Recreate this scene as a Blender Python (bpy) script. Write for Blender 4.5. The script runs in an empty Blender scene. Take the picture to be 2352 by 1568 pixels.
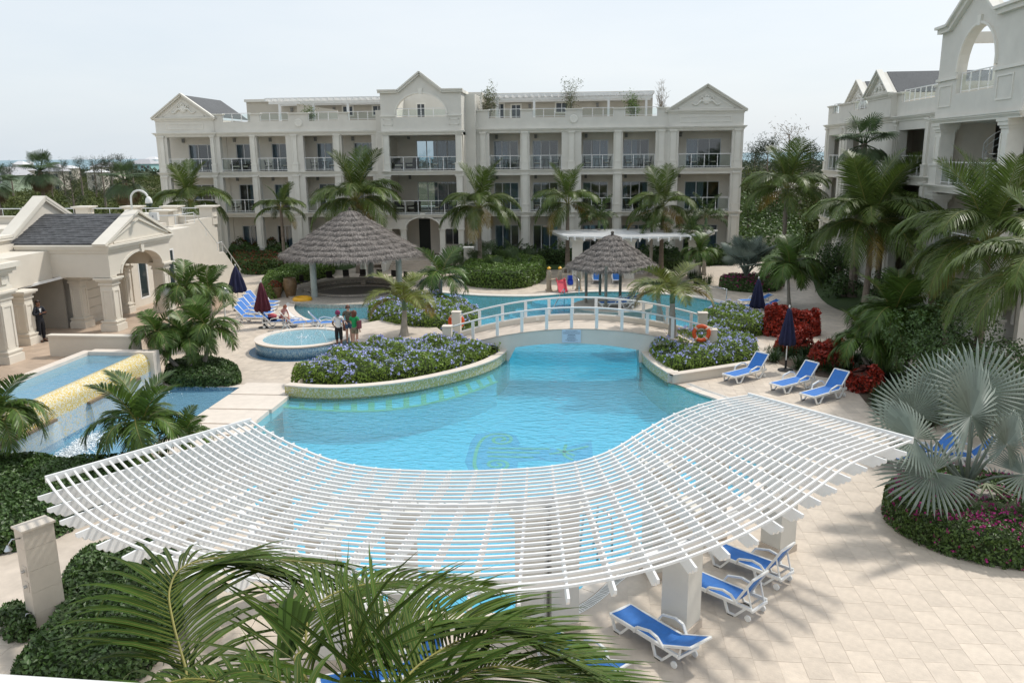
import bpy, math, random
import numpy as np
from mathutils import Vector, Matrix, Quaternion
from mathutils.geometry import delaunay_2d_cdt
R = math.radians
rnd = random.Random(7)
rng = np.random.default_rng(7)
scene = bpy.context.scene
COL = scene.collection

# ---------------- camera ----------------
F, EYE = 1880.0, 8.5                      # focal length in units of a 2352 wide picture, eye height
YAW, PITCH, ROLL = R(5.5), R(12.85), R(0.6)
cam_d = bpy.data.cameras.new('camera')
cam = bpy.data.objects.new('camera', cam_d)
COL.objects.link(cam)
cy, sy = math.cos(YAW), math.sin(YAW)
fw = Vector((-sy*math.cos(PITCH), cy*math.cos(PITCH), -math.sin(PITCH)))
rt0 = Vector((cy, sy, 0)); up0 = rt0.cross(fw)
rt = rt0*math.cos(ROLL) - up0*math.sin(ROLL)
up = up0*math.cos(ROLL) + rt0*math.sin(ROLL)
m = Matrix((rt, up, -fw)).transposed().to_4x4()
m.translation = Vector((0, 0, EYE))
cam.matrix_world = m
cam_d.sensor_width = 36.0
cam_d.lens = 36.0*F/2352
cam_d.clip_start = 0.05
cam_d.clip_end = 20000
scene.camera = cam
def ray(x, y):
    return fw + rt*((x-1176)/F) + up*((784-y)/F)
def at(x, y, z=0.0):                       # point of the level z seen at a picture position
    d = ray(x, y); t = (z-EYE)/d.z
    return Vector((d.x*t, d.y*t, z))
def atY(x, y, Y):
    d = ray(x, y); t = Y/d.y
    return Vector((d.x*t, Y, EYE+d.z*t))
def atD(x, y, D):
    return Vector((0, 0, EYE)) + ray(x, y).normalized()*D

# ---------------- light ----------------
w = bpy.data.worlds.new('World'); scene.world = w; w.use_nodes = True
nt = w.node_tree; nt.nodes.clear()
SUN_EL, SUN_DIR = R(52), Vector((0.72, 0.69, 0)).normalized()
SKYSTR, SUNSTR, EXPO = 0.135, 2.35, 0.32
sky = nt.nodes.new('ShaderNodeTexSky'); sky.sky_type = 'NISHITA'; sky.sun_disc = False
sky.sun_elevation = SUN_EL; sky.sun_rotation = math.atan2(SUN_DIR.x, SUN_DIR.y)
sky.air_density = 1.0; sky.dust_density = 2.5; sky.ozone_density = 1.0; sky.altitude = 0
veil = nt.nodes.new('ShaderNodeMix'); veil.data_type = 'RGBA'; veil.inputs[0].default_value = 0.84
veil.inputs[7].default_value = (4.85, 5.3, 5.7, 1)       # thin bright cloud veil
bg = nt.nodes.new('ShaderNodeBackground'); bg.inputs[1].default_value = SKYSTR
wo = nt.nodes.new('ShaderNodeOutputWorld')
cn = nt.nodes.new('ShaderNodeTexNoise'); cn.inputs['Scale'].default_value = 1.6; cn.inputs['Detail'].default_value = 6; cn.inputs['Roughness'].default_value = .55
ctc = nt.nodes.new('ShaderNodeTexCoord'); cmp_ = nt.nodes.new('ShaderNodeMapping'); cmp_.inputs['Scale'].default_value = (1, 1, 4.5)
crp = nt.nodes.new('ShaderNodeValToRGB'); crp.color_ramp.elements[0].position = .35; crp.color_ramp.elements[1].position = .70
crp.color_ramp.elements[0].color = (4.65, 5.15, 5.6, 1); crp.color_ramp.elements[1].color = (5.35, 5.65, 5.9, 1)
nt.links.new(ctc.outputs['Generated'], cmp_.inputs[0]); nt.links.new(cmp_.outputs[0], cn.inputs['Vector']); nt.links.new(cn.outputs[0], crp.inputs[0]); nt.links.new(crp.outputs[0], veil.inputs[7])
nt.links.new(sky.outputs[0], veil.inputs[6]); nt.links.new(veil.outputs[2], bg.inputs[0]); nt.links.new(bg.outputs[0], wo.inputs[0])
sd = bpy.data.lights.new('sun', 'SUN'); sd.energy = SUNSTR; sd.angle = R(3.5); sd.color = (1, 0.955, 0.88)
so = bpy.data.objects.new('sun', sd); COL.objects.link(so)
sv = Vector((SUN_DIR.x*math.cos(SUN_EL), SUN_DIR.y*math.cos(SUN_EL), math.sin(SUN_EL)))
so.rotation_euler = sv.to_track_quat('Z', 'Y').to_euler(); so.location = (20, 30, 60)
vs = scene.view_settings; vs.view_transform = 'Standard'; vs.look = 'None'; vs.gamma = 1; vs.use_curve_mapping = False; vs.exposure = EXPO
scene.render.engine = 'CYCLES'
scene.cycles.max_bounces = 8; scene.cycles.transparent_max_bounces = 24; scene.cycles.caustics_reflective = False; scene.cycles.caustics_refractive = False

# ---------------- materials ----------------
MATS = {}
def M(name, col=(.5, .5, .5), rough=.6, var=.12, scale=4.0, bump=0.0, bscale=40.0, metal=0.0, island=0.0, objr=0.0, spec=.5, col2=None, back=0.0, stain=0.0):
    if name in MATS: return MATS[name]
    m = bpy.data.materials.new(name); m.use_nodes = True; n = m.node_tree.nodes; L = m.node_tree.links
    p = n['Principled BSDF']; p.inputs['Roughness'].default_value = rough; p.inputs['Metallic'].default_value = metal
    p.inputs['Specular IOR Level'].default_value = spec
    tc = n.new('ShaderNodeTexCoord'); no = n.new('ShaderNodeTexNoise'); no.inputs['Scale'].default_value = scale
    no.inputs['Detail'].default_value = 6; no.inputs['Roughness'].default_value = .6
    L.new(tc.outputs['Object'], no.inputs['Vector'])
    c2 = col2 or tuple(min(1, c*(1+var)) for c in col)
    c1 = tuple(c*(1-var) for c in col)
    rp = n.new('ShaderNodeValToRGB'); rp.color_ramp.elements[0].position = .3; rp.color_ramp.elements[1].position = .7
    rp.color_ramp.elements[0].color = (*c1, 1); rp.color_ramp.elements[1].color = (*c2, 1)
    L.new(no.outputs[0], rp.inputs[0]); out = rp.outputs[0]
    def vary(src, amt, out):
        hs = n.new('ShaderNodeHueSaturation'); mp = n.new('ShaderNodeMapRange')
        mp.inputs[3].default_value = 1-amt; mp.inputs[4].default_value = 1+amt
        L.new(src, mp.inputs[0]); L.new(mp.outputs[0], hs.inputs['Value']); L.new(out, hs.inputs['Color'])
        return hs.outputs[0]
    if island:
        g = n.new('ShaderNodeNewGeometry'); out = vary(g.outputs['Random Per Island'], island, out)
    if objr:
        g = n.new('ShaderNodeObjectInfo'); out = vary(g.outputs['Random'], objr, out)
    if stain:
        n2 = n.new('ShaderNodeTexNoise'); n2.inputs['Scale'].default_value = .35; n2.inputs['Detail'].default_value = 5
        L.new(tc.outputs['Object'], n2.inputs['Vector']); out = vary(n2.outputs[0], stain, out)
    L.new(out, p.inputs['Base Color'])
    if bump:
        nb = n.new('ShaderNodeTexNoise'); nb.inputs['Scale'].default_value = bscale; nb.inputs['Detail'].default_value = 4
        L.new(tc.outputs['Object'], nb.inputs['Vector']); b = n.new('ShaderNodeBump'); b.inputs['Strength'].default_value = bump; b.inputs['Distance'].default_value = .02
        L.new(nb.outputs[0], b.inputs['Height']); L.new(b.outputs[0], p.inputs['Normal'])
    if back:      # thin leaf: light comes through
        tr = n.new('ShaderNodeBsdfTranslucent'); mx = n.new('ShaderNodeMixShader'); mx.inputs[0].default_value = back
        L.new(out, tr.inputs[0]); L.new(p.outputs[0], mx.inputs[1]); L.new(tr.outputs[0], mx.inputs[2]); L.new(mx.outputs[0], n['Material Output'].inputs[0])
    MATS[name] = m
    return m
def glassy(name, tint, ior=1.33, rough=.02, bump=0, bscale=2.0, extra=0.0, stretch=(1, 1, 1), diff=None, dfac=0.0):
    m = bpy.data.materials.new(name); m.use_nodes = True; n = m.node_tree.nodes; L = m.node_tree.links; n.clear()
    o = n.new('ShaderNodeOutputMaterial'); t = n.new('ShaderNodeBsdfTransparent'); t.inputs[0].default_value = (*tint, 1)
    g = n.new('ShaderNodeBsdfGlossy'); g.inputs['Roughness'].default_value = rough; f = n.new('ShaderNodeFresnel'); f.inputs[0].default_value = ior
    mx = n.new('ShaderNodeMixShader'); ad = n.new('ShaderNodeMath'); ad.operation = 'ADD'; ad.inputs[1].default_value = extra; ad.use_clamp = True
    ge = n.new('ShaderNodeNewGeometry'); iv = n.new('ShaderNodeMath'); iv.operation = 'SUBTRACT'; iv.inputs[0].default_value = 1; L.new(ge.outputs['Backfacing'], iv.inputs[1]); ml = n.new('ShaderNodeMath'); ml.operation = 'MULTIPLY'
    L.new(f.outputs[0], ad.inputs[0]); L.new(ad.outputs[0], ml.inputs[0]); L.new(iv.outputs[0], ml.inputs[1]); L.new(ml.outputs[0], mx.inputs[0])
    src = t.outputs[0]
    if diff:
        d = n.new('ShaderNodeBsdfDiffuse'); d.inputs[0].default_value = (*diff, 1); m2 = n.new('ShaderNodeMixShader'); m2.inputs[0].default_value = dfac
        L.new(t.outputs[0], m2.inputs[1]); L.new(d.outputs[0], m2.inputs[2]); src = m2.outputs[0]
    L.new(src, mx.inputs[1]); L.new(g.outputs[0], mx.inputs[2]); L.new(mx.outputs[0], o.inputs[0])
    if bump:
        tc = n.new('ShaderNodeTexCoord'); mp = n.new('ShaderNodeMapping'); mp.inputs['Scale'].default_value = stretch
        no = n.new('ShaderNodeTexNoise'); no.inputs['Scale'].default_value = bscale; no.inputs['Detail'].default_value = 5; no.inputs['Distortion'].default_value = .6
        b = n.new('ShaderNodeBump'); b.inputs['Strength'].default_value = 1; b.inputs['Distance'].default_value = bump
        L.new(tc.outputs['Object'], mp.inputs[0]); L.new(mp.outputs[0], no.inputs[0]); L.new(no.outputs[0], b.inputs['Height'])
        L.new(b.outputs[0], g.inputs['Normal']); L.new(b.outputs[0], f.inputs['Normal'])
    MATS[name] = m; return m
def mosaic(name, cols, scale=25.0, rough=.25, mixz=None):
    """small glass tesserae: voronoi cells on a square lattice, each with its own colour from a ramp"""
    m = bpy.data.materials.new(name); m.use_nodes = True; n = m.node_tree.nodes; L = m.node_tree.links
    p = n['Principled BSDF']; p.inputs['Roughness'].default_value = rough
    tc = n.new('ShaderNodeTexCoord'); v = n.new('ShaderNodeTexVoronoi'); v.feature = 'F1'; v.inputs['Scale'].default_value = scale; v.inputs['Randomness'].default_value = 0.15
    rp = n.new('ShaderNodeValToRGB'); rp.color_ramp.interpolation = 'CONSTANT'
    while len(rp.color_ramp.elements) < len(cols): rp.color_ramp.elements.new(.5)
    for i, c in enumerate(cols):
        rp.color_ramp.elements[i].position = i/len(cols); rp.color_ramp.elements[i].color = (*c, 1)
    sp = n.new('ShaderNodeSeparateColor')
    L.new(tc.outputs['Object'], v.inputs['Vector']); L.new(v.outputs['Color'], sp.inputs[0]); L.new(sp.outputs[0], rp.inputs[0]); L.new(rp.outputs[0], p.inputs['Base Color'])
    MATS[name] = m; return m

stucco = M('stucco', (.665, .64, .58), .85, .05, 1.2, .25, 60, stain=.11)
stucco_warm = M('stucco_warm', (.66, .61, .53), .85, .04, 1.5, .25, 60, stain=.05)
wall_in = M('recess_stucco', (.74, .69, .61), .85, .05, 1.2, .2, 60)
trim = M('trim_plaster', (.74, .715, .65), .8, .04, 2, .1, 50, stain=.06)
trim_warm = M('trim_plaster_warm', (.70, .655, .575), .8, .04, 2, .1, 50, stain=.05)
white = M('white_paint', (.78, .78, .77), .45, .05, 3, stain=.05)
white_pl = M('white_plastic', (.80, .80, .78), .35, .04, 3)
rail_al = M('rail_aluminium', (.72, .74, .75), .35, .04, 3, metal=.3)
steel = M('brushed_steel', (.55, .56, .57), .25, .05, 5, metal=1)
stone = M('travertine', (.56, .48, .40), .55, .13, 2.2, .15, 30, stain=.10)
stone_tile = M('travertine_tile', (.58, .495, .405), .5, .16, 2.5, .2, 25, island=.07, objr=.06, stain=.14)
terra_tile = M('terrace_tile', (.46, .355, .27), .5, .12, 2.5, .2, 25, island=.10, objr=.08, stain=.1)
coping = M('coping_stone', (.70, .62, .54), .55, .07, 3, .1, 30, stain=.05)
grate = M('overflow_grate', (.78, .77, .74), .5, .05, 5)
slatetile = M('asphalt_shingle', (.075, .077, .082), .9, .3, 9, .3, 60, island=.22, objr=.2)
roof_grey = M('shingle_roof', (.11, .115, .12), .9, .35, 14, .4, 50, stain=.2)
dark_in = M('interior_dark', (.13, .125, .12), .9, .1, 2)
curtain_m = M('curtain_cloth', (.62, .64, .68), .9, .08, 6)
frame_m = M('door_frame', (.68, .69, .70), .4, .03, 3)
wicker = M('dark_wicker', (.022, .018, .016), .6, .3, 60)
cushion = M('cream_cushion', (.62, .58, .48), .9, .08, 8)
blue_sling = M('blue_sling', (.025, .165, .52), .6, .10, 6, .2, 200)
navy = M('navy_canvas', (.012, .014, .05), .85, .25, 4, .3, 30)
maroon = M('maroon_canvas', (.085, .012, .024), .85, .25, 4, .3, 30)
thatch_m = M('thatch', (.255, .228, .208), .95, .35, 12, .6, 40, island=.45, stain=.12)
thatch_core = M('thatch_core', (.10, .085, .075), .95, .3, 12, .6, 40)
timber_pole = M('weathered_pole', (.40, .46, .44), .7, .12, 3)
pole_wood = M('grey_wood', (.20, .19, .16), .8, .2, 8, .3, 30)
bark = M('palm_bark', (.22, .18, .145), .9, .25, 5, .6, 25)
bark_grey = M('smooth_palm_bark', (.34, .31, .27), .8, .2, 5, .4, 12)
crownshaft = M('green_crownshaft', (.12, .19, .10), .5, .15, 5)
rachis_m = M('leaf_rib', (.20, .19, .05), .5, .15, 5)
coco = M('coconut_leaflet', (.088, .130, .026), .45, .2, 2, spec=.35, island=.3, objr=.2, back=.22)
coco_dry = M('yellowing_leaflet', (.23, .165, .035), .5, .25, 2, island=.3, objr=.2, back=.25)
adon = M('christmas_palm_leaflet', (.075, .13, .024), .42, .2, 2, spec=.35, island=.35, objr=.2, back=.2)
near_leaf = M('near_frond_leaflet', (.052, .096, .014), .5, .3, 1.5, island=.35, objr=.15, spec=.14, back=.2)
near_rib = M('near_leaf_rib', (.20, .18, .03), .5, .15, 5)
fox = M('foxtail_leaflet', (.075, .125, .035), .5, .2, 2, island=.3, objr=.2, back=.2)
bismarck = M('silver_fan_leaf', (.195, .235, .195), .5, .12, 2, island=.14, objr=.12, back=.15)
washi = M('fan_palm_leaf', (.068, .11, .040), .45, .2, 2, island=.25, objr=.2, back=.2)
dead_leaf = M('dead_fan_leaf', (.17, .12, .07), .9, .3, 2, island=.3)
bottle = M('bottle_palm_leaflet', (.14, .165, .03), .45, .25, 2, island=.3, objr=.2, back=.25)
hedge_l = M('hedge_leaf', (.072, .125, .026), .45, .25, 3, island=.45, back=.15)
hedge_b = M('bright_hedge_leaf', (.12, .20, .035), .45, .25, 3, island=.45, back=.2)
hedge_d = M('dark_hedge_leaf', (.060, .112, .026), .45, .25, 3, island=.4, back=.1)
plumb_l = M('plumbago_leaf', (.19, .28, .04), .5, .25, 3, island=.4, back=.2)
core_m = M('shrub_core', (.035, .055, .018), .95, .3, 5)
flower_b = M('plumbago_flower', (.50, .53, .86), .7, .12, 5, island=.25, back=.2)
flower_m = M('bougainvillea_flower', (.36, .02, .17), .7, .2, 5, island=.35, back=.2)
croton = M('copperleaf', (.34, .036, .018), .4, .35, 3, island=.5, back=.2)
croton_o = M('croton_leaf', (.22, .055, .02), .5, .35, 3, island=.5, back=.2)
liri = M('lily_turf_leaf', (.035, .070, .020), .4, .25, 3, island=.4, back=.15)
scrub_l = M('scrub_leaf', (.055, .098, .020), .8, .35, .08, island=.35, back=.15, col2=(.115, .13, .028))
casu = M('casuarina_leaf', (.055, .075, .038), .8, .25, .3, island=.3, back=.15)
dry_tw = M('bare_twig', (.30, .26, .21), .9, .2, 4)
olive_l = M('potted_shrub_leaf', (.13, .15, .06), .6, .25, 3, island=.4, back=.2)
grass_m = M('lawn_grass', (.045, .085, .018), .9, .25, 6, .5, 120, stain=.15)
soil = M('mulch', (.10, .07, .05), .95, .3, 12, .4, 60)
scrub_ground = M('scrub_ground', (.085, .095, .035), .95, .4, .12, .5, 1.5, col2=(.15, .13, .06))
sea_m = M('sea_water', (.10, .22, .27), .35, .25, .01)
clay = M('glazed_clay', (.17, .11, .055), .35, .35, 5, .1, 20)
yellow_pl = M('yellow_vinyl', (.80, .42, .02), .35, .06, 3)
orange_pl = M('orange_foam', (.72, .10, .02), .5, .08, 3)
red_pl = M('red_plastic', (.62, .05, .08), .4, .06, 3)
blue_pl = M('blue_plastic', (.02, .07, .50), .4, .06, 3)
tan_pl = M('tan_plastic', (.36, .29, .21), .6, .1, 3)
black_m = M('black_rubber', (.012, .012, .012), .6, .1, 5)
sign_m = M('sign_board', (.55, .66, .78), .4, .02, 3)
ink = M('sign_ink', (.05, .06, .09), .7, .02, 3)
green_house = M('pale_green_siding', (.42, .52, .37), .8, .05, 3)
aqua_house = M('pale_aqua_siding', (.36, .60, .60), .8, .05, 3)
white_roof = M('far_roof', (.66, .66, .67), .8, .08, 2)
win_dark = M('far_window', (.05, .06, .08), .2, .1, 2)
terracotta = M('terracotta', (.38, .17, .12), .8, .15, 2)
skin_l = M('pale_skin', (.56, .34, .26), .5, .05, 8)
skin_d = M('brown_skin', (.19, .09, .055), .5, .05, 8)
hair_d = M('dark_hair', (.03, .016, .012), .6, .2, 30)
hair_r = M('auburn_hair', (.12, .035, .015), .6, .2, 30)
cl_white = M('white_cotton', (.72, .72, .72), .9, .05, 8)
cl_black = M('black_cotton', (.015, .015, .018), .9, .2, 8)
cl_green = M('green_cotton', (.015, .30, .10), .9, .08, 8)
cl_khaki = M('khaki_cotton', (.22, .19, .14), .9, .1, 8)
cl_denim = M('blue_denim', (.07, .12, .21), .9, .15, 20)
cl_print = M('printed_cotton', (.03, .025, .025), .9, .1, 25, col2=(.20, .17, .13))
leather = M('brown_leather', (.11, .035, .018), .5, .15, 10)
pink_cl = M('pink_towel', (.62, .13, .15), .9, .1, 10)
lamp_w = M('lamp_white', (.78, .77, .74), .3, .03, 5)
blue_mos = mosaic('blue_mosaic', [(.10, .21, .34), (.15, .29, .42), (.26, .42, .50), (.36, .48, .52), (.12, .26, .40), (.20, .35, .47)], 28)
gold_mos = mosaic('gold_mosaic', [(.62, .42, .08), (.66, .50, .16), (.68, .62, .44), (.70, .68, .60), (.58, .42, .10), (.64, .56, .30), (.60, .58, .46)], 30)
fade_mos = mosaic('pale_mosaic', [(.55, .56, .55), (.40, .52, .60), (.60, .52, .30), (.55, .58, .58), (.32, .46, .58), (.48, .55, .58)], 26)
green_mos = mosaic('green_gold_mosaic', [(.46, .40, .14), (.52, .46, .22), (.58, .56, .46), (.38, .40, .18), (.50, .44, .18), (.62, .60, .52)], 26)
pool_floor = mosaic('pool_floor_mosaic', [(.34, .66, .76), (.38, .70, .79), (.42, .74, .82), (.36, .68, .78), (.44, .74, .80)], 12, .4)
pool_wall = mosaic('pool_wall_mosaic', [(.20, .42, .30), (.26, .48, .34), (.20, .46, .44), (.30, .50, .36), (.18, .40, .38)], 20)
inlay_blue = mosaic('inlay_blue', [(.20, .44, .64), (.23, .48, .67), (.21, .46, .65)], 12)
inlay_yel = mosaic('inlay_yellow', [(.70, .64, .20), (.66, .62, .22), (.62, .62, .28)], 12)
bar_mos = mosaic('bar_mosaic', [(.42, .38, .33), (.52, .47, .40), (.36, .33, .30), (.58, .53, .46), (.46, .40, .32)], 16, .4)
water = glassy('pool_water', (.39, .84, .97), 1.33, .05, .055, 2.8, 0.055, (1, 1.7, 1), (.24, .62, .76), .26)
water2 = glassy('basin_water', (.60, .88, .95), 1.33, .04, .03, 5, 0.02, (1, 1.6, 1), (.28, .55, .72), .45)
fount_water = glassy('fountain_water', (.62, .88, .97), 1.33, .04, .03, 8, 0.03, (1, 1, 1), (.30, .60, .76), .45)
falling = glassy('falling_water', (.88, .93, .96), 1.33, .2, .05, 9, 0.04, (3, 3, .4), (.70, .80, .86), .28)
glass_rail = glassy('rail_glass', (.90, .94, .93), 1.45, .02, extra=.03)
pane_m = glassy('window_pane', (.62, .70, .74), 1.5, .02, extra=.10)
foam_m = M('white_foam', (.85, .90, .93), .6, .05, 6)

# ---------------- builders ----------------
class MB:
    def __init__(s): s.v = []; s.f = []
    def box(s, x0, x1, y0, y1, z0, z1):
        b = len(s.v); s.v += [(x, y, z) for z in (z0, z1) for y in (y0, y1) for x in (x0, x1)]
        s.f += [tuple(b+i for i in q) for q in ((0, 2, 3, 1), (4, 5, 7, 6), (0, 1, 5, 4), (2, 6, 7, 3), (0, 4, 6, 2), (1, 3, 7, 5))]
        return s
    def prism(s, poly, z0, z1):
        a = sum(poly[i][0]*poly[(i+1) % len(poly)][1]-poly[(i+1) % len(poly)][0]*poly[i][1] for i in range(len(poly)))
        if a < 0: poly = poly[::-1]
        b = len(s.v); n = len(poly)
        s.v += [(p[0], p[1], z0) for p in poly]+[(p[0], p[1], z1) for p in poly]
        s.f.append(tuple(b+n+i for i in range(n))); s.f.append(tuple(b+n-1-i for i in range(n)))
        s.f += [(b+i, b+(i+1) % n, b+n+(i+1) % n, b+n+i) for i in range(n)]
        return s
    def slab(s, poly, axis, a, c):
        """polygon in a vertical plane given thickness; axis 'y': poly is (x,z); axis 'x': poly is (y,z)"""
        b = len(s.v); n = len(poly)
        g = (lambda p, t: (p[0], t, p[1])) if axis == 'y' else (lambda p, t: (t, p[0], p[1]))
        s.v += [g(p, a) for p in poly]+[g(p, c) for p in poly]
        s.f.append(tuple(b+i for i in range(n))); s.f.append(tuple(b+2*n-1-i for i in range(n)))
        s.f += [(b+(i+1) % n, b+i, b+n+i, b+n+(i+1) % n) for i in range(n)]
        return s
    def quad(s, *p):
        b = len(s.v); s.v += [tuple(q) for q in p]; s.f.append(tuple(range(b, b+len(p)))); return s
    def tube(s, pts, r, n=6, cap=True, closed=False):
        pts = [Vector(p) for p in pts]; k = len(pts); rs = r if hasattr(r, '__len__') else [r]*k
        b = len(s.v); prev = None
        for i, p in enumerate(pts):
            if closed: t = pts[(i+1) % k]-pts[i-1]
            else: t = pts[min(i+1, k-1)]-pts[max(i-1, 0)]
            t.normalize()
            a = prev if prev is not None else (Vector((0, 0, 1)) if abs(t.z) < .9 else Vector((1, 0, 0)))
            u = a-t*a.dot(t)
            if u.length < 1e-5: u = t.orthogonal()
            u.normalize(); prev = u; w_ = t.cross(u)
            for j in range(n):
                q = 2*math.pi*(j+.5)/n; s.v.append(tuple(p+(u*math.cos(q)+w_*math.sin(q))*rs[i]))
        for i in range(k if closed else k-1):
            i2 = (i+1) % k
            for j in range(n):
                j2 = (j+1) % n; s.f.append((b+i*n+j, b+i*n+j2, b+i2*n+j2, b+i2*n+j))
        if cap and not closed:
            s.f.append(tuple(b+n-1-j for j in range(n))); s.f.append(tuple(b+(k-1)*n+j for j in range(n)))
        return s
    def lathe(s, prof, c=(0, 0), n=24, wob=None):
        b = len(s.v); k = len(prof)
        for (r, z) in prof:
            for j in range(n):
                q = 2*math.pi*j/n; rr = r*(1 if not wob else 1+wob(q, z)); s.v.append((c[0]+rr*math.cos(q), c[1]+rr*math.sin(q), z))
        for i in range(k-1):
            for j in range(n):
                j2 = (j+1) % n; s.f.append((b+i*n+j, b+i*n+j2, b+(i+1)*n+j2, b+(i+1)*n+j))
        if prof[0][0] > 1e-4: s.f.append(tuple(b+n-1-j for j in range(n)))
        if prof[-1][0] > 1e-4: s.f.append(tuple(b+(k-1)*n+j for j in range(n)))
        return s
    def beam(s, p, q, wd, h):
        p, q = Vector(p), Vector(q); t = (q-p).normalized(); sd_ = t.cross(Vector((0, 0, 1)))
        if sd_.length < 1e-3: sd_ = Vector((1, 0, 0))
        sd_.normalize(); u = sd_.cross(t); b = len(s.v)
        for c in (p, q):
            for (i, j) in ((-1, -1), (1, -1), (1, 1), (-1, 1)): s.v.append(tuple(c+sd_*wd/2*i+u*h/2*j))
        s.f += [(b, b+1, b+2, b+3), (b+7, b+6, b+5, b+4)]+[(b+i, b+4+i, b+4+(i+1) % 4, b+(i+1) % 4) for i in range(4)]
        return s
    def mesh(s, name, mat, smooth=False):
        me = bpy.data.meshes.new(name); me.from_pydata(s.v, [], s.f); me.materials.append(mat)
        if smooth:
            me.polygons.foreach_set('use_smooth', [True]*len(me.polygons))
        me.update(); return me
    def build(s, name, mat, parent=None, smooth=False, loc=None, rz=0.0, base=False):
        if base and not parent:
            a = np.array(s.v); c = (float((a[:, 0].min()+a[:, 0].max())/2), float((a[:, 1].min()+a[:, 1].max())/2), float(a[:, 2].min()))
            s.v = [tuple(q) for q in (a-np.array(c))]; loc = c
        return put(name, s.mesh(name, mat, smooth), parent, loc, rz)
def put(name, me, parent=None, loc=None, rz=0.0):
    o = bpy.data.objects.new(name, me); COL.objects.link(o)
    if parent: o.parent = parent
    if loc is not None: o.location = loc
    if rz: o.rotation_euler = (0, 0, rz)
    return o
def tag(o, label=None, cat=None, group=None, kind=None):
    if label: o['label'] = label
    if cat: o['category'] = cat
    if group: o['group'] = group
    if kind: o['kind'] = kind
    return o
def thing(name, label, cat, loc=(0, 0, 0), rz=0.0, group=None):
    o = bpy.data.objects.new(name, None); COL.objects.link(o); o.location = loc; o.rotation_euler = (0, 0, rz); o.empty_display_size = .2
    return tag(o, label, cat, group)
def kids(o): return [c for c in bpy.data.objects if c.parent == o]
KID = {}
def proto_kids(o):
    if o.name not in KID:
        KID[o.name] = [(c, proto_kids(c)) for c in kids(o)]
    return KID[o.name]
def dup(o, loc, rz=0.0, label=None, scale=None, tree=None):
    tree = tree if tree is not None else proto_kids(o)
    r = o.copy(); COL.objects.link(r); r.location = loc; r.rotation_euler = (0, 0, rz)
    if label: r['label'] = label
    if scale: r.scale = (scale,)*3
    def rec(p, t):
        for c, sub in t:
            k = c.copy(); COL.objects.link(k); k.parent = p; rec(k, sub)
    rec(r, tree)
    return r
def npmesh(name, V, Fq, mat, parent=None, smooth=False):
    """V (n,3) array, Fq (m,k) array of faces with the same k"""
    me = bpy.data.meshes.new(name); k = Fq.shape[1]
    me.vertices.add(len(V)); me.vertices.foreach_set('co', np.asarray(V, dtype=np.float32).ravel())
    me.loops.add(Fq.size); me.loops.foreach_set('vertex_index', Fq.astype(np.int32).ravel())
    me.polygons.add(len(Fq)); me.polygons.foreach_set('loop_start', np.arange(0, Fq.size, k, dtype=np.int32))
    me.polygons.foreach_set('loop_total', np.full(len(Fq), k, dtype=np.int32))
    me.update(); me.materials.append(mat)
    me.polygons.foreach_set('use_smooth', [bool(smooth)]*len(Fq))
    return put(name, me, parent)
def leaf_quads(P, N, size, aspect=.5, jit=.9):
    """kites at P facing roughly N"""
    n = len(P); nr = N+rng.normal(0, jit, (n, 3)); nr /= np.linalg.norm(nr, axis=1)[:, None]+1e-9
    t = np.cross(nr, rng.normal(0, 1, (n, 3))); t /= np.linalg.norm(t, axis=1)[:, None]+1e-9
    b = np.cross(nr, t); sz = size*rng.uniform(.65, 1.35, (n, 1))
    V = np.stack([P-t*sz*.5, P+b*sz*aspect*.5+nr*sz*.08, P+t*sz*.5, P-b*sz*aspect*.5+nr*sz*.08], 1).reshape(-1, 3)
    return V, np.arange(4*n).reshape(n, 4)
def inside(px, py, poly):
    c = np.zeros(len(px), bool); n = len(poly)
    for i in range(n):
        x0, y0 = poly[i][:2]; x1, y1 = poly[i-1][:2]
        cond = ((y0 > py) != (y1 > py)) & (px < (x1-x0)*(py-y0)/((y1-y0) or 1e-9)+x0); c ^= cond
    return c
def smooth_poly(pts, it=2, closed=True):
    pts = [Vector(p[:2]) for p in pts]
    for _ in range(it):
        q = []
        n = len(pts)
        rngi = range(n) if closed else range(n-1)
        if not closed: q.append(pts[0])
        for i in rngi:
            a, b = pts[i], pts[(i+1) % n]; q += [a*.75+b*.25, a*.25+b*.75]
        if not closed: q.append(pts[-1])
        pts = q
    return [tuple(p) for p in pts]
def spline(pts, k=6, closed=False):
    """Catmull-Rom through the points"""
    P = [Vector(p) for p in pts]; n = len(P); out = []
    for i in range(n if closed else n-1):
        g = (lambda j: P[j % n]) if closed else (lambda j: P[max(0, min(n-1, j))])
        a, b, c, d = g(i-1), g(i), g(i+1), g(i+2)
        for j in range(k):
            t = j/k; out.append(.5*((2*b)+(c-a)*t+(2*a-5*b+4*c-d)*t*t+(3*b-a-3*c+d)*t**3))
    if not closed: out.append(P[-1])
    return out
def offset_poly(poly, d):
    """positive d grows"""
    n = len(poly); a = sum(poly[i][0]*poly[(i+1) % n][1]-poly[(i+1) % n][0]*poly[i][1] for i in range(n)); sg = 1 if a > 0 else -1
    out = []
    for i in range(n):
        p, q, r_ = Vector(poly[i-1][:2]), Vector(poly[i][:2]), Vector(poly[(i+1) % n][:2])
        t1 = (q-p).normalized(); t2 = (r_-q).normalized(); n1 = Vector((t1.y, -t1.x)); n2 = Vector((t2.y, -t2.x)); nn = (n1+n2)
        if nn.length < .3: nn = n1
        nn.normalize(); out.append(tuple(q+nn*d*sg/max(.6, nn.dot(n1))))
    return out
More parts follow.
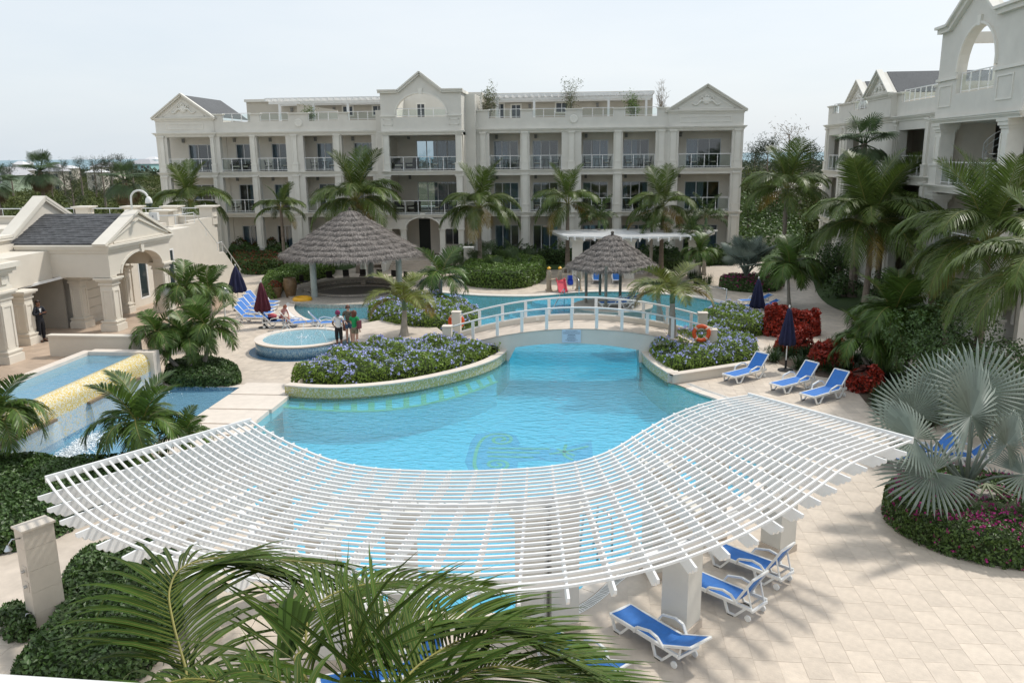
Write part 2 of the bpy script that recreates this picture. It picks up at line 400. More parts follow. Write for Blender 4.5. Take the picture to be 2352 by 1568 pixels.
def bush(name, poly, h, leaf, size, dens, parent=None, core=True, round_=.25, bump=.12, z0=0.0, flowers=None, fd=0, fs=.09, label=None, cat='hedge', group=None, corem=None, skirt=False):
    """leafy mass over a ground polygon: dark core, leaf kites on the shell, flowers"""
    poly = [tuple(p[:2]) for p in poly]
    xs = np.array([p[0] for p in poly]); ys = np.array([p[1] for p in poly]); cx, cyy = float(xs.mean()), float(ys.mean())
    root = thing(name, label, cat, (cx, cyy, z0), 0, group) if label else None
    par = root or parent; sh = np.array([cx, cyy, z0]) if root else np.zeros(3)
    area = abs(sum(poly[i][0]*poly[(i+1) % len(poly)][1]-poly[(i+1) % len(poly)][0]*poly[i][1] for i in range(len(poly))))/2
    per = sum(math.hypot(poly[i][0]-poly[i-1][0], poly[i][1]-poly[i-1][1]) for i in range(len(poly)))
    ph = rng.uniform(0, 6.28, 8)
    def top(x, y):
        return h*(1+bump*(np.sin(x*2.1+ph[0])*np.cos(y*1.7+ph[1])+.6*np.sin(x*4.7+ph[2]+y*3.9)+.4*np.cos(x*8.1+ph[3])*np.sin(y*7.3+ph[4])))
    def pts(nt_, ns):
        x = rng.uniform(xs.min(), xs.max(), nt_*4); y = rng.uniform(ys.min(), ys.max(), nt_*4); k = inside(x, y, poly); x, y = x[k][:nt_], y[k][:nt_]
        d = np.full(len(x), 1e9)
        for i in range(len(poly)):
            ax, ay = poly[i-1]; bx, by = poly[i]; L2 = (bx-ax)**2+(by-ay)**2+1e-9
            t = np.clip(((x-ax)*(bx-ax)+(y-ay)*(by-ay))/L2, 0, 1); d = np.minimum(d, np.hypot(x-ax-t*(bx-ax), y-ay-t*(by-ay)))
        rr = round_*h*1.6+.01; q = np.clip(d/rr, 0, 1); z = top(x, y)*(1-.45*(1-np.sqrt(1-(1-q)**2))) 
        P = np.stack([x, y, z0+z-rng.exponential(size*.5, len(x))], 1); N = np.tile([0, 0, 1.], (len(x), 1))
        # sides
        seg = rng.uniform(0, per, ns); acc = 0; SP = np.zeros((ns, 3)); SN = np.zeros((ns, 3))
        ccw = sum(poly[i-1][0]*poly[i][1]-poly[i][0]*poly[i-1][1] for i in range(len(poly))) > 0
        for i in range(len(poly)):
            ax, ay = poly[i-1]; bx, by = poly[i]; L = math.hypot(bx-ax, by-ay); k = (seg >= acc) & (seg < acc+L); t = (seg[k]-acc)/(L or 1); acc += L
            nx, ny = (by-ay)/(L or 1), -(bx-ax)/(L or 1)
            if not ccw: nx, ny = -nx, -ny
            zz = rng.uniform(0.02, .85, k.sum()); bul = -(zz**3)*round_*h*.6-rng.exponential(size*.4, k.sum())+size*.3
            X = ax+t*(bx-ax)+nx*bul; Y = ay+t*(by-ay)+ny*bul; SP[k] = np.stack([X, Y, z0+zz*top(X, Y)], 1); SN[k] = (nx, ny, .3)
        SP, SN = SP[SP[:, 2] != 0], SN[SP[:, 2] != 0]
        return np.vstack([P, SP]), np.vstack([N, SN])
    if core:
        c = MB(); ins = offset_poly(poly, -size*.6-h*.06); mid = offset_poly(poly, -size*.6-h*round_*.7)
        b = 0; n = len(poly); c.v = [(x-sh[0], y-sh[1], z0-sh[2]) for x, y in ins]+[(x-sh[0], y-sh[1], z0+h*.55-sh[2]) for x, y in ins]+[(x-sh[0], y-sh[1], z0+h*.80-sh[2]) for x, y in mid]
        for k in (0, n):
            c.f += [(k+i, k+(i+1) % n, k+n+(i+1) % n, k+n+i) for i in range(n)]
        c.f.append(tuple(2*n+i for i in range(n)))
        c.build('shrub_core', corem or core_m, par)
    P, N = pts(int(area*dens*1.2), int(per*h*dens))
    V, Fq = leaf_quads(P-sh, N, size, .55)
    lo = npmesh('foliage', V, Fq, leaf, par); lo['kind'] = 'stuff'
    if flowers:
        P, N = pts(int(area*fd*1.2), int(per*h*fd*.35)); P[:, 2] += size*.6
        k = rng.uniform(0, 1, len(P)) < (.35+.65*(np.sin(P[:, 0]*1.9+ph[5])*np.cos(P[:, 1]*2.3+ph[6]) > -.2)); P, N = P[k], N[k]
        P = np.repeat(P, 5, 0)+rng.normal(0, fs*.45, (len(P)*5, 3)); N = np.repeat(N, 5, 0)
        V, Fq = leaf_quads(P-sh, N, fs, .9); fo = npmesh('blossoms', V, Fq, flowers, par); fo['kind'] = 'stuff'
    return root
def G2(L, z=0): return [tuple(at(x, y, z)[:2]) for x, y in L]
# ---------------- outlines (ground plan, traced where the ground is seen) ----------------
WZ = -0.10
lowL = [at(x, y) for x, y in [(595, 957), (560, 1010), (545, 1075), (575, 1145), (640, 1225), (730, 1310), (830, 1362), (915, 1392), (1040, 1408), (1160, 1408), (1265, 1392), (1330, 1358), (1375, 1318), (1433, 1280), (1485, 1248), (1540, 1222), (1610, 1188), (1690, 1150), (1730, 1110), (1745, 1060), (1728, 1000), (1700, 955), (1660, 922), (1600, 900), (1560, 884)]]
low_curve = [tuple(p[:2]) for p in spline(lowL, 4)]
R_WALL = [at(x, y) for x, y in [(1535, 878), (1505, 858), (1482, 838), (1468, 818)]]
pool_r2 = [(2.55, 35.9), (2.9, 36.6), (4.2, 37.4)]
backR = [at(x, y) for x, y in [(1612, 750), (1650, 738), (1672, 722), (1671, 706), (1650, 694), (1600, 683), (1540, 676), (1480, 671), (1400, 669), (1325, 671), (1265, 677), (1206, 680), (1130, 679), (1071, 676), (1012, 671), (965, 664)]]
bR = [tuple(p[:2]) for p in spline(backR, 3)]
BAR = (-14.75, 50.6)
barR = 5.0
arc_bar = [(BAR[0]+barR*math.cos(a), BAR[1]+barR*math.sin(a)) for a in [R(q) for q in range(5, -128, -9)]]
backL = [at(x, y) for x, y in [(680, 694), (674, 706), (682, 718), (702, 731), (735, 739), (775, 738), (812, 734), (836, 732)]]
bL = [tuple(p[:2]) for p in spline(backL, 3)]
isl = [(-9.3, 40.6), (-7.9, 40.9), (-6.2, 40.5), (-5.0, 39.0), (-4.3, 37.2), (-3.75, 35.9)]
L_WALL = [at(x, y) for x, y in [(1165, 822), (1140, 842), (1090, 862), (1020, 881), (940, 897), (860, 907), (780, 912), (710, 911), (655, 906)]]
lw = [tuple(p[:2]) for p in spline(L_WALL, 3)]
rw = [tuple(p[:2]) for p in spline(R_WALL, 3)]
POOL = low_curve+rw+[(2.14, 33.8), (2.14, 35.6)]+pool_r2+bR+arc_bar+bL+isl+[(-3.5, 35.2)]+lw+[tuple(at(648, 907)[:2])]
def clean(poly, d=.08):
    out = []
    for p in poly:
        if not out or math.hypot(p[0]-out[-1][0], p[1]-out[-1][1]) > d: out.append(p)
    return out
POOL = clean(POOL)
BAS = [(-16.35, 17.5), (-13.05, 17.5), (-13.05, 28.75), (-16.35, 28.75)]
DECK = [(-50, -6), (34, -6), (34, 95), (-50, 95)]
def cdt_face(name, outer, holes, z, mat):
    V = []; faces = []; 
    for L in [outer]+holes:
        b = len(V); V += [Vector(p[:2]) for p in L]; faces.append(list(range(b, b+len(L))))
    E_ = [(f[i], f[(i+1) % len(f)]) for f in faces for i in range(len(f))]
    vo, eo, fo, *_ = delaunay_2d_cdt(V, E_, [], 0, 1e-4)
    C = np.array([[sum(vo[i].x for i in f)/len(f), sum(vo[i].y for i in f)/len(f)] for f in fo])
    keep = inside(C[:, 0], C[:, 1], outer)
    for h_ in holes: keep &= ~inside(C[:, 0], C[:, 1], h_)
    mb = MB(); mb.v = [(p.x, p.y, z) for p in vo]; 
    for f, k in zip(fo, keep):
        if k:
            a = sum(vo[f[i]].x*vo[f[(i+1) % len(f)]].y-vo[f[(i+1) % len(f)]].x*vo[f[i]].y for i in range(len(f)))
            mb.f.append(tuple(f) if a > 0 else tuple(reversed(f)))
    return mb
deck = tag(cdt_face('d', DECK, [POOL, BAS], -.006, stone).build('paved_deck', stone), kind='structure')
# terrain: low under the site, scrub land around, sea beyond
def terr(x, y):
    dx = max(-46-x, x-30, 0); dy = max(-2-y, y-90, 0); d = math.hypot(dx, dy)
    if d == 0: return -3.2
    h_ = -3.2+min(1, d/3)*2.9
    h_ += .7*math.sin(x*.031+1)*math.cos(y*.027)*min(1, d/60)
    if y > 200: h_ += min(1, (y-200)/150)*(-1.5+3.2*max(0, math.sin((x+260)*.012)))*(1 if x < 0 else .2)
    if y > 620: h_ -= (y-620)*.04
    return h_
mb = MB(); xs = [-900, -650, -450, -330]+list(range(-260, 200, 12))+[-49, 33, -46, 30]+[240, 330, 450, 650, 900]; xs = sorted(set(xs))
ys = sorted(set([-120, -60]+list(range(-24, 330, 12))+[-5, 93, -2, 90]+[360, 420, 480, 560, 640, 740]))
for y in ys:
    for x in xs: mb.v.append((x, y, terr(x, y)))
for j in range(len(ys)-1):
    for i in range(len(xs)-1):
        a = j*len(xs)+i; mb.f.append((a, a+1, a+1+len(xs), a+len(xs)))
tag(mb.build('terrain', scrub_ground, smooth=True), kind='structure')
sea = MB().quad((-14000, 500, -3.4), (14000, 500, -3.4), (14000, 16000, -3.4), (-14000, 16000, -3.4))
tag(sea.build('sea', sea_m), kind='structure')
# lawns
def sheet(name, poly, z, mat, kind='structure'):
    mb = MB(); b = [(p[0], p[1], z) for p in poly]
    a = sum(poly[i][0]*poly[(i+1) % len(poly)][1]-poly[(i+1) % len(poly)][0]*poly[i][1] for i in range(len(poly)))
    if a < 0: b = b[::-1]
    mb.v = b; mb.f = [tuple(range(len(b)))]; return tag(mb.build(name, mat), kind=kind)
LAWNS = [smooth_poly(G2([(1165, 612), (1200, 618), (1260, 620), (1300, 619), (1322, 612), (1322, 600), (1500, 600), (1560, 612), (1640, 612), (1680, 600)])+[(12.6, 66.5), (-7.5, 66.5), (-8, 63.5)], 1),
         smooth_poly(G2([(1866, 640), (1875, 672), (1893, 695), (1925, 712), (1962, 722), (2010, 730), (2090, 770)])+[(18, 30), (18, 68), (15.2, 68)], 1),
         [(-30, 61), (-18.6, 61), (-17.5, 66.5), (-36, 66.5), (-46, 80), (-46, 62)], [(12.6, 66), (24, 69), (33, 74), (33, 94), (-50, 94), (-50, 80), (-36, 82), (12.6, 82)]]
for i, p in enumerate(LAWNS): sheet('lawn', p, .012+i*.001, grass_m)
# ---- pools ----
def walls(poly, z0, z1, inward=True):
    mb = MB(); n = len(poly); mb.v = [(p[0], p[1], z1) for p in poly]+[(p[0], p[1], z0) for p in poly]
    mb.f = [(i, (i+1) % n, n+(i+1) % n, n+i) for i in range(n)]; return mb
PZ = -1.25
pool = thing('swimming_pool', 'free form turquoise swimming pool running under the white bridge', 'pool', (0, 30, 0))
def inpool(o): o.parent = pool; o.location = (0, -30, 0); return o
inpool(cdt_face('f', POOL, [], PZ, pool_floor).build('pool_floor', pool_floor))
inpool(walls(POOL, PZ, -.03).build('pool_wall', pool_wall))
inpool(cdt_face('w', POOL, [], WZ, water).build('water', water))
# coping and grate along the free edges
def ribbon(path, a, b, z, th=.03):
    mb = MB(); P = [Vector(p[:2]) for p in path]; n = len(P); k = []
    for i in range(n):
        t = (P[min(i+1, n-1)]-P[max(i-1, 0)]).normalized(); nn = Vector((t.y, -t.x)); k.append((P[i]+nn*a, P[i]+nn*b))
    for q in k:
        for c in q: mb.v += [(c.x, c.y, z), (c.x, c.y, z-th)]
    for i in range(n-1):
        A, B = 4*i, 4*i+4; mb.f += [(A, B, B+2, A+2), (A+1, A, A+2, A+3)[:0] or (A, A+1, B+1, B), (A+2, B+2, B+3, A+3), (A+1, A+3, B+3, B+1)]
    return mb
def sgn_for(path, test):   # which side is outside the pool
    return 1
def coping_run(path, name='coping_stone'):
    """single coping stones, each about 0.6 m long, along a path whose outside is on the side of the normal used"""
    P = [Vector(p[:2]) for p in path]; d = [0]
    for i in range(1, len(P)): d.append(d[-1]+(P[i]-P[i-1]).length)
    mid = P[len(P)//2]; t = (P[len(P)//2+1]-P[len(P)//2-1]).normalized(); nn = Vector((t.y, -t.x)); q = mid+nn*.3
    sg = -1 if inside(np.array([q.x]), np.array([q.y]), POOL)[0] else 1
    def pt(s_):
        s_ = max(0, min(d[-1]-1e-6, s_)); j = max(i for i in range(len(d)) if d[i] <= s_); j = min(j, len(P)-2)
        return P[j].lerp(P[j+1], (s_-d[j])/max(1e-6, d[j+1]-d[j]))
    L = .62; n = int(d[-1]/L)
    for i in range(n):
        a, b = i*L+.006, (i+1)*L-.006; mb = MB(); V = []
        for s_ in (a, (a+b)/2, b):
            p = pt(s_); t = (pt(s_+.1)-pt(s_-.1)).normalized(); nn = Vector((t.y, -t.x))*sg
            V.append((p-nn*.03, p+nn*.30))
        z1 = .012+rnd.uniform(-.002, .002)
        poly = [V[0][0], V[1][0], V[2][0], V[2][1], V[1][1], V[0][1]]
        mb.prism([tuple(q) for q in poly], -.05, z1); inpool(mb.build(name, coping))
    g = ribbon(path, .31*sg, .52*sg, .004, .02) if sg > 0 else ribbon(path, .52*sg, .31*sg, .004, .02)
    return g
for run in (low_curve, bR, bL):
    g = coping_run(run); o = g.build('overflow_grate', grate); inpool(o)
# grate slots
mb = MB()
for run in (low_curve[18:],):
    P = spline([Vector((*p, 0)) for p in run], 3)
    acc = 0
    for i in range(1, len(P)):
        seg = (P[i]-P[i-1]); L = seg.length
        if L < 1e-4: continue
        t = seg/L; nn = Vector((t.y, -t.x, 0)); q = P[i-1]+nn*.3
        sg = -1 if inside(np.array([q.x]), np.array([q.y]), POOL)[0] else 1
        k = acc
        while k < L:
            p = P[i-1]+t*k; a = p+nn*.33*sg; b = p+nn*.50*sg; w_ = t*.012
            mb.quad((a-w_).to_tuple()[:2]+(.008,), (b-w_).to_tuple()[:2]+(.008,), (b+w_).to_tuple()[:2]+(.008,), (a+w_).to_tuple()[:2]+(.008,)); k += .05
        acc = k-L
o = mb.build('grate_slots', M('slot_shadow_gap', (.35, .34, .32), .8)); inpool(o)
# submerged bench with gold bars, in front of the left planter wall
out = [at(x, y, -.24) for x, y in [(648, 934), (720, 940), (800, 944), (880, 942), (960, 931), (1040, 913), (1100, 893), (1140, 876)]]
ino = [at(x, y, -.24) for x, y in [(655, 918), (720, 921), (800, 922), (880, 917), (960, 906), (1035, 890), (1088, 874), (1130, 858)]]
os_ = spline(out, 6); is_ = spline(ino, 6); poly = [tuple(p[:2]) for p in os_]+[tuple(p[:2]) for p in reversed(is_)]
ledge = MB().prism(poly, PZ, -.24)
bench_m = mosaic('bench_mosaic', [(.46, .74, .80), (.52, .78, .82), (.40, .68, .78), (.56, .78, .80)], 20)
inpool(ledge.build('underwater_bench', bench_m))
n = len(os_)
for i in range(1, n-1, 3):
    a, b = os_[i], is_[i]; t = (os_[i+1]-os_[i-1]).normalized()*.11
    mb = MB(); mb.prism([tuple((a-t)[:2]), tuple((a+t)[:2]), tuple((b+t)[:2]), tuple((b-t)[:2])], -.245, -.225); inpool(mb.build('gold_bar', inlay_yel))
rb = ribbon(os_, -.04, .10, -.215, .03); inpool(rb.build('bench_edge', inlay_yel))
# arched steps of the back pool near the small island
for i in range(4):
    c = Vector((-1.9-.0*i, 50.6)); r_ = 1.6+.55*i
    pl = [(c.x+r_*math.cos(R(q)), c.y-1.2+r_*math.sin(R(q))) for q in range(195, 346, 10)]
    pl = [(max(-4.8, p[0]), p[1]) for p in pl]; inpool(MB().prism(clean(pl+[(c.x+r_*.9, c.y), (c.x-r_*.9, c.y)], .02), PZ, -.25-.24*i).build('pool_step', pool_floor))
    inpool(MB().tube([(x, y, -.24-.24*i) for x, y in pl], .03, 4).build('step_nosing', inlay_blue))
# back pool corner step
mb = MB(); pl = G2([(1000, 676), (1030, 684), (1075, 688), (1120, 687), (1125, 682), (1060, 679), (1010, 673)], -.3); mb.prism(pl, PZ, -.3); inpool(mb.build('underwater_bench', bench_m))
# bottom inlay: a column with scroll capital in blue and gold
blue_poly = [at(x, y, PZ+.006) for x, y in [(1082, 1012), (1095, 996), (1150, 990), (1185, 1000), (1195, 1018), (1190, 1024), (1290, 1030), (1358, 1012), (1362, 1048), (1330, 1062), (1240, 1056), (1190, 1060), (1188, 1076), (1160, 1086), (1080, 1086), (1068, 1060)]]
mb = MB(); mb.v = [tuple(p) for p in blue_poly]; mb.f = [tuple(range(len(blue_poly)))[::-1]]; inpool(mb.build('floor_inlay', inlay_blue))
def inl(pts, wd=.12):
    P = spline([at(x, y, PZ+.012) for x, y in pts], 6) if len(pts) > 2 else [at(x, y, PZ+.012) for x, y in pts]
    mb = ribbon(P, -wd/2, wd/2, PZ+.014, .004); inpool(mb.build('inlay_line', inlay_yel))
def spiral(cx, cy_, rx, ry, a0, turns, dirn):
    return [(cx+rx*(1-.8*k/16)*math.cos(a0+dirn*k/16*turns*2*math.pi), cy_+ry*(1-.8*k/16)*math.sin(a0+dirn*k/16*turns*2*math.pi)) for k in range(17)]
inl([(1112, 1005), (1100, 1020), (1092, 1045), (1090, 1068), (1096, 1080)])
inl([(1112, 1005), (1130, 997)]+spiral(1150, 1009, 28, 13, -1.6, 1.5, 1))
inl([(1096, 1080), (1110, 1082)]+spiral(1140, 1066, 30, 13, 1.6, 1.5, -1))
inl([(1122, 1029), (1262, 1030)], .11); inl([(1118, 1038), (1240, 1039)], .11); inl([(1120, 1047), (1225, 1050)], .11)
inl([(1262, 1042), (1300, 1036), (1352, 1024)], .11); inl([(1300, 1020), (1296, 1044), (1316, 1056)], .11); inl([(1280, 1030), (1320, 1046)], .11)
# drain grate in the pool floor
inpool(MB().prism(G2([(1025, 1078), (1062, 1078), (1064, 1086), (1024, 1086)], PZ+.006), PZ, PZ+.02).build('floor_drain', M('drain_grille', (.60, .72, .62), .5)))

# ---- cascade basin ----
basin = thing('cascade_basin', 'narrow blue basin below the gold mosaic waterfall wall', 'basin', (-14.7, 23, 0))
def inb(o): o.parent = basin; o.location = (14.7, -23, 0); return o
inb(cdt_face('f', BAS, [], -.9, blue_mos).build('basin_floor', M('basin_floor_tile', (.16, .36, .55), .5, .15, 9)))
inb(walls(BAS, -.9, -.0).build('basin_wall', blue_mos))
inb(cdt_face('w', BAS, [], -.12, water2).build('water', water2))
inb(MB().box(-16.35, -13.05, 28.751, 29.1, -.05, .02).build('rim', coping))
# foam streaks where the cascades land
for (a, b) in (((205, 1002), (110, 1072)), ((325, 905), (245, 925))):
    A, B = at(*a, -.1), at(*b, -.1); P = A[None] if False else None
    n_ = 5000; t = rng.uniform(0, 1, n_); pts = np.array([tuple(A.lerp(B, q)) for q in t])+np.stack([rng.normal(.12, .16, n_)+rng.exponential(.25, n_)*(rng.uniform(0, 1, n_) < .35), rng.normal(0, .25, n_), rng.uniform(0, .07, n_)], 1)
    pts[:, 0] = np.clip(pts[:, 0], -16.3, -13.2); V, Fq = leaf_quads(pts, np.tile([0, 0, 1.], (n_, 1)), .05, .7, .5); o = npmesh('foam', V, Fq, foam_m); o['kind'] = 'stuff'; inb(o)
# waterfall wall with rounded top and the upper channel behind it
wf = thing('waterfall_wall', 'sloping waterfall wall with rounded gold mosaic top and two spout slots', 'waterfall', (-17, 24, 0))
def inw(o): o.parent = wf; o.location = (17, -24, 0); return o
Y0, Y1 = 15.0, 28.3
prof = [(-16.36, -.9), (-16.36, .75), (-16.38, 1.0)]+[(-16.72+.34*math.cos(R(q)), 1.02+.38*math.sin(R(q))) for q in range(0, 100, 15)]+[(-16.9, 1.36), (-16.95, 1.15), (-16.95, -.9)]
def sweepY(prof, y0, y1, mat, name):
    mb = MB(); mb.slab([(p[0], p[1]) for p in prof], 'y', y0, y1); return mb.build(name, mat)
low = [p for p in prof if p[1] <= .8]
o = MB().box(-16.95, -16.36, Y0, Y1, -.9, .72).build('mosaic_face', fade_mos); inw(o)
top_ = [(-16.36, .72)]+[(-16.36, .9)]+[(-16.72+.36*math.cos(R(q)), 1.02+.38*math.sin(R(q))) for q in range(0, 100, 12)]+[(-16.95, 1.34), (-16.95, .72)]
o = sweepY(top_, Y0, Y1, gold_mos, 'gold_mosaic_top'); inw(o)
slot = M('bronze_spout', (.20, .15, .10), .5, .2, 8)
for (a, b) in ((17.5, 22.6), (24.3, 27.4)):
    inw(MB().box(-16.36, -16.24, a, b, .66, .74).build('spout_lip', slot))
    # thin falling sheet
    mb = MB(); n_ = 40
    for i in range(n_+1):
        y = a+(b-a)*i/n_
        for k, z in enumerate((.66, .45, .2, -.12)): mb.v.append((-16.24+.10*(k/3)+.012*math.sin(i*1.7+k), y, z))
    for i in range(n_):
        for k in range(3): q = i*4+k; mb.f.append((q, q+4, q+5, q+1))
    inw(mb.build('falling_water', falling, smooth=True))
inw(MB().box(-18.75, -16.95, Y0, Y1, .6, 1.02).build('channel_floor', M('channel_tile', (.20, .40, .58), .4, .15, 12)))
inw(MB().quad((-18.75, Y0, 1.30), (-16.93, Y0, 1.30), (-16.93, Y1, 1.30), (-18.75, Y1, 1.30)).build('channel_water', water2))
inw(MB().box(-19.1, -18.751, Y0, Y1+.3, .0, 1.42).build('rear_rim', coping))
inw(MB().box(-18.75, -16.2, Y1, Y1+.45, -.5, 1.44).build('end_pillar', coping))
# stepping slabs between basin and pool
ys_ = [at(540, yy)[1] for yy in (1010, 976, 942, 908, 893)]
edges = [17.5, 19.6, 21.6, 23.4]+[at(560, 976)[1], at(580, 942)[1], at(600, 908)[1], 29.4]
for i in range(len(edges)-1):
    a, b = edges[i]+.05, edges[i+1]-.05
    o = MB().box(-13.12, -11.1-.25*math.sin(i), a, b, -.35, .035).build('stepping_slab', coping, base=True)
    tag(o, ['', '', '', 'broad travertine slab half under the pergola end, beside the pool', 'broad travertine slab just beyond the pergola corner', 'middle travertine slab between basin and pool', 'travertine slab nearest the blue flowered planter'][i] or ['travertine slab deepest under the pergola', 'second travertine slab under the pergola', 'third travertine slab under the pergola'][i], 'slab', 'stepping slabs')
# ---- club terrace ----
TZ = 1.0
terr_poly = [(-45, 5), (-19.1, 5), (-19.1, 28.9), (-17.0, 28.9), (-17.0, 29.6), (-19.4, 33.2), (-20.6, 39.4), (-21.4, 45.5), (-45, 45.5)]
tag(MB().prism(terr_poly, -.3, TZ-.012).build('club_terrace', terra_tile), kind='structure')
terrace = bpy.data.objects['club_terrace']
# ---- planters ----
def curved_wall(name, path, th, z0, z1, mat, label, cat='wall', cap=None, capname='cap'):
    P = [Vector(p[:2]) for p in path]; c = Vector((0, 0))
    for p in P: c += p/len(P)
    root = thing(name, label, cat, (c.x, c.y, z0))
    pr_ = [(p.x-c.x, p.y-c.y) for p in P]
    a = ribbon([Vector(p) for p in pr_], 0, th, z1-z0, z1-z0); a.build('wall_face', mat, root)
    if cap:
        b = ribbon([Vector(p) for p in pr_], -.03 if th > 0 else .03, th+(.05 if th > 0 else -.05), z1-z0+.05, .05); b.build(capname, cap, root)
    return root
# ---------------- paving tiles ----------------
TX, TY = .41, .61
POOLX = offset_poly(POOL, .54); BASX = offset_poly(BAS, .1)
def tiles():
    cs = []
    for i in range(int(-23/TX), int(20/TX)):
        x = i*TX; off = rnd.uniform(0, TY) if i % 2 else rnd.uniform(0, .2)
        for j in range(int(4/TY), int(58/TY)):
            cs.append((x, j*TY+off))
    cs = np.array(cs); ok = np.ones(len(cs), bool)
    for dx in (0, TX/2, TX):
        for dy in (0, TY/2, TY):
            X, Y = cs[:, 0]+dx, cs[:, 1]+dy
            ok &= ~inside(X, Y, POOLX) & ~inside(X, Y, BASX) & ~inside(X, Y, terr_poly) & ~((X > -16.9) & (X < -10.8) & (Y > 14) & (Y < 29.5))
            for L_ in LAWNS: ok &= ~inside(X, Y, L_)
            ok &= (X-BAR[0])**2+(Y-BAR[1])**2 > 5.6**2
    cs = cs[ok]
    # the individually built ones: nearest in view on the open paving
    px = []
    for x, y in cs:
        q = Vector((x, y, 0))-Vector((0, 0, EYE)); z = q.dot(fw); u_, v_ = 1176+F*q.dot(rt)/max(z, .1), 784-F*q.dot(up)/max(z, .1)
        vis = (z > 1 and 0 < u_ < 2352 and v_ < 1568 and not (u_ < 1560 and v_ > 1090))
        px.append(z if vis else 1e6+z)
    o = np.argsort(px); single = cs[o[:300]]; rest = cs[o[300:]]
    return single, rest
single, rest = tiles()
pv = []
for k in range(3):
    d = (.004, .006, .008)[k]; mb = MB().box(0+.003, TX-.003, .003, TY-.003, -.014, -.001-.001*k); pv.append(mb.mesh('paving_tile', stone_tile))
for i, (x, y) in enumerate(single):
    o = put('paving_tile', pv[i % 3], deck, (x, y, 0))
B_ = np.array([(0, 0), (1, 0), (1, 1), (0, 1)])
n_ = len(rest); g = .003
cx_ = rest[:, None, 0]+g+B_[None, :, 0]*(TX-2*g); cy_ = rest[:, None, 1]+g+B_[None, :, 1]*(TY-2*g)
zt = -.001-rng.uniform(0, .003, n_)
V = np.concatenate([np.stack([cx_, cy_, np.broadcast_to(zt[:, None], cx_.shape)], 2), np.stack([cx_, cy_, np.full(cx_.shape, -.014)], 2)], 1).reshape(-1, 3)
Fb = np.array([(0, 1, 2, 3), (0, 4, 5, 1), (1, 5, 6, 2), (2, 6, 7, 3), (3, 7, 4, 0)])
Fq = (np.arange(n_)[:, None, None]*8+Fb[None]).reshape(-1, 4)
o = npmesh('paving_tiles', V, Fq, stone_tile, deck); o['kind'] = 'stuff'
joint = M('joint_mortar', (.36, .30, .25), .9, .15, 3)
mbj = None
deck.data.materials.clear(); deck.data.materials.append(stone)
# terrace tiles (300 nearest single would be too many; they are one mass)
xs_ = np.arange(-30, -19.2, .42); cs = np.array([(x, y+(.2 if i % 2 else 0)) for i, x in enumerate(xs_) for y in np.arange(20, 44, .62)])
k = np.ones(len(cs), bool)
for dx in (0, .42):
    for dy in (0, .62): k &= inside(cs[:, 0]+dx, cs[:, 1]+dy, terr_poly)
cs = cs[k]; tm = MB().box(.003, .417, .003, .617, -.012, 0).mesh('terrace_tile', terra_tile)
order = sorted(range(len(cs)), key=lambda i: cs[i][1]+abs(cs[i][0]+20)*.3)
for i in order[:260]: put('terrace_tile', tm, terrace, (cs[i][0], cs[i][1], TZ))
r_ = cs[order[260:]]; n_ = len(r_)
if n_:
    cx_ = r_[:, None, 0]+.003+B_[None, :, 0]*.414; cy_ = r_[:, None, 1]+.003+B_[None, :, 1]*.614
    V = np.concatenate([np.stack([cx_, cy_, np.full(cx_.shape, TZ)], 2), np.stack([cx_, cy_, np.full(cx_.shape, TZ-.012)], 2)], 1).reshape(-1, 3)
    Fq = (np.arange(n_)[:, None, None]*8+Fb[None]).reshape(-1, 4)
    o = npmesh('terrace_tiles', V, Fq, terra_tile, terrace); o['kind'] = 'stuff'

# ---------------- planter walls and beds ----------------
curved_wall('planter_wall', lw, .30, -.2, .33, green_mos, 'curved planter wall faced in gold green mosaic beside the pool', 'planter wall', coping, 'capstone')
curved_wall('planter_wall', rw, .30, -.2, .33, green_mos, 'short curved mosaic planter wall right of the bridge', 'planter wall', coping, 'capstone')
P_ = [at(1535, 878), at(1640, 862), at(1742, 846)]
q_ = at(1536, 878); tag(MB().box(q_.x-.04, q_.x+.36, q_.y-.02, q_.y+.36, 0, .385).build('corner_block', coping, base=True), 'pale stone corner block where the curved and straight planter walls meet', 'block')
curved_wall('planter_wall', [tuple(p[:2]) for p in P_], .25, 0, .32, stucco_warm, 'low straight rendered planter wall behind the three blue loungers', 'planter wall', coping, 'capstone')
RP_ = [tuple(at(x, y, .40)[:2]) for x, y in [(684, 876), (706, 858), (730, 842), (756, 826), (788, 806), (812, 790), (816, 768), (826, 744), (846, 740), (900, 730)]]+[(-7.5, 38.6), (-6.3, 36.0), (-6.3, 34.0), (-4.2, 34.0)]+[tuple(at(x, y)[:2]) for x, y in [(1040, 836), (900, 852), (740, 868)]]
tag(MB().prism(RP_, -.02, .40).build('raised_path', stone), kind='structure')
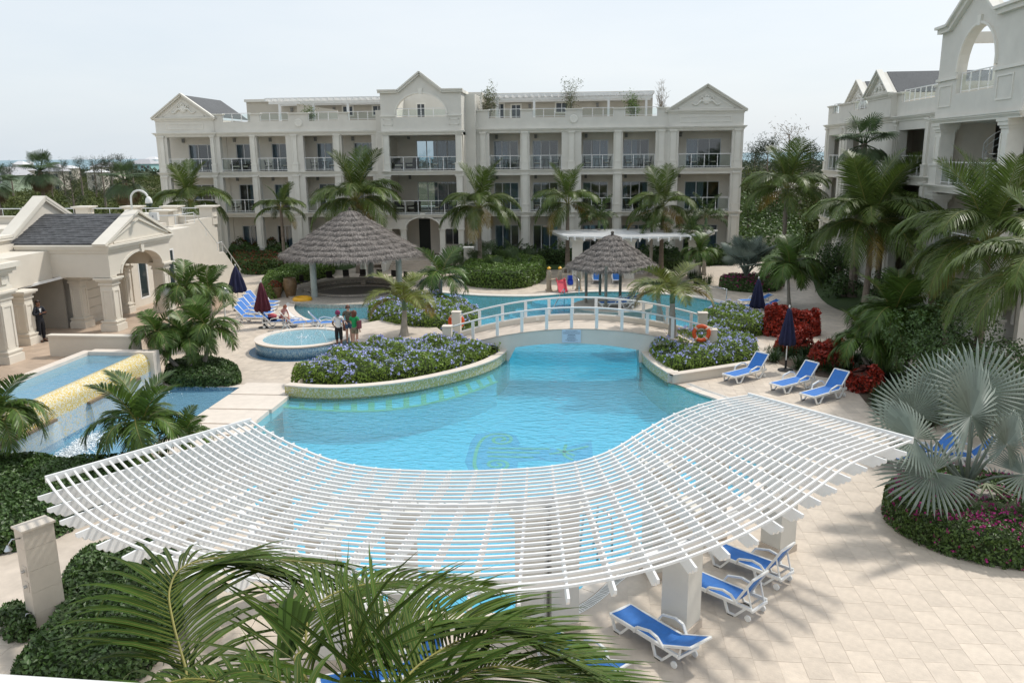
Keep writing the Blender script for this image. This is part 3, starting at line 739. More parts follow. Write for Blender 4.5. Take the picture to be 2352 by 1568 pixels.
# left end of the front planter, with its stair-like blocks
for i, (x, y, lab) in enumerate(((752, 836, 'small stone block step by the back edge of the flowered planter'), (728, 852, 'small stone block step in the middle at the flowered planter'), (706, 868, 'small stone block step nearest the slabs by the flowered planter'))):
    p = at(x, y); tag(MB().box(p.x-.35, p.x+.35, p.y-.25, p.y+.25, 0, (.16, .24, .32)[i]).build('stone_step', coping, base=True), lab, 'step', 'planter steps')
BEDS = {}
def bed(name, pts, it=2, z=0): BEDS[name] = smooth_poly(G2(pts, z), it)
BEDS['plumb_front'] = smooth_poly(G2([(668, 892), (674, 878)])+G2([(690, 858), (722, 838), (775, 818), (840, 800), (931, 794), (1026, 788), (1100, 794), (1138, 810)], .36)+G2([(1150, 826), (1112, 844), (1040, 866), (960, 882), (860, 892), (760, 897)]), 2)
bed('plumb_rear', [(838, 736), (866, 718), (920, 706), (1000, 704), (1080, 722), (1108, 744), (1090, 760), (1020, 770), (950, 770), (880, 756)])
bed('plumb_right', [(1484, 822), (1500, 800), (1560, 790), (1640, 790), (1710, 796), (1744, 820), (1738, 842), (1640, 858), (1545, 872), (1508, 852)])
bed('plumb_far_right', [(1600, 752), (1640, 730), (1690, 728), (1740, 742), (1768, 768), (1700, 778), (1630, 782)])
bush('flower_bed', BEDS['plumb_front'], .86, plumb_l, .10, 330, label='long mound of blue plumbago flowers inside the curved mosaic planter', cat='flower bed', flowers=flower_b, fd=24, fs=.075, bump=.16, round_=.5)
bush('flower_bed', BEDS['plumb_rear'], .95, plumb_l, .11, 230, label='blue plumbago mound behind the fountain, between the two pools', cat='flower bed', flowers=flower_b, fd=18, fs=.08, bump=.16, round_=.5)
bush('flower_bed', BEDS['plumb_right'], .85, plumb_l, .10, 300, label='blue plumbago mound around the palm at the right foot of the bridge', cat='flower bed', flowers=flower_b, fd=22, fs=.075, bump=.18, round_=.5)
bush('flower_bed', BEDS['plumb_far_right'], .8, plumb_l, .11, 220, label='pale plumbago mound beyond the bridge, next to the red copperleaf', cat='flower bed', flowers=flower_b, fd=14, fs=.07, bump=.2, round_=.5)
# dark clipped hedges, left foreground
def hb(pts, h, leaf, size, dens, label, it=1, **k):
    return bush(k.pop('name', 'hedge'), smooth_poly(G2(pts), it), h, leaf, size, dens, label=label, **k)
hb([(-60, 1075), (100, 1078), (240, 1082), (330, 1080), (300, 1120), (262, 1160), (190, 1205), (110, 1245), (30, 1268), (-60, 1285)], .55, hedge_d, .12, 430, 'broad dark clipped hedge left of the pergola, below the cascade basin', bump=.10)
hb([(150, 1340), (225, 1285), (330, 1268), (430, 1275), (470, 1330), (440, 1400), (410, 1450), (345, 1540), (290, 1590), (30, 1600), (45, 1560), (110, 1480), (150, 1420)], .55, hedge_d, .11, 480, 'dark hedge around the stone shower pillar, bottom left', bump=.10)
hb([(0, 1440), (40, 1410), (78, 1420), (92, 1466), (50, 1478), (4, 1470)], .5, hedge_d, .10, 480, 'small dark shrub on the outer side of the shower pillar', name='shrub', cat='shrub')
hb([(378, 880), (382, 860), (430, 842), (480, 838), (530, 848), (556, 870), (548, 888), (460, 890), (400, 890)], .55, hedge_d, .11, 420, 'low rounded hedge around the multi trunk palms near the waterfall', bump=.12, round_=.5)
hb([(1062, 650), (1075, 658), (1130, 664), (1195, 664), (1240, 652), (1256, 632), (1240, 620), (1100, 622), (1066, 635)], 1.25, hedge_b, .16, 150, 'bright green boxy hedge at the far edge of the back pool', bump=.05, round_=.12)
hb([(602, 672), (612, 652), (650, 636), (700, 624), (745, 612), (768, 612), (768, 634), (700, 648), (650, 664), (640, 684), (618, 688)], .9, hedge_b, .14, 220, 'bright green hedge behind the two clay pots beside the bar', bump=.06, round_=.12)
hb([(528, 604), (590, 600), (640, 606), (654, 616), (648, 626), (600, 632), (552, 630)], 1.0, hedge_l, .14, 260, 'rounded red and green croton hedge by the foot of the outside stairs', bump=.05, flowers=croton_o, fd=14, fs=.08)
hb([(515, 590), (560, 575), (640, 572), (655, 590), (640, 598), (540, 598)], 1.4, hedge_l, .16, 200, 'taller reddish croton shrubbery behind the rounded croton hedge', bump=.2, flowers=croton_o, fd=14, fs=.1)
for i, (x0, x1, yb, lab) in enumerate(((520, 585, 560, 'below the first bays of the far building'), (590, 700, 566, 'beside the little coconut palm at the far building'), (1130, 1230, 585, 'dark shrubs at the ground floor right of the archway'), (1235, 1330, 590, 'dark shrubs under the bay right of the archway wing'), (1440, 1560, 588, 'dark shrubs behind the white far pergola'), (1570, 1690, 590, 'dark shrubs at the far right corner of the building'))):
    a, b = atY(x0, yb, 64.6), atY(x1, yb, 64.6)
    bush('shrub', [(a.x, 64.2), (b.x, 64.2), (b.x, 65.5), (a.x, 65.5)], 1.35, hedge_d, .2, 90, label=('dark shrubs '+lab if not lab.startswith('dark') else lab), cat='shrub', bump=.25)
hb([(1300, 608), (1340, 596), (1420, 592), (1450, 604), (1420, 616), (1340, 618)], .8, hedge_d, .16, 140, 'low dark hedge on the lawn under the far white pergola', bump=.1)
hb([(1460, 612), (1540, 600), (1600, 604), (1600, 620), (1500, 624)], .9, hedge_d, .16, 140, 'dark shrubs behind the far pergola columns, by the small palm', bump=.2)
# bougainvillea rings under the silver palms
circ = [(10.25+1.9*math.cos(R(a)), 53.2+1.9*math.sin(R(a))) for a in range(0, 360, 18)]
bush('bougainvillea_ring', circ, .75, hedge_d, .13, 200, label='round bougainvillea bed under the far silver palm', cat='flower bed', flowers=flower_m, fd=22, fs=.07, bump=.05, round_=.2)
cb = (9.25, 18.5)
circ = [(cb[0]+2.25*math.cos(R(a)), cb[1]+2.15*math.sin(R(a))) for a in range(0, 360, 15)]
bush('bougainvillea_ring', circ, .72, hedge_l, .085, 620, label='large round bougainvillea bed with magenta flowers at the right edge', cat='flower bed', flowers=flower_m, fd=34, fs=.05, bump=.06, round_=.2)
# copperleaf shrubs
def blob(name, x, y, r_, h, leaf, size, dens, label, cat='shrub', z0=0, sq=.8, **k):
    p = at(x, y); pl = [(p.x+r_*math.cos(R(a))*(1+.12*math.sin(3*R(a)+x)), p.y+r_*sq*math.sin(R(a))*(1+.12*math.cos(2*R(a)+y))) for a in range(0, 360, 24)]
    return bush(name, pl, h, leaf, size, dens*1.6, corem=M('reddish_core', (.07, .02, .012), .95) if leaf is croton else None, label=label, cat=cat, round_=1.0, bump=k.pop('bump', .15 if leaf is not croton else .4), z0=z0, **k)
blob('copperleaf_shrub', 1812, 766, 1.3, 1.45, croton, .16, 190, bump=.28, label='tall deep red copperleaf shrub behind the closed navy umbrella')
blob('copperleaf_shrub', 1818, 808, .8, .95, croton, .16, 170, 'red copperleaf shrub right in front of the tallest red one')
blob('copperleaf_shrub', 1900, 842, .85, 1.1, croton, .16, 170, 'red copperleaf shrub between the umbrella and the dark bushy palms')
blob('copperleaf_shrub', 1985, 895, .7, 1.1, croton, .15, 150, 'dark red copperleaf at the foot of the bushy palms')
blob('croton_shrub', 2100, 800, 1.3, 1.2, croton_o, .17, 130, 'orange green croton shrub beneath the overhanging coconut fronds')
blob('croton_shrub', 2200, 900, 1.3, 1.1, croton_o, .17, 130, 'orange green croton shrub behind the big silver palm')
# lily turf tufts
def tuft_mesh(n=60, L=.55, seed=1):
    r2 = random.Random(seed); mb = MB()
    for i in range(n):
        a = r2.uniform(0, 6.283); e = r2.uniform(.35, 1.35); l = L*r2.uniform(.7, 1.2); b = Vector((r2.uniform(-.08, .08), r2.uniform(-.08, .08), 0))
        d = Vector((math.cos(a)*math.cos(e), math.sin(a)*math.cos(e), math.sin(e))); s_ = Vector((-math.sin(a), math.cos(a), 0))*.013
        p1 = b+d*l*.55; p2 = b+d*l+Vector((0, 0, -l*.35*math.cos(e)))
        mb.quad(b-s_*.7, b+s_*.7, p1+s_, p1-s_); mb.quad(p1-s_, p1+s_, p2)
    return mb.mesh('foliage', liri)
TUFT = [tuft_mesh(70, .6, s) for s in (1, 2, 3)]
beds_t = [smooth_poly(G2([(1745, 838), (1770, 828), (1860, 862), (1950, 874), (2000, 940), (2050, 985), (2130, 985), (2220, 960), (2360, 960), (2360, 880), (2200, 860), (2000, 830), (1900, 800), (1760, 800)]), 1)]
sheet('planting_bed', beds_t[0], .008, soil)
k = 0; pts = []
while len(pts) < 150:
    x, y = rnd.uniform(5, 22), rnd.uniform(22, 36)
    if inside(np.array([x]), np.array([y]), beds_t[0])[0]: pts.append((x, y))
root = thing('lily_turf', 'grassy dark green lily turf filling the bed behind the three loungers', 'ground cover', (8, 30, 0)); root['kind'] = 'stuff'
mbx = []
for i, (x, y) in enumerate(pts):
    o = put('foliage', TUFT[i % 3], root, (x-8, y-30, 0), rnd.uniform(0, 6)); s_ = rnd.uniform(.8, 1.3); o.scale = (s_,)*3; o['kind'] = 'stuff'
for lab, x, y in (('grassy clump under the small palm at the far paving', 1612, 652), ('grassy clump by the far pool corner, right of the little palm', 1600, 640)):
    p = at(x, y); t_ = thing('grass_clump', lab, 'plant', p)
    for i in range(4): o = put('foliage', TUFT[i % 3], t_, (rnd.uniform(-.5, .5), rnd.uniform(-.4, .4), 0)); o.scale = (1.4,)*3
# ---------------- apartment buildings ----------------
def add_curtain(mb, x0, x1, y, z0, z1):
    n = max(6, int((x1-x0)/.09)); b = len(mb.v)
    for i in range(n+1):
        x = x0+(x1-x0)*i/n; yy = y+.035*math.sin(i*1.9)+.01*math.sin(i*.7)
        mb.v += [(x, yy, z0), (x, yy, z1)]
    for i in range(n): mb.f.append((b+2*i, b+2*i+2, b+2*i+3, b+2*i+1))
RAILPOST = {}
def railing(par, x0, x1, y, z, h=1.02, step=.95, name='balcony_rail', side=None):
    """handrail, glass sheets and posts between x0 and x1 in the plane y; optional return sides"""
    hr = MB(); hr.beam((x0, y, z+h), (x1, y, z+h), .055, .045); hr.beam((x0, y, z+.1), (x1, y, z+.1), .02, .03)
    o = hr.build(name, white, par)
    n = max(1, round((x1-x0)/step)); key = round(h, 2)
    if key not in RAILPOST:
        pm = MB().box(-.022, .022, -.022, .022, 0, h); pm.box(-.04, .04, -.035, .035, .2, .26); pm.box(-.04, .04, -.035, .035, h-.28, h-.22)
        RAILPOST[key] = pm.mesh('post', white)
    for i in range(n+1):
        put('post', RAILPOST[key], o, (x0+(x1-x0)*i/n, y, z))
    for i in range(n):
        a, b = x0+(x1-x0)*i/n+.05, x0+(x1-x0)*(i+1)/n-.05
        MB().box(a, b, y-.004, y+.004, z+.08, z+h-.08).build('glass_panel', glass_rail, o)
    return o
def door(par, x0, x1, y, z0, z1, cols=3, open_=-1, name='sliding_door', curt=True):
    fr = MB(); t = .06
    fr.box(x0, x1, y-.05, y+.04, z1-t, z1).box(x0, x0+t, y-.05, y+.04, z0, z1-t).box(x1-t, x1, y-.05, y+.04, z0, z1-t).box(x0+t, x1-t, y-.05, y+.04, z0, z0+.05)
    w_ = (x1-x0)/cols
    for i in range(1, cols): fr.box(x0+w_*i-.035, x0+w_*i+.035, y-.05, y+.03, z0+.05, z1-t)
    o = fr.build(name, frame_m, par)
    for i in range(cols):
        if i == open_: continue
        MB().box(x0+w_*i+.02, x0+w_*(i+1)-.02, y-.008, y+.008, z0+.04, z1-.05).build('pane', pane_m, o)
    if curt:
        c = MB(); k = rnd.choice([0, 1, 2, 3])
        segs = {0: [(0, .34)], 1: [(0, .2), (.8, 1)], 2: [(0, .55)], 3: [(.4, 1)]}[k]
        for a, b in segs: add_curtain(c, x0+(x1-x0)*a, x0+(x1-x0)*b, y+.22, z0+.03, z1-.05)
        c.build('curtain', curtain_m, o)
    return o
def pilaster(mb, x, y, z0, z1, w_=.42, d=.09, capd=.07):
    """strip with plinth, panel recess edges and capital, proud of the plane y towards -y"""
    mb.box(x-w_/2-.05, x+w_/2+.05, y-d-.05, y, z0, z0+.55*min(1, (z1-z0)/3))
    zb = z0+.55*min(1, (z1-z0)/3)
    mb.box(x-w_/2-.08, x+w_/2+.08, y-d-.08, y, zb, zb+.07)
    mb.box(x-w_/2, x+w_/2, y-d, y, zb+.07, z1-.16)
    for sx in (-1, 1): mb.box(x+sx*(w_/2-.05)-.03, x+sx*(w_/2-.05)+.03, y-d-.025, y-d, zb+.2, z1-.3)
    mb.box(x-w_/2+.05, x+w_/2-.05, y-d-.025, y-d, z1-.3, z1-.25)
    mb.box(x-w_/2-.04, x+w_/2+.04, y-d-.05, y, z1-.16, z1-.09); mb.box(x-w_/2-.08, x+w_/2+.08, y-d-.09, y, z1-.09, z1)
def cornice(mb, x0, x1, y, z, k=1.0, ends=True):
    """stepped moulding, top at z, running along x, proud towards -y"""
    e = 1 if ends else 0
    for (d, a, b) in ((.05, -.26, -.17), (.10, -.17, -.12), (.16, -.12, -.05), (.21, -.05, 0)):
        mb.box(x0-d*k*e, x1+d*k*e, y-d*k, y, z+a*k, z+b*k)
def block_storey(par, x0, x1, y, z0, z1, bays, zt, depth=2.1, doors=None, side_walls=True, rail=True, floor=3):
    """one storey: piers and lintel in front, recess with rear wall, doors, ceiling is the slab above"""
    mb = MB(); cur = x0
    for (a, b) in bays:
        if a > cur: mb.box(cur, a, y, y+.45, z0, z1)
        mb.box(a, b, y, y+.45, zt, z1); cur = b
    if cur < x1: mb.box(cur, x1, y, y+.45, z0, z1)
    mb.build('pier_wall', stucco, par)
    bw = MB(); yb = y+depth; cur = x0; dh = min(zt-.55, z0+2.25)
    for i, (a, b) in enumerate(bays):
        dw = b-a; d0, d1 = ((a+dw*.16, b-.02) if (a+b)/2 < -12 else (a+dw*.04, a+dw*.86)) if dw < 3 else (a+dw*.20, b-dw*.12)
        if doors: d0, d1 = doors[i]
        bw.box(cur, d0, yb, yb+.2, z0, z1); bw.box(d0, d1, yb, yb+.2, dh, z1); cur = d1
        door(par, d0, d1, yb+.1, z0+.02, dh, 2 if d1-d0 < 2 else 3)
        if rail: railing(par, a+.02, b-.02, y+.12, z0+.04)
    bw.box(cur, x1, yb, yb+.2, z0, z1)
    if side_walls:
        g = [(bays[i][1]+bays[i+1][0])/2 for i in range(len(bays)-1) if bays[i+1][0]-bays[i][1] > 1.2]
        for x in g: bw.box(x-.1, x+.1, y+.45, yb, z0, z1)
        bw.box(x1-.2, x1, y+.45, yb, z0, z1)
    bw.build('recess_wall', wall_in, par)
    return d0
lamp_mesh = MB().box(-.1, .1, -.12, 0, -.14, .14).box(-.13, .13, -.14, 0, .14, .17).mesh('wall_lamp', M('lantern_metal', (.22, .22, .21), .5))
def crest(par, x, y, z, s=1.0):
    mb = MB(); mb.lathe([(0, -.0), (.26*s, .0), (.30*s, .04), (.22*s, .09), (0, .12)], (0, 0), 16)
    mb.v = [(x+a, y-c, z+b) for a, b, c in mb.v]
    for sx in (-1, 1):
        P = [(x+sx*(.2+.85*t)*s, y-.05, z+(-.05-.22*t+.10*math.sin(t*7))*s) for t in [k/10 for k in range(11)]]; mb.tube(P, [.10*s*(1-.5*k/10) for k in range(11)], 6)
        mb.tube([(x+sx*(.25+.25*t)*s, y-.05, z+(.1+.22*math.sin(t*3))*s) for t in [k/6 for k in range(7)]], .05*s, 5)
    mb.tube([(x-.16*s, y-.05, z+.28*s), (x, y-.06, z+.40*s), (x+.16*s, y-.05, z+.28*s)], .06*s, 5)
    return mb.build('relief_crest', trim, par)
def pediment(par, x0, x1, y, z, h, depth, m1=None, m2=None, cr=True, roof=True):
    xm = (x0+x1)/2
    MB().slab([(x0, z), (x1, z), (xm, z+h)], 'y', y, y+.3).build('gable', m1 or stucco, par)
    t = MB(); cornice(t, x0, x1, y, z)
    for sx in (0, 1):
        a = Vector((x0 if sx == 0 else x1, y-.11, z+.02)); b = Vector((xm, y-.11, z+h+.02)); d = (a-b).normalized()
        a = a+d*.25; t.beam(a, b, .22, .14); t.beam(a+Vector((0, -.05, .10)), b+Vector((0, -.05, .10)), .34, .08)
        c0 = Vector((x0+.7 if sx == 0 else x1-.7, y-.015, z+.1)); c1 = Vector((xm, y-.015, z+h-.35)); t.beam(c0, c1, .03, .07)
    t.box(x0+.7, x1-.7, y-.03, y, z+.08, z+.14)
    t.build('pediment_moulding', m2 or trim, par)
    if cr: crest(par, xm, y, z+h*.38, min(1, (x1-x0)/5))
    if roof:
        r_ = MB(); dx = .1
        for sx in (0, 1):
            a = x0 if sx == 0 else x1; r_.quad((a, y+.3, z+.03), (a, y+depth, z+.03), (xm, y+depth, z+h+.03), (xm, y+.3, z+h+.03))
        r_.build('shingle_roof', roof_grey, par)
def wicker_set(loc_fn, desc, kind=0, parent_rot=0):
    pass
# furniture prototypes
def wchair():
    t = thing('wicker_chair', '', 'chair'); 
    b = MB().box(-.25, .25, -.24, .24, .34, .42); b.build('seat', wicker, t)
    mb = MB()
    for i in range(7):
        x = -.24+.08*i; mb.quad((x, .22, .42), (x+.078, .22, .42), (x+.078+.0, .30, .88-.02*abs(i-3)), (x, .30, .88-.02*abs(i-3)))
    mb.beam((-.26, .30, .87), (.26, .30, .87), .04, .04); mb.build('backrest', wicker, t)
    for sx in (-1, 1):
        MB().tube([(sx*.27, -.22, .0), (sx*.28, -.22, .62), (sx*.28, .26, .66)], .018, 5).build('arm', wicker, t)
        MB().box(sx*.25-.02, sx*.25+.02, .2, .24, 0, .36).build('leg', wicker, t)
    MB().box(-.22, .22, -.22, .2, .42, .47).build('cushion', cushion, t)
    return t
def wtable():
    t = thing('wicker_table', '', 'table'); MB().lathe([(.0, .70), (.42, .70), (.42, .73), (0, .73)], n=16).build('table_top', wicker, t)
    mb = MB()
    for q in range(4): a = R(45+90*q); mb = MB().tube([(.30*math.cos(a), .30*math.sin(a), 0), (.2*math.cos(a), .2*math.sin(a), .7)], .02, 5); mb.build('leg', wicker, t)
    return t
def wlounge():
    t = thing('wicker_armchair', '', 'armchair')
    MB().box(-.32, .32, -.4, .3, .22, .36).build('seat', wicker, t); MB().slab([(.25, .3), (.33, .3), (.48, .95), (.40, .95)], 'x', -.32, .32).build('backrest', wicker, t)
    for sx in (-1, 1): MB().box(sx*.36-.04, sx*.36+.04, -.4, .35, .1, .58).build('arm', wicker, t)
    MB().box(-.3, .3, -.38, .26, .36, .44).build('cushion', cushion, t)
    return t
CH, TB, LG = wchair(), wtable(), wlounge()
used = {}
ORD = ['first', 'second', 'third', 'fourth', 'fifth', 'sixth', 'seventh', 'eighth', 'ninth', 'tenth']
def place(proto, loc, rz, label, group):
    if proto.name not in used:
        used[proto.name] = 1; proto_kids(proto); proto.location = loc; proto.rotation_euler = (0, 0, rz); proto['label'] = label; proto['group'] = group; return proto
    r = dup(proto, loc, rz, label); r['group'] = group; return r
def furnish(Mx, rzb, a, b, y, z, kind, where):
    c = (a+b)/2
    def pp(x, yy): v = Mx @ Vector((x, yy, z)); return v
    if kind == 0:
        place(TB, pp(c, y+1.0), rzb, 'round wicker table, '+where, 'balcony tables')
        place(CH, pp(c-.75, y+1.0), rzb+R(100), 'wicker chair left of the table, '+where, 'balcony chairs')
        place(CH, pp(c+.75, y+1.05), rzb-R(80), 'wicker chair right of the table, '+where, 'balcony chairs')
    elif kind == 1:
        place(LG, pp(c-.6, y+1.2), rzb+R(25), 'left cushioned wicker armchair, '+where, 'balcony armchairs')
        place(LG, pp(c+.6, y+1.2), rzb-R(30), 'right cushioned wicker armchair, '+where, 'balcony armchairs')
    else:
        place(LG, pp(c+.1, y+1.2), rzb+R(-60), 'lone cushioned wicker armchair, '+where, 'balcony armchairs')
GF, S2, S3, TOPZ = .55, 4.02, 7.35, 10.5
# ===== far building =====
fb = thing('apartment_building', 'long three storey pale apartment building with arched centre pavilion facing the pool', 'building', (-12, 66, 0))
fb.location = (0, 66, 0)
I = Matrix.Translation((0, 66, 0))
LW = [(-30.1, -27.6), (-27.0, -24.57), (-23.12, -20.67), (-19.95, -17.49)]
RW = [(-8.0, -5.54), (-4.82, -2.29), (-.75, 1.75), (2.46, 4.98)]
LP, RP = [(-34.55, -30.9)], [(6.74, 10.78)]
floors = [(GF, S2-.3, 3.68, 1), (S2, S3-.3, 6.9, 2), (S3, TOPZ-.26, 10.14, 3)]
segs = [('left end pavilion', -35.45, -30.45, 0.0, LP), ('left wing', -30.45, -16.3, .05, LW), ('right wing', -9.0, 5.9, .05, RW), ('right end pavilion', 5.9, 11.63, 0.0, RP)]
for nm, x0, x1, y, bays in segs:
    for (z0, z1, zt, fl) in floors:
        block_storey(fb, x0, x1, y, z0, z1, bays, zt, rail=(fl > 1), side_walls=(nm != 'left end pavilion'))
        MB().box(x0, x1, y+.001, y+9, z0-.3, z0).build('floor_slab', stucco, fb)
        mb = MB(); cornice(mb, x0, x1, y, z0 if fl > 1 else z0+.001, .8)
        mb.build('string_course', trim, fb)
        # pilasters on the piers
        mb = MB(); edges = [x0]+[q for b in bays for q in b]+[x1]
        for i in range(0, len(edges), 2):
            a, b = edges[i], edges[i+1]
            if b-a > .35: pilaster(mb, (a+b)/2 if b-a < 1.6 else (a+b)/2, y, z0, z1, min(.42, (b-a)*.6))
        mb.build('pilasters', trim, fb)['kind'] = 'stuff'
        if fl > 1:
            for i, (a, b) in enumerate(bays):
                if rnd.random() < .9:
                    furnish(I, 0, a, b, y, z0+.02, rnd.choice([0, 0, 1, 2]) if b-a < 3 else 0, '%s floor, %s%s' % (('', 'first', 'second', 'third')[fl], (ORD[i]+' bay of ' if len(bays) > 1 else ''), nm))
                put('wall_lamp', lamp_mesh, fb, (a+.35, y+2.1, z1-.35))
    mb = MB(); cornice(mb, x0, x1, y, TOPZ, 1.1); mb.build('main_cornice', trim, fb)
MB().box(-35.25, -16.3, 9, 9.3, GF-.3, TOPZ).box(-35.3, -35.1, 2.5, 9, GF-.3, TOPZ).box(11.3, 11.5, .45, 9, GF-.3, TOPZ).box(-9.0, 11.5, 9, 9.3, GF-.3, TOPZ).build('rear_wall', stucco, fb)
MB().box(-35.3, 11.5, 2.3, 9, TOPZ-.26, TOPZ+.1).box(-30.4, -16.3, .06, 2.3, TOPZ-.26, TOPZ+.0).box(-9, 5.9, .06, 2.3, TOPZ-.26, TOPZ+.0).build('roof_slab', stucco, fb)
for (x0, x1) in ((-35.4, -30.45), (5.9, 11.6)):
    MB().box(x0, x1, 0, .4, TOPZ, 11.55).box(x0, x0+.3, .4, 6, TOPZ, 11.55).box(x1-.3, x1, .4, 6, TOPZ, 11.55).build('attic_wall', stucco, fb)
    mb = MB(); a, b, c, d = x0+.9, x1-.9, TOPZ+.28, 11.22
    mb.box(a, b, -.03, 0, c, c+.06).box(a, b, -.03, 0, d-.06, d).box(a, a+.06, -.03, 0, c+.06, d-.06).box(b-.06, b, -.03, 0, c+.06, d-.06); mb.build('attic_panel', trim, fb)
    pediment(fb, x0, x1, 0, 11.68, 1.75, 7.2)
# parapet with railings
def parapet(par, x0, x1, y, gaps, z0=TOPZ, zs=11.30, zp=11.92):
    mb = MB(); mb.box(x0, x1, y, y+.3, z0, zs); cur = x0; t = MB()
    for (a, b) in gaps+[(x1, x1)]:
        if a > cur:
            mb.box(cur, a, y, y+.3, zs, zp-.1); t.box(cur-.06, a+.06, y-.07, y+.37, zp-.1, zp-.04); t.box(cur-.1, a+.1, y-.11, y+.41, zp-.04, zp+.02)
        cur = b
    mb.build('parapet', stucco, par); t.build('parapet_cap', trim, par)
    for (a, b) in gaps: railing(par, a+.03, b-.03, y+.12, zs, .66, .8, 'roof_rail')
parapet(fb, -30.45, -16.3, .05, [(-29.75, -27.35), (-26.6, -24.2), (-22.6, -20.1), (-19.35, -16.9)])
parapet(fb, -9.0, 5.9, .05, [(-8.05, -5.45), (-4.6, -1.95), (-.75, 1.75), (2.55, 5.1)])
mb = MB()
for x in (-23.4, -1.36):
    m2 = MB().lathe([(0, 0), (.3, 0), (.33, .04), (.24, .07), (.2, .05), (0, .06)], n=20); mb = m2; mb.v = [(x+a, .05-c, 11.15+b) for a, b, c in mb.v]; mb.build('roundel', trim, fb)
# penthouse set back
def pent(x0, x1, zt, y=4.6):
    w_ = MB(); w_.box(x0, x1, y, y+.25, TOPZ+.1, zt).box(x0, x0+.2, y+.25, 9, TOPZ+.1, zt).box(x1-.2, x1, y+.25, 9, TOPZ+.1, zt); w_.build('penthouse_wall', M('penthouse_stucco', (.50, .46, .39), .85, .05, 1.2, .2, 60), fb)
    MB().box(x0-.1, x1+.1, y-.2, 9.2, zt, zt+.22).build('penthouse_roof', stucco, fb)
pent(-29.5, -16.4, 13.1); pent(-8.6, 5.0, 13.25)
def win(par, x0, x1, y, z0, z1, name='window'):
    t = MB(); t.box(x0-.12, x1+.12, y-.06, y, z0-.12, z0).box(x0-.12, x1+.12, y-.06, y, z1, z1+.12).box(x0-.12, x0, y-.06, y, z0, z1).box(x1, x1+.12, y-.06, y, z0, z1)
    o = t.build(name, trim, par); MB().box(x0, x1, y-.025, y-.01, z0, z1).build('pane', M('dark_pane', (.04, .05, .06), .08, .1, 2), o)
    MB().box((x0+x1)/2-.03, (x0+x1)/2+.03, y-.045, y-.026, z0, z1).build('mullion', frame_m, o); return o
for x in (-20.6, -18.0): win(fb, x-.4, x+.4, 4.6, 11.9, 12.6)
win(fb, -17.2, -16.6, 4.6, 10.9, 12.6); win(fb, -6.6, -5.9, 4.6, 10.9, 12.5); win(fb, -2.9, -2.0, 4.6, 11.9, 12.6); win(fb, -7.9, -7.3, 4.6, 10.9, 12.6)
for x in (-25.5, -21.8, -17.8, -9+.9, -5.1, .5): put('wall_lamp', lamp_mesh, fb, (x, 4.6, 12.4))
# white roof pergolas
def roofperg(x0, x1):
    p = MB(); p.box(x0, x1, 1.7, 1.85, 12.72, 12.92).box(x0, x1, 4.2, 4.35, 12.72, 12.92); n = int((x1-x0)/3.1)
    o = p.build('roof_pergola', white, fb)
    for i in range(n+1): x = x0+.9+(x1-x0-1.4)*i/max(1, n); MB().box(x-.09, x+.09, 1.68, 1.86, TOPZ, 12.72).build('post', white, o)
    rf = MB().box(-.04, .04, 1.0, 4.5, 12.92, 13.12).mesh('rafter', white)
    k = x0
    while k <= x1: put('rafter', rf, o, (k, 0, 0)); k += .52
    sl = MB()
    for i in range(14): y = 1.05+.25*i; sl.box(x0-.1, x1+.1, y, y+.05, 13.12, 13.17)
    sl.build('slats', white, o)['kind'] = 'stuff'
roofperg(-26.4, -16.4); roofperg(-8.4, 4.8)
mb = MB(); mb.slab([(0, 11.0), (0, 12.9), (3.4, 12.35), (3.4, 11.0)], 'y', 2.2, 2.4); mb.v = [(a-24.2, b, c-.15) for a, b, c in mb.v]; mb.build('stair_wall', stucco_warm, fb)
# centre pavilion
cx0, cx1, py = -16.0, -9.78, -2.5
for (z0, z1, zt, fl) in floors[1:]:
    a, b = -15.4, -10.3
    MB().box(cx0, cx0+.1, py+.001, 2.3, z0, z1).box(cx0+.1, cx1-.1, 2.1, 2.3, z0+2.35, z1).box(cx0+.1, -14.3, 2.1, 2.3, z0, z0+2.35).box(-10.9, cx1-.1, 2.1, 2.3, z0, z0+2.35).box(cx1-.25, cx1, py+.6, 2.3, z0, z1).build('recess_wall', wall_in, fb)
    door(fb, -14.3, -10.9, 2.2, z0+.02, z0+2.35, 4)
    mb = MB()
    for x in (cx0+.3, cx1-.28):
        pilaster(mb, x, py+.36, z0, z1-.02, .46, .3, .1)
    mb.build('columns', trim, fb)['kind'] = 'stuff'
    MB().box(cx0, cx1, py, 9, z0-.32, z0).build('floor_slab', stucco, fb)
    mb = MB(); cornice(mb, cx0, cx1, py, z0, .8); mb.build('string_course', trim, fb)
    railing(fb, -15.45, -10.25, py+.15, z0+.02, 1.02, 1.0)
    for k, xx in enumerate((-14.6, -11.4)):
        furnish(I, 0, xx-1, xx+1, py+.4, z0+.02, (1, 0)[k], '%s floor of centre pavilion, %s end' % (('', '', 'second', 'third')[fl], ('left', 'right')[k]))
    put('wall_lamp', lamp_mesh, fb, (-14.9, 2.1, z1-.3))
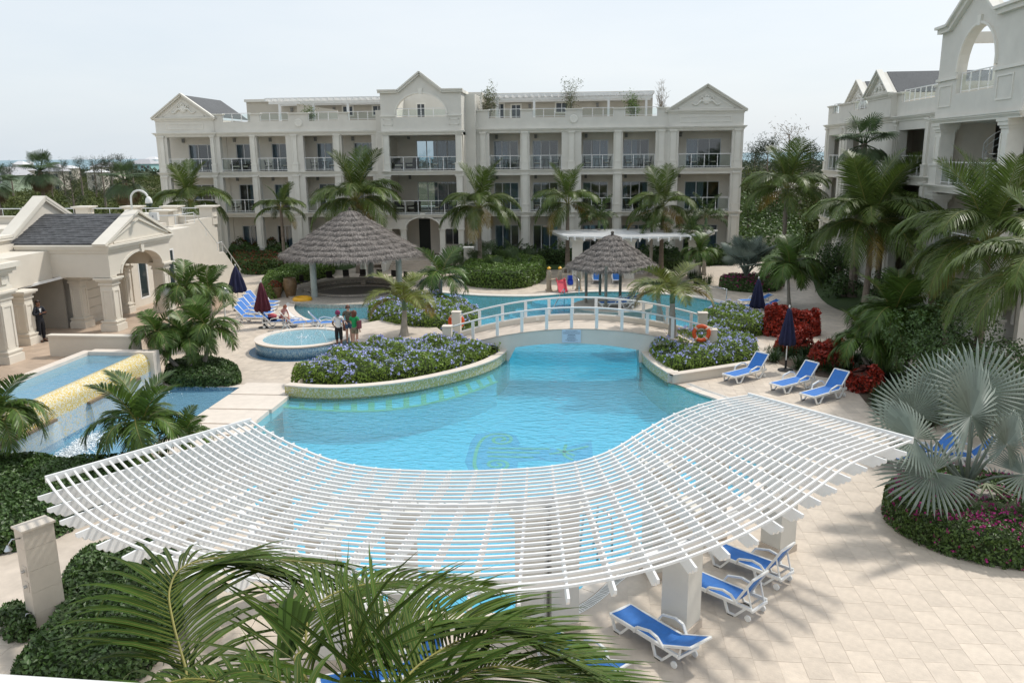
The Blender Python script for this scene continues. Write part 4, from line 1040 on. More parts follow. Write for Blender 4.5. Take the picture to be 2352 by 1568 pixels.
def arch_wall(par, x0, x1, y0, y1, z0, z1, ac, ar, zs, mat, name='arch_wall', rise=1.0, top=None):
    """wall with a round opening: centre ac, half width ar, springing at zs, open below to z0; top: outline points above z1"""
    pts = [(x0, z0), (ac-ar, z0)]+[(ac-ar*math.cos(R(q)), zs+ar*rise*math.sin(R(q))) for q in range(0, 181, 12)]+[(ac+ar, z0), (x1, z0)]
    pts += top if top else [(x1, z1), (x0, z1)]
    MB().slab(pts, 'y', y0, y1).build(name, mat, par)
    t = MB()
    P = [(ac-(ar+.06)*math.cos(R(q)), y0-.03, zs+(ar*rise+.06)*math.sin(R(q))) for q in range(0, 181, 12)]
    t.tube(P, .075, 4); t.slab([(ac-.12, zs+ar*rise-.05), (ac+.12, zs+ar*rise-.05), (ac+.18, zs+ar*rise+.38), (ac-.18, zs+ar*rise+.38)], 'y', y0-.1, y0-.001)
    t.build('arch_moulding', trim, par)
top = [(cx1, 13.15), (-11.2, 13.15), (-12.89, 14.45), (-14.6, 13.15), (cx0, 13.15)]
arch_wall(fb, cx0, cx1, py, py+.35, 10.33, 13.2, -12.89, 1.95, 11.55, stucco, 'gable_arch', .78, top)
MB().box(-14.84, -10.94, py+.001, py+.34, 10.33, 11.36).build('arch_sill', stucco, fb)
MB().box(cx0, cx0+.3, py+.35, 4.6, 10.33, 13.15).box(cx1-.3, cx1, py+.35, 2.2, 10.33, 11.4).box(cx1-.3, cx1, py+.35, .6, 11.4, 13.15).box(cx0, cx1, py, 9, 10.02, 10.33).box(-15.8, -9.1, 4.6, 9, 10.33, 13.6).build('pavilion_block', stucco, fb)
MB().box(-9.78, -9.0, -.6, 2.3, GF, 13.1).box(-16.9, -16.0, -.6, 2.3, GF, 12).build('side_block', stucco, fb)
mb = MB(); cornice(mb, cx0, cx1, py, 10.33, 1.0)
for a, b in (((cx0-.15, py-.1, 13.2), (-14.6, py-.1, 13.2)), ((-14.6, py-.1, 13.2), (-12.89, py-.1, 14.5)), ((-12.89, py-.1, 14.5), (-11.2, py-.1, 13.2)), ((-11.2, py-.1, 13.2), (cx1+.15, py-.1, 13.2))):
    mb.beam(a, b, .2, .16); mb.beam(Vector(a)+Vector((0, -.06, .13)), Vector(b)+Vector((0, -.06, .13)), .34, .1)
mb.box(cx1, cx1+.12, py, .6, 13.1, 13.32)
for x0, x1 in ((-16.0, -14.9), (-10.9, -9.78)):
    mb.box(x0-.06, x1+.06, py-.08, py, 11.4, 11.52); a, b, c, d = x0+.2, x1-.2, 10.75, 11.2
    mb.box(a, b, py-.03, py, c, c+.05).box(a, b, py-.03, py, d-.05, d).box(a, a+.05, py-.03, py, c, d).box(b-.05, b, py-.03, py, c, d)
mb.build('pavilion_moulding', trim, fb)
railing(fb, -14.8, -10.98, py+.1, 11.36, .62, .85, 'roof_rail')
win(fb, -14.6, -14.0, 4.6, 11.0, 12.7, 'penthouse_door'); win(fb, -11.6, -11.0, 4.6, 11.0, 12.7, 'penthouse_door')
# ground floor porch
arch_wall(fb, cx0, cx1, py, py+.4, 2.9, 3.72, -13.0, 1.35, 2.95, stucco, 'porch_arch', .62, [(cx1, 3.72), (cx0, 3.72)])
mb = MB()
for x in (-14.6, -11.5, cx0+.25, cx1-.25): pilaster(mb, x, py+.34, GF, 2.95, .42, .3)
mb.build('porch_columns', trim, fb)['kind'] = 'stuff'
MB().box(cx0, -14.3, 2.1, 2.3, GF, 3.72).box(-13.2, cx1, 1.4, 1.6, GF, 3.72).box(-13.2, -13.0, 1.6, 2.3, GF, 3.72).box(cx1-.2, cx1, 0, 1.4, GF, 3.72).build('porch_wall', wall_in, fb)
MB().box(-14.3, -13.2, 2.15, 2.25, GF, 3.7).build('entrance_door', M('green_black_door', (.01, .02, .02), .3), fb)
win(fb, -11.9, -10.7, 1.4, 1.3, 2.6)
MB().box(-17.2, -8.8, py-1.2, 2.3, GF-.3, GF).build('porch_floor', stone, fb)
# steps to the porch
for i in range(4):
    tag(MB().box(-15.3, -11.9, 66+py-1.2-.34*(i+1), 66+py-1.2-.34*i, 0, GF-.13*(i+1)+.0).build('step', stone, fb if False else None, base=True), ('top', 'second', 'third', 'lowest')[i]+' stone step of the stairs up to the arched porch', 'step', 'porch steps')
for sx, lab in ((-15.5, 'left'), (-11.7, 'right')):
    o = MB().slab([(60.4, 0), (62.6, 0), (62.6, .95), (61.6, .95), (60.4, .55)], 'x', sx-.18, sx+.18).build('stair_cheek', stucco, None, base=True); tag(o, lab+' cheek wall of the stairs up to the arched porch', 'wall')
# far roof plants in tubs
def rooftree(x, y, h, rr, leaf, label, dens=260, bare=False, pot=True):
    p = atY(x, y, 67.2); t = thing('roof_tree', label, 'plant', (p.x, 67.2, 10.6)); mb = MB()
    r2 = random.Random(x); tips = []
    for i in range(14 if bare else 9):
        a = r2.uniform(0, 6.28); l = h*r2.uniform(.55, 1); P = [Vector((0, 0, .5))]; d = Vector((math.cos(a)*rr/h*.8, math.sin(a)*rr/h*.8, 1)).normalized()
        for k in range(5): P.append(P[-1]+d*l/5+Vector((r2.uniform(-.05, .05), r2.uniform(-.05, .05), 0)))
        mb.tube(P, [.03*(1-.15*k) for k in range(6)], 4)
        for k in range(2, 6):
            for _ in range(3 if bare else 1):
                q = P[k]+Vector((r2.uniform(-.3, .3), r2.uniform(-.3, .3), r2.uniform(.1, .45))); mb.tube([P[k], q], .008, 3); tips.append(q)
        tips += P[2:]
    mb.build('branches', dry_tw, t)
    if not bare:
        T = np.array([tuple(q) for q in tips]); dens *= 3; P = T[rng.integers(0, len(T), dens)]+rng.normal(0, .16, (dens, 3)); V, Fq = leaf_quads(P, np.tile([0, 0, 1.], (dens, 1)), .12); npmesh('foliage', V, Fq, leaf, t)['kind'] = 'stuff'
    MB().lathe([(.2, 0), (.3, .5), (.33, .5), (.33, .55), (0, .55)], n=12).build('tub', stucco_warm, t)
rooftree(1123, 240, 2.7, .8, olive_l, 'tall thin leafy tree on the roof terrace right of the centre pavilion', 420)
rooftree(1310, 240, 3.1, .8, olive_l, 'tallest half bare tree on the roof terrace', 260)
rooftree(1456, 240, 1.8, .9, hedge_b, 'rounded leafy bush on the roof terrace of the right wing', 420)
rooftree(1520, 240, 2.8, .6, olive_l, 'completely bare twiggy tree on the roof terrace near the right pediment', 0, True)
rooftree(712, 262, 1.2, .35, hedge_b, 'small potted shrub on the roof terrace of the left wing', 200)

# ===== right building (faces the pool, seen from its side) =====
XR = 17.5
rb_ = thing('apartment_building', 'pale apartment building along the right edge with tall gabled arch tower', 'building', (XR, 66, 0), -math.pi/2)
MR = Matrix.Translation((XR, 66, 0)) @ Matrix.Rotation(-math.pi/2, 4, 'Z')
def uY(Y): return 66-Y
bays = [(uY(64.2), uY(61.4)), (uY(59.8), uY(57.0)), (uY(50.0), uY(46.3))]
bays = sorted([(min(a, b), max(a, b)) for a, b in bays])
x0, x1 = uY(65.0), uY(43.6)
RZ = [(0.4, 3.45, 3.3, 1), (3.75, 6.85, 6.65, 2), (7.15, 10.15, 9.62, 3)]
for (z0, z1, zt, fl) in RZ:
    block_storey(rb_, x0, x1, 0, z0, z1, bays, zt, rail=(fl > 1), side_walls=True)
    MB().box(x0, x1, .001, 10, z0-.3, z0).build('floor_slab', stucco, rb_)
    mb = MB(); cornice(mb, x0, x1, 0, z0, .8); mb.build('string_course', trim, rb_)
    mb = MB(); edges = [x0]+[q for b in bays for q in b]+[x1]
    for i in range(0, len(edges), 2):
        a, b = edges[i], edges[i+1]
        if b-a > .35:
            for xx in ([(a+b)/2] if b-a < 1.6 else [a+.45, b-.45]): pilaster(mb, xx, 0, z0, z1, .42)
    mb.build('pilasters', trim, rb_)['kind'] = 'stuff'
    if fl > 1:
        for i, (a, b) in enumerate(bays): furnish(MR, -math.pi/2, a, b, 0, z0+.02, (0, 1, 2)[i % 3], '%s floor, %s, right building' % (('', 'first', 'second', 'third')[fl], ('far bay', 'middle bay', 'bay by the tower')[i]))
mb = MB(); cornice(mb, x0, x1, 0, 10.4, 1.1); mb.build('main_cornice', trim, rb_)
MB().box(x0, x1, 2.3, 10, 10.1, 10.45).box(x0, x0+.25, .45, 10, .1, 10.4).box(x0, x1, 9.8, 10, .1, 10.4).box(x0, x1, .06, 2.3, 10.1, 10.38).build('roof_slab', stucco, rb_)
parapet(rb_, x0, x1, .05, [(uY(64.0), uY(62.4)), (uY(59.0), uY(56.2)), (uY(50.2), uY(45.6))], 10.4, 11.15, 11.72)
m2 = MB().lathe([(0, 0), (.3, 0), (.33, .04), (.24, .07), (.2, .05), (0, .06)], n=20); m2.v = [(uY(44.7)+a, .05-c, 11.25+b) for a, b, c in m2.v]; m2.build('roundel', trim, rb_)
def gabl(y0, y1, z, h, d, yo=-.3):
    a, b = sorted((uY(y0), uY(y1))); 
    MB().box(a, b, yo, yo+.35, 10.4, z).build('gable_wall', stucco, rb_)
    MB().box(a, a+.25, yo+.35, yo+d, 10.45, z).box(b-.25, b, yo+.35, yo+d, 10.45, z).build('penthouse_wall', stucco_warm, rb_)
    pediment(rb_, a, b, yo, z, h, d, cr=(y0 < 60))
gabl(50.9, 55.0, 11.75, 1.3, 8); gabl(59.2, 64.4, 11.6, 1.6, 8, 1.2)
MB().box(uY(55.0), uY(50.9), 2.0, 2.2, 0.4, 10.4).build('recess_wall', wall_in, rb_)
# lattice panel
lt = MB()
for i in range(16):
    a = Vector((uY(58.9)+.18*i, .9, 11.7)); lt.beam(a, a+Vector((.9, 0, .9)), .02, .05); lt.beam(a+Vector((.9, 0, 0)), a+Vector((0, 0, .9)), .02, .05)
lt.box(uY(58.9), uY(58.9)+3.6, .88, .93, 11.65, 11.7).box(uY(58.9), uY(58.9)+3.6, .88, .93, 12.6, 12.66); lt.build('lattice', white, rb_)
# tower
tx0, tx1, ty = uY(43.7), uY(35.2), -.6
for (z0, z1, zt, fl) in [(.4, 3.4, 3.2, 1), (3.6, 6.4, 6.3, 2), (6.85, 9.75, 9.7, 3)]:
    mb = MB(); cs = [tx0+.42, uY(36.6)]
    for x in cs:
        for k in range(2): pass
        mb.box(x-.42, x+.42, ty, ty+.84, z0, z0+.9); mb.box(x-.47, x+.47, ty-.05, ty+.89, z0+.9, z0+1.0)
        mb.box(x-.33, x+.33, ty+.09, ty+.75, z0+1.0, z1-.4)
        for sx in (-1, 1):
            mb.box(x+sx*.26-.05, x+sx*.26+.05, ty+.055, ty+.09, z0+1.2, z1-.6)
            mb.box(x-.365, x-.33, ty+.42+sx*.26-.05, ty+.42+sx*.26+.05, z0+1.2, z1-.6)
        mb.box(x-.38, x+.38, ty+.04, ty+.80, z1-.4, z1-.28).box(x-.45, x+.45, ty-.03, ty+.87, z1-.28, z1-.12).box(x-.5, x+.5, ty-.08, ty+.92, z1-.12, z1)
    mb.build('columns', trim, rb_)['kind'] = 'stuff'
    MB().box(tx0, tx1, ty, 9.99, z0-.35, z0).build('floor_slab', stucco, rb_)
    mb = MB(); cornice(mb, tx0, tx1, ty, z0, .9); mb.build('string_course', trim, rb_)
    MB().box(tx0+.4, tx1, 4.0, 4.2, z0, z1+.1).box(tx0+3.4, tx0+3.7, 2.5, 4.0, z0, z1+.1).box(tx1-.3, tx1, ty+.9, 4, z0, z1+.1).build('recess_wall', wall_in, rb_)
    if fl > 1:
        railing(rb_, tx0+.9, uY(36.6)-.5, ty+.25, z0+.03, 1.05, .9)
        door(rb_, tx0+4.2, tx0+6.6, 3.98, z0+.02, z0+2.3, 3)
        furnish(MR, -math.pi/2, tx0+3.2, tx0+5.2, ty+.4, z0+.02, 0, '%s floor of the right tower' % ('', 'first', 'second', 'third')[fl])
# spiral stair in the tower
sp = MB(); hr = MB(); cxs, cys = tx0+2.0, 1.9
H_ = []
for i in range(15):
    a = R(22*i+150); z = 6.9+.2*i; p = Vector((cxs, cys, z)); q = p+Vector((math.cos(a)*.85, math.sin(a)*.85, 0)); sp.beam(p, q, .26, .04); hr.tube([q, q+Vector((0, 0, .9))], .012, 4); H_.append(q+Vector((0, 0, .9)))
hr.tube(H_, .02, 5); 
for dz in (.3, .6): hr.tube([h_-Vector((0, 0, dz)) for h_ in H_], .01, 4)
sp.tube([(cxs, cys, 6.85), (cxs, cys, 9.9)], .05, 8)
o = sp.build('spiral_stair', trim, rb_); hr.build('handrail', rail_al, o)
az, ac = 11.9, uY(39.7)
top = [(tx1, 14.0), (uY(37.9), 14.0), (uY(40.0), 15.5), (uY(42.6), 14.0), (tx0, 14.0)]
arch_wall(rb_, tx0, tx1, ty, ty+.4, 10.0, 14.0, ac, 1.85, az+.1, stucco, 'gable_arch', 1.0, top)
MB().box(ac-1.85, ac+1.85, ty+.002, ty+.39, 10.0, 11.05).build('arch_sill', stucco, rb_)
MB().box(tx0, tx0+.3, ty+.4, 4.2, 10.0, 11.75).box(tx0, tx0+.3, 1.9, 4.2, 11.75, 14.0).box(tx0, tx0+.3, ty+.4, 1.9, 13.5, 14.0).box(tx1-.3, tx1, ty+.4, 4.5, 10, 14).box(tx0, tx1, 4.2, 4.5, 10, 11.2).box(tx0, tx0+.35, 4.2, 4.5, 11.2, 13.3).box(tx0+4.4, tx0+8.4, 4.2, 4.5, 11.2, 13.3).box(tx0, tx1, 4.2, 4.5, 13.3, 14.0).box(tx0, tx1, ty, 10, 9.75, 10.0).build('tower_block', stucco, rb_)
mb = MB(); cornice(mb, tx0, tx1, ty, 10.02, 1.1)
seq = [(tx0-.15, 14.05), (uY(42.6), 14.05), (uY(40.0), 15.55), (uY(37.9), 14.05), (tx1, 14.05)]
for i in range(4):
    a = Vector((seq[i][0], ty-.1, seq[i][1])); b = Vector((seq[i+1][0], ty-.1, seq[i+1][1])); mb.beam(a, b, .22, .2); mb.beam(a+Vector((0, -.08, .16)), b+Vector((0, -.08, .16)), .38, .12)
for a, b in ((tx0, ac-1.85), (ac+1.85, tx1)):
    mb.box(a-.08, b+.08, ty-.09, ty, 11.72, 11.85); c, d = a+.3, min(b-.25, a+1.7)
    mb.box(c, d, ty-.04, ty, 10.5, 10.57).box(c, d, ty-.04, ty, 11.45, 11.52).box(c, c+.07, ty-.04, ty, 10.57, 11.45).box(d-.07, d, ty-.04, ty, 10.57, 11.45)
mb.build('tower_moulding', trim, rb_)
railing(rb_, ac-1.8, ac+1.8, ty+.2, 11.05, .9, .9, 'roof_rail')

# ===== club house =====
cl = thing('club_house', 'low cream club house with pedimented entrance portico and roof terrace', 'building', (-25, 36, TZ))
cl.location = (0, 0, 0)
def cb_(mb, name, mat): return mb.build(name, mat, cl)
# main walls
w_ = MB(); w_.box(-25.5, -25.2, 20, 45, TZ, 4.9)
w_.box(-25.2, -23.2, 34.9, 37.9, TZ, 4.6).box(-25.2, -23.25, 37.9, 39.4, TZ, 4.4)
cb_(w_, 'wall', stucco_warm)
# rusticated courses beside the entrance
for i in range(7):
    MB().box(-23.2, -23.17, 35.5, 37.85, TZ+.35+.42*i, TZ+.35+.42*i+.38).build('quoin_block', stucco_warm, cl)
w_ = MB(); w_.box(-25.2, -23.2, 39.4, 40.0, TZ, 4.6).box(-25.2, -23.2, 40.9, 42.1, TZ, 4.6).box(-25.2, -23.2, 43.8, 46, TZ, 4.6).box(-25.2, -23.2, 40.0, 40.9, TZ, TZ+.35).box(-25.2, -23.2, 40.0, 40.9, TZ+2.6, 4.6).box(-25.2, -23.2, 42.1, 43.8, TZ+2.6, 4.6)
cb_(w_, 'wall', stucco_warm)
def xdoor(y0, y1, z0, z1, cols, name):
    g_ = MB(); x = -23.22; t = .09
    g_.box(x-.05, x+.03, y0, y0+t, z0, z1).box(x-.05, x+.03, y1-t, y1, z0, z1).box(x-.05, x+.03, y0+t, y1-t, z1-t, z1).box(x-.05, x+.03, y0+t, y1-t, z0, z0+t)
    for i in range(1, cols): yy = y0+(y1-y0)*i/cols; g_.box(x-.05, x+.03, yy-.08, yy+.08, z0+t, z1-t)
    o = g_.build(name, white, cl)
    for i in range(cols): a, b = y0+(y1-y0)*i/cols, y0+(y1-y0)*(i+1)/cols; MB().box(x-.02, x-.01, a+.05, b-.05, z0+.05, z1-.05).build('pane', M('club_pane', (.03, .045, .05), .05, .1, 2), o)
    return o
xdoor(40.0, 40.9, TZ+.35, TZ+2.6, 1, 'window'); o = xdoor(42.1, 43.8, TZ, TZ+2.6, 2, 'glass_door'); MB().box(-23.17, -23.1, 42.86, 43.06, TZ+1.0, TZ+1.03).build('handle', steel, o)
# square columns with capitals
def sqcol(x, y, z0, z1, w=.5, mat=trim_warm, name='column'):
    mb = MB(); h2 = w/2
    mb.box(x-h2-.12, x+h2+.12, y-h2-.12, y+h2+.12, z0, z0+.3); mb.box(x-h2-.07, x+h2+.07, y-h2-.07, y+h2+.07, z0+.3, z0+.4); mb.box(x-h2-.1, x+h2+.1, y-h2-.1, y+h2+.1, z0+.4, z0+.46)
    mb.box(x-h2, x+h2, y-h2, y+h2, z0+.46, z1-.34)
    for sx in (-1, 1):
        mb.box(x+h2, x+h2+.03, y+sx*(h2-.07)-.05, y+sx*(h2-.07)+.05, z0+.6, z1-.62); mb.box(x+sx*(h2-.07)-.05, x+sx*(h2-.07)+.05, y-h2-.03, y-h2, z0+.6, z1-.62)
    mb.box(x+h2, x+h2+.03, y-h2+.02, y+h2-.02, z1-.62, z1-.54); mb.box(x-h2+.02, x+h2-.02, y-h2-.03, y-h2, z1-.62, z1-.54)
    mb.box(x-h2-.05, x+h2+.05, y-h2-.05, y+h2+.05, z1-.34, z1-.26).box(x-h2-.02, x+h2+.02, y-h2-.02, y+h2+.02, z1-.26, z1-.16).box(x-h2-.12, x+h2+.12, y-h2-.12, y+h2+.12, z1-.16, z1-.08).box(x-h2-.18, x+h2+.18, y-h2-.18, y+h2+.18, z1-.08, z1)
    return mb.build(name, mat, cl)
sqcol(-21.25, 34.2, TZ, 3.4, .56); sqcol(-21.25, 38.7, TZ, 3.5, .56)
sqcol(-23.35, 31.35, TZ, 3.25, .5); sqcol(-23.1, 34.75, TZ, 3.4, .5)
sqcol(-22.05, 28.3, TZ, 3.75, .62); sqcol(-23.0, 38.3, TZ, 3.3, .35)
# portico
GX0, GX1, GY0, GY1 = -25.1, -20.9, 33.8, 39.1
cb_(MB().box(GX0, GX1, GY0, GY0+.5, 3.42, 4.62).box(GX0, GX1-.42, GY1-.5, GY1, 3.42, 4.62).box(-25.2, -23.6, 29.2, 33.8, 3.3, 4.6).box(-25.2, -20.95, 33.85, 39.05, 4.3, 4.35), 'portico_beam', stucco_warm)
ymid = (GY0+GY1)/2; ar = 1.75
pts = [(GY0+.5, 3.5), (ymid-ar, 3.5)]+[(ymid-ar*math.cos(R(q)), 3.5+ar*.46*math.sin(R(q))) for q in range(0, 181, 12)]+[(ymid+ar, 3.5), (GY1, 3.5), (GY1, 4.62), (GY0+.5, 4.62)]
cb_(MB().slab(pts, 'x', GX1-.42, GX1-.001), 'arch_wall', stucco_warm)
mb = MB(); mb.tube([(GX1+.0, ymid-(ar+.06)*math.cos(R(q)), 3.5+(ar*.46+.06)*math.sin(R(q))) for q in range(0, 181, 12)], .07, 4)
mb.slab([(ymid-.1, 4.25), (ymid+.1, 4.25), (ymid+.17, 4.85), (ymid-.17, 4.85)], 'x', GX1, GX1+.12)
for (d, a, b) in ((.05, 4.50, 4.60), (.10, 4.60, 4.66), (.16, 4.66, 4.76), (.21, 4.76, 4.84)):
    mb.box(GX0, GX1+d, GY0-d, GY0, a, b).box(GX1, GX1+d, GY0, GY1+d, a, b)
cb_(mb, 'portico_moulding', trim_warm)
cb_(MB().slab([(GY0-.15, 4.84), (GY1+.15, 4.84), (ymid, 6.02)], 'x', GX1-.35, GX1), 'gable', stucco_warm)
mb = MB()
for y_ in (GY0-.3, GY1+.3):
    a, b = Vector((GX1-.18, y_, 4.86)), Vector((GX1-.18, ymid, 6.14)); mb.beam(a, b, .62, .12)
    a, b = Vector((GX1+.04, y_*.86+ymid*.14, 4.93)), Vector((GX1+.04, ymid, 5.80)); mb.beam(a, b, .06, .09)
mb.box(GX1, GX1+.05, GY0+.5, GY1-.5, 4.86, 4.93)
cb_(mb, 'gable_coping', trim_warm)
# shingles: separate tiles laid in courses on the near slope
th_ = math.atan2(6.0-4.84, ymid-GY0); Ls = math.hypot(6.0-4.84, ymid-GY0)
cb_(MB().quad((-25.4, GY0, 4.86), (GX1-.35, GY0, 4.86), (GX1-.35, ymid, 5.98), (-25.4, ymid, 5.98)).quad((-25.4, GY1, 4.86), (GX1-.35, GY1, 4.86), (GX1-.35, ymid, 5.98), (-25.4, ymid, 5.98)), 'roof', slatetile)
roofo = bpy.data.objects['roof']
sm = []
for k in range(3):
    q = MB().box(0, .295+.01*k, 0, .30, 0, .012+.006*k); sm.append(q.mesh('shingle', slatetile))
rows = int(Ls/.21)
for j in range(rows):
    x = -25.35-(.15 if j % 2 else 0)-rnd.uniform(0, .05)
    while x < GX1-.62:
        o = put('shingle', sm[rnd.randrange(3)], roofo, (x, GY0+.02+j*.21*math.cos(th_), 4.88+j*.21*math.sin(th_)+.008)); o.rotation_euler = (th_-.06+rnd.uniform(-.01, .01), 0, 0); x += .305
# rear gable parapet
gx = -25.55
cb_(MB().slab([(20, 4.6), (41.5, 4.6), (41.5, 4.95), (39.9, 4.95), (36.45, 6.75), (33.9, 5.2), (20, 5.2)], 'x', gx-.15, gx+.15), 'gable_parapet', stucco_warm)
mb = MB(); sq = [(20, 5.24), (33.9, 5.24), (36.45, 6.80), (39.9, 5.0), (41.6, 5.0)]
for i in range(4): mb.beam((gx, sq[i][0], sq[i][1]), (gx, sq[i+1][0], sq[i+1][1]), .62, .12); mb.beam((gx+.08, sq[i][0], sq[i][1]-.12), (gx+.08, sq[i+1][0], sq[i+1][1]-.12), .42, .1)
cb_(mb, 'gable_coping', trim_warm)
# near left block with entablature and glass door
cb_(MB().box(-25.2, -22.3, 18, 28.7, TZ+2.7, 4.5).box(-25.2, -22.3, 27.6, 28.7, TZ, TZ+2.7).box(-25.2, -22.3, 18, 24, TZ, TZ+2.7), 'side_block', stucco_warm)
mb = MB()
for (d, a, b) in ((.05, 3.75, 3.9), (.10, 4.35, 4.45), (.2, 4.45, 4.6), (.32, 4.6, 4.78)): mb.box(-25.2, -21.75+d, 18, 28.65+d, a, b)
mb.box(-25.2, -21.75, 18, 28.65, 3.9, 4.35); mb.box(-21.75, -21.68, 28.15, 28.5, 3.98, 4.25)
mb.slab([(18, 4.78), (28.9, 4.78), (26.0, 5.6)], 'x', -22.1, -21.7)
cb_(mb, 'entablature', trim_warm)
g_ = MB(); g_.box(-22.35, -22.25, 27.45, 27.6, TZ, TZ+2.7).box(-22.35, -22.25, 24, 27.45, TZ+2.6, TZ+2.7).box(-22.35, -22.25, 25.9, 26.0, TZ, TZ+2.6).box(-22.35, -22.25, 26.0, 27.45, TZ, TZ+.12); o = g_.build('glass_door', white, cl)
MB().box(-22.31, -22.29, 24, 27.45, TZ+.1, TZ+2.6).build('pane', pane_m, o)
# entrance recess and door
cb_(MB().box(-25.19, -25.1, 31.9, 34.4, TZ, 3.3).box(-25.1, -23.6, 34.4, 34.5, TZ, 3.3), 'recess_wall', M('recess_warm', (.40, .37, .32), .85, .05, 2))
cb_(MB().box(-25.08, -25.0, 30.9, 32.2, TZ, 3.25), 'entrance_door', M('dark_door', (.02, .03, .03), .3))
cb_(MB().beam((-23.9, 31.6, 3.22), (-22.9, 34.9, 3.5), .08, .1), 'awning_edge', white)
# low wall in front of the entrance
tag(MB().box(-20.95, -17.3, 29.25, 29.5, TZ, TZ+.78).box(-21.0, -17.25, 29.2, 29.55, TZ+.78, TZ+.85).build('garden_wall', stucco_warm, base=True), 'low rendered wall with stone cap between the club entrance and the waterfall', 'wall')
# roof terrace
cb_(MB().box(-80, -25.7, 15, 54, 3.9, 4.15).box(-80, -25.3, 45.86, 54, 0, 3.899), 'roof_terrace', stucco_warm)
cb_(MB().box(-25.7, -24.3, 44.5, 46.2, 0, 4.6).box(-28.5, -25.0, 41.2, 41.5, 4.1, 4.95), 'stair_block', stucco_warm)
# outside stair: side wall facing the pool
SX = -24.0
cb_(MB().slab([(45.6, 0), (54.6, 0), (54.6, .15), (51.9, 2.45), (51.2, 2.45), (48.4, 4.65), (45.6, 4.65)], 'x', SX-.22, SX), 'stair_wall', stucco_warm)
cb_(MB().box(-26.4, SX-.22, 45.6, 45.85, 0, 4.65).box(-26.4, -25.9, 45.85, 48.4, 4.1, 4.65), 'stair_wall', stucco_warm)
for i in range(6):
    cb_(MB().box(SX, SX+.03, 45.62, 46.9, .7+.6*i, .7+.6*i+.56), 'quoin_block', stucco_warm); cb_(MB().box(-25.2, SX-.0, 45.57, 45.6, .7+.6*i, .7+.6*i+.56), 'quoin_block', stucco_warm)
for i in range(24):
    cb_(MB().box(-25.29, SX-.23, 48.4+.25*i, 48.65+.25*i, 0, 4.1-.17*i), 'stair_tread', stone)
mb = MB(); P = [(SX-.1, 46, 5.25), (SX-.1, 48.4, 5.25), (SX-.1, 51.2, 3.1), (SX-.1, 51.9, 3.1), (SX-.1, 54.5, .9)]; mb.tube(P, .03, 6); mb.tube([(-26.2, 45.7, 5.25), (SX-.1, 46, 5.25)], .03, 6)
for (y, z0, z1) in ((46.1, 4.65, 5.25), (47.3, 4.65, 5.25), (48.4, 4.65, 5.25), (51.2, 2.45, 3.1), (51.9, 2.45, 3.1), (54.3, .4, 1.05), (49.8, 3.55, 4.17), (53.1, 1.4, 2.0)): mb.tube([(SX-.1, y, z0), (SX-.1, y, z1)], .018, 5)
cb_(mb, 'stair_handrail', rail_al)
# roof parapets with capped pillars and rails
mb = MB(); cp = MB()
mb.box(-80, -25.3, 53.6, 53.9, 4.1, 4.62).box(-25.6, -25.3, 50, 53.6, 3.9, 4.62); cp.box(-80, -25.2, 53.5, 54.0, 4.621, 4.70)
pill = [(x, 53.7) for x in (-66, -62, -58, -54, -50, -46, -42, -38, -34.5, -31, -28.2, -25.71)]+[(-26.6, 49.5), (-26.3, 46.5)]
for (x, y) in pill:
    mb.box(x-.45, x+.45, y-.35, y+.35, 4.1, 5.2); cp.box(x-.55, x+.55, y-.45, y+.45, 5.2, 5.28).box(x-.65, x+.65, y-.55, y+.55, 5.28, 5.36)
cb_(mb, 'roof_parapet', stucco_warm); cb_(cp, 'parapet_cap', trim_warm)
mb = MB(); mb.tube([(-80, 53.7, 5.2), (-25.6, 53.7, 5.2)], .035, 6)
for i in range(36): mb.tube([(-73+1.3*i, 53.7, 4.6), (-73+1.3*i, 53.7, 5.2)], .018, 4)
cb_(mb, 'roof_handrail', rail_al)
# curved roof upstand behind the gables
cb_(MB().slab([(-33.5, 4.1), (-26.2, 4.1), (-26.2, 5.1), (-27.2, 5.05), (-29.6, 4.75), (-33.5, 4.7)], 'y', 43.5, 43.8).box(-26.4, -25.9, 41.2, 46, 4.1, 4.7), 'roof_upstand', stucco_warm)
# camera arm on the gable
t = thing('security_camera', 'white swan neck arm with dome camera on the club house gable', 'camera', (-21.1, ymid, 6.12))
P = [Vector((0, 0, -.08)), Vector((0, 0, .55))]+[Vector((.42-.42*math.cos(R(q)), 0, .55+.40*math.sin(R(q)))) for q in range(20, 171, 15)]
MB().tube(P, .045, 8).build('arm', lamp_w, t, smooth=True)
e = P[-1]; q = MB().lathe([(.05, .05), (.13, -.05), (.16, -.2), (.16, -.26), (.02, -.27)], (e.x+.02, 0), 14); q.v = [(a, b, c+e.z) for a, b, c in q.v]; q.build('housing', lamp_w, t, smooth=True)
q = MB().lathe([(.15, -.26), (.12, -.34), (.05, -.39), (0, -.40)], (e.x+.02, 0), 14); q.v = [(a, b, c+e.z) for a, b, c in q.v]; q.build('lens_dome', pane_m, t, smooth=True)
# switch boxes on the roof
for (x, y, D, lab) in ((271, 517, None, 'cream junction box on the shingle roof edge of the club house'), (354, 497, None, 'grey white junction box behind the club house pediment')):
    X = -21.5 if x < 300 else -22.0; d = ray(x, y); tt = X/d.x; p = Vector((0, 0, EYE))+d*tt
    t = thing('junction_box', lab, 'box', p); MB().box(-.22, .22, -.1, .1, -.2, .2).build('case', lamp_w, t); MB().box(-.18, .18, -.12, -.1, -.16, .16).build('lid', lamp_w, t); MB().box(-.02, .02, -.13, -.12, -.05, .05).build('latch', steel, t); MB().box(-.03, .03, -.03, .03, -1.0, -.2).build('post', lamp_w, t)
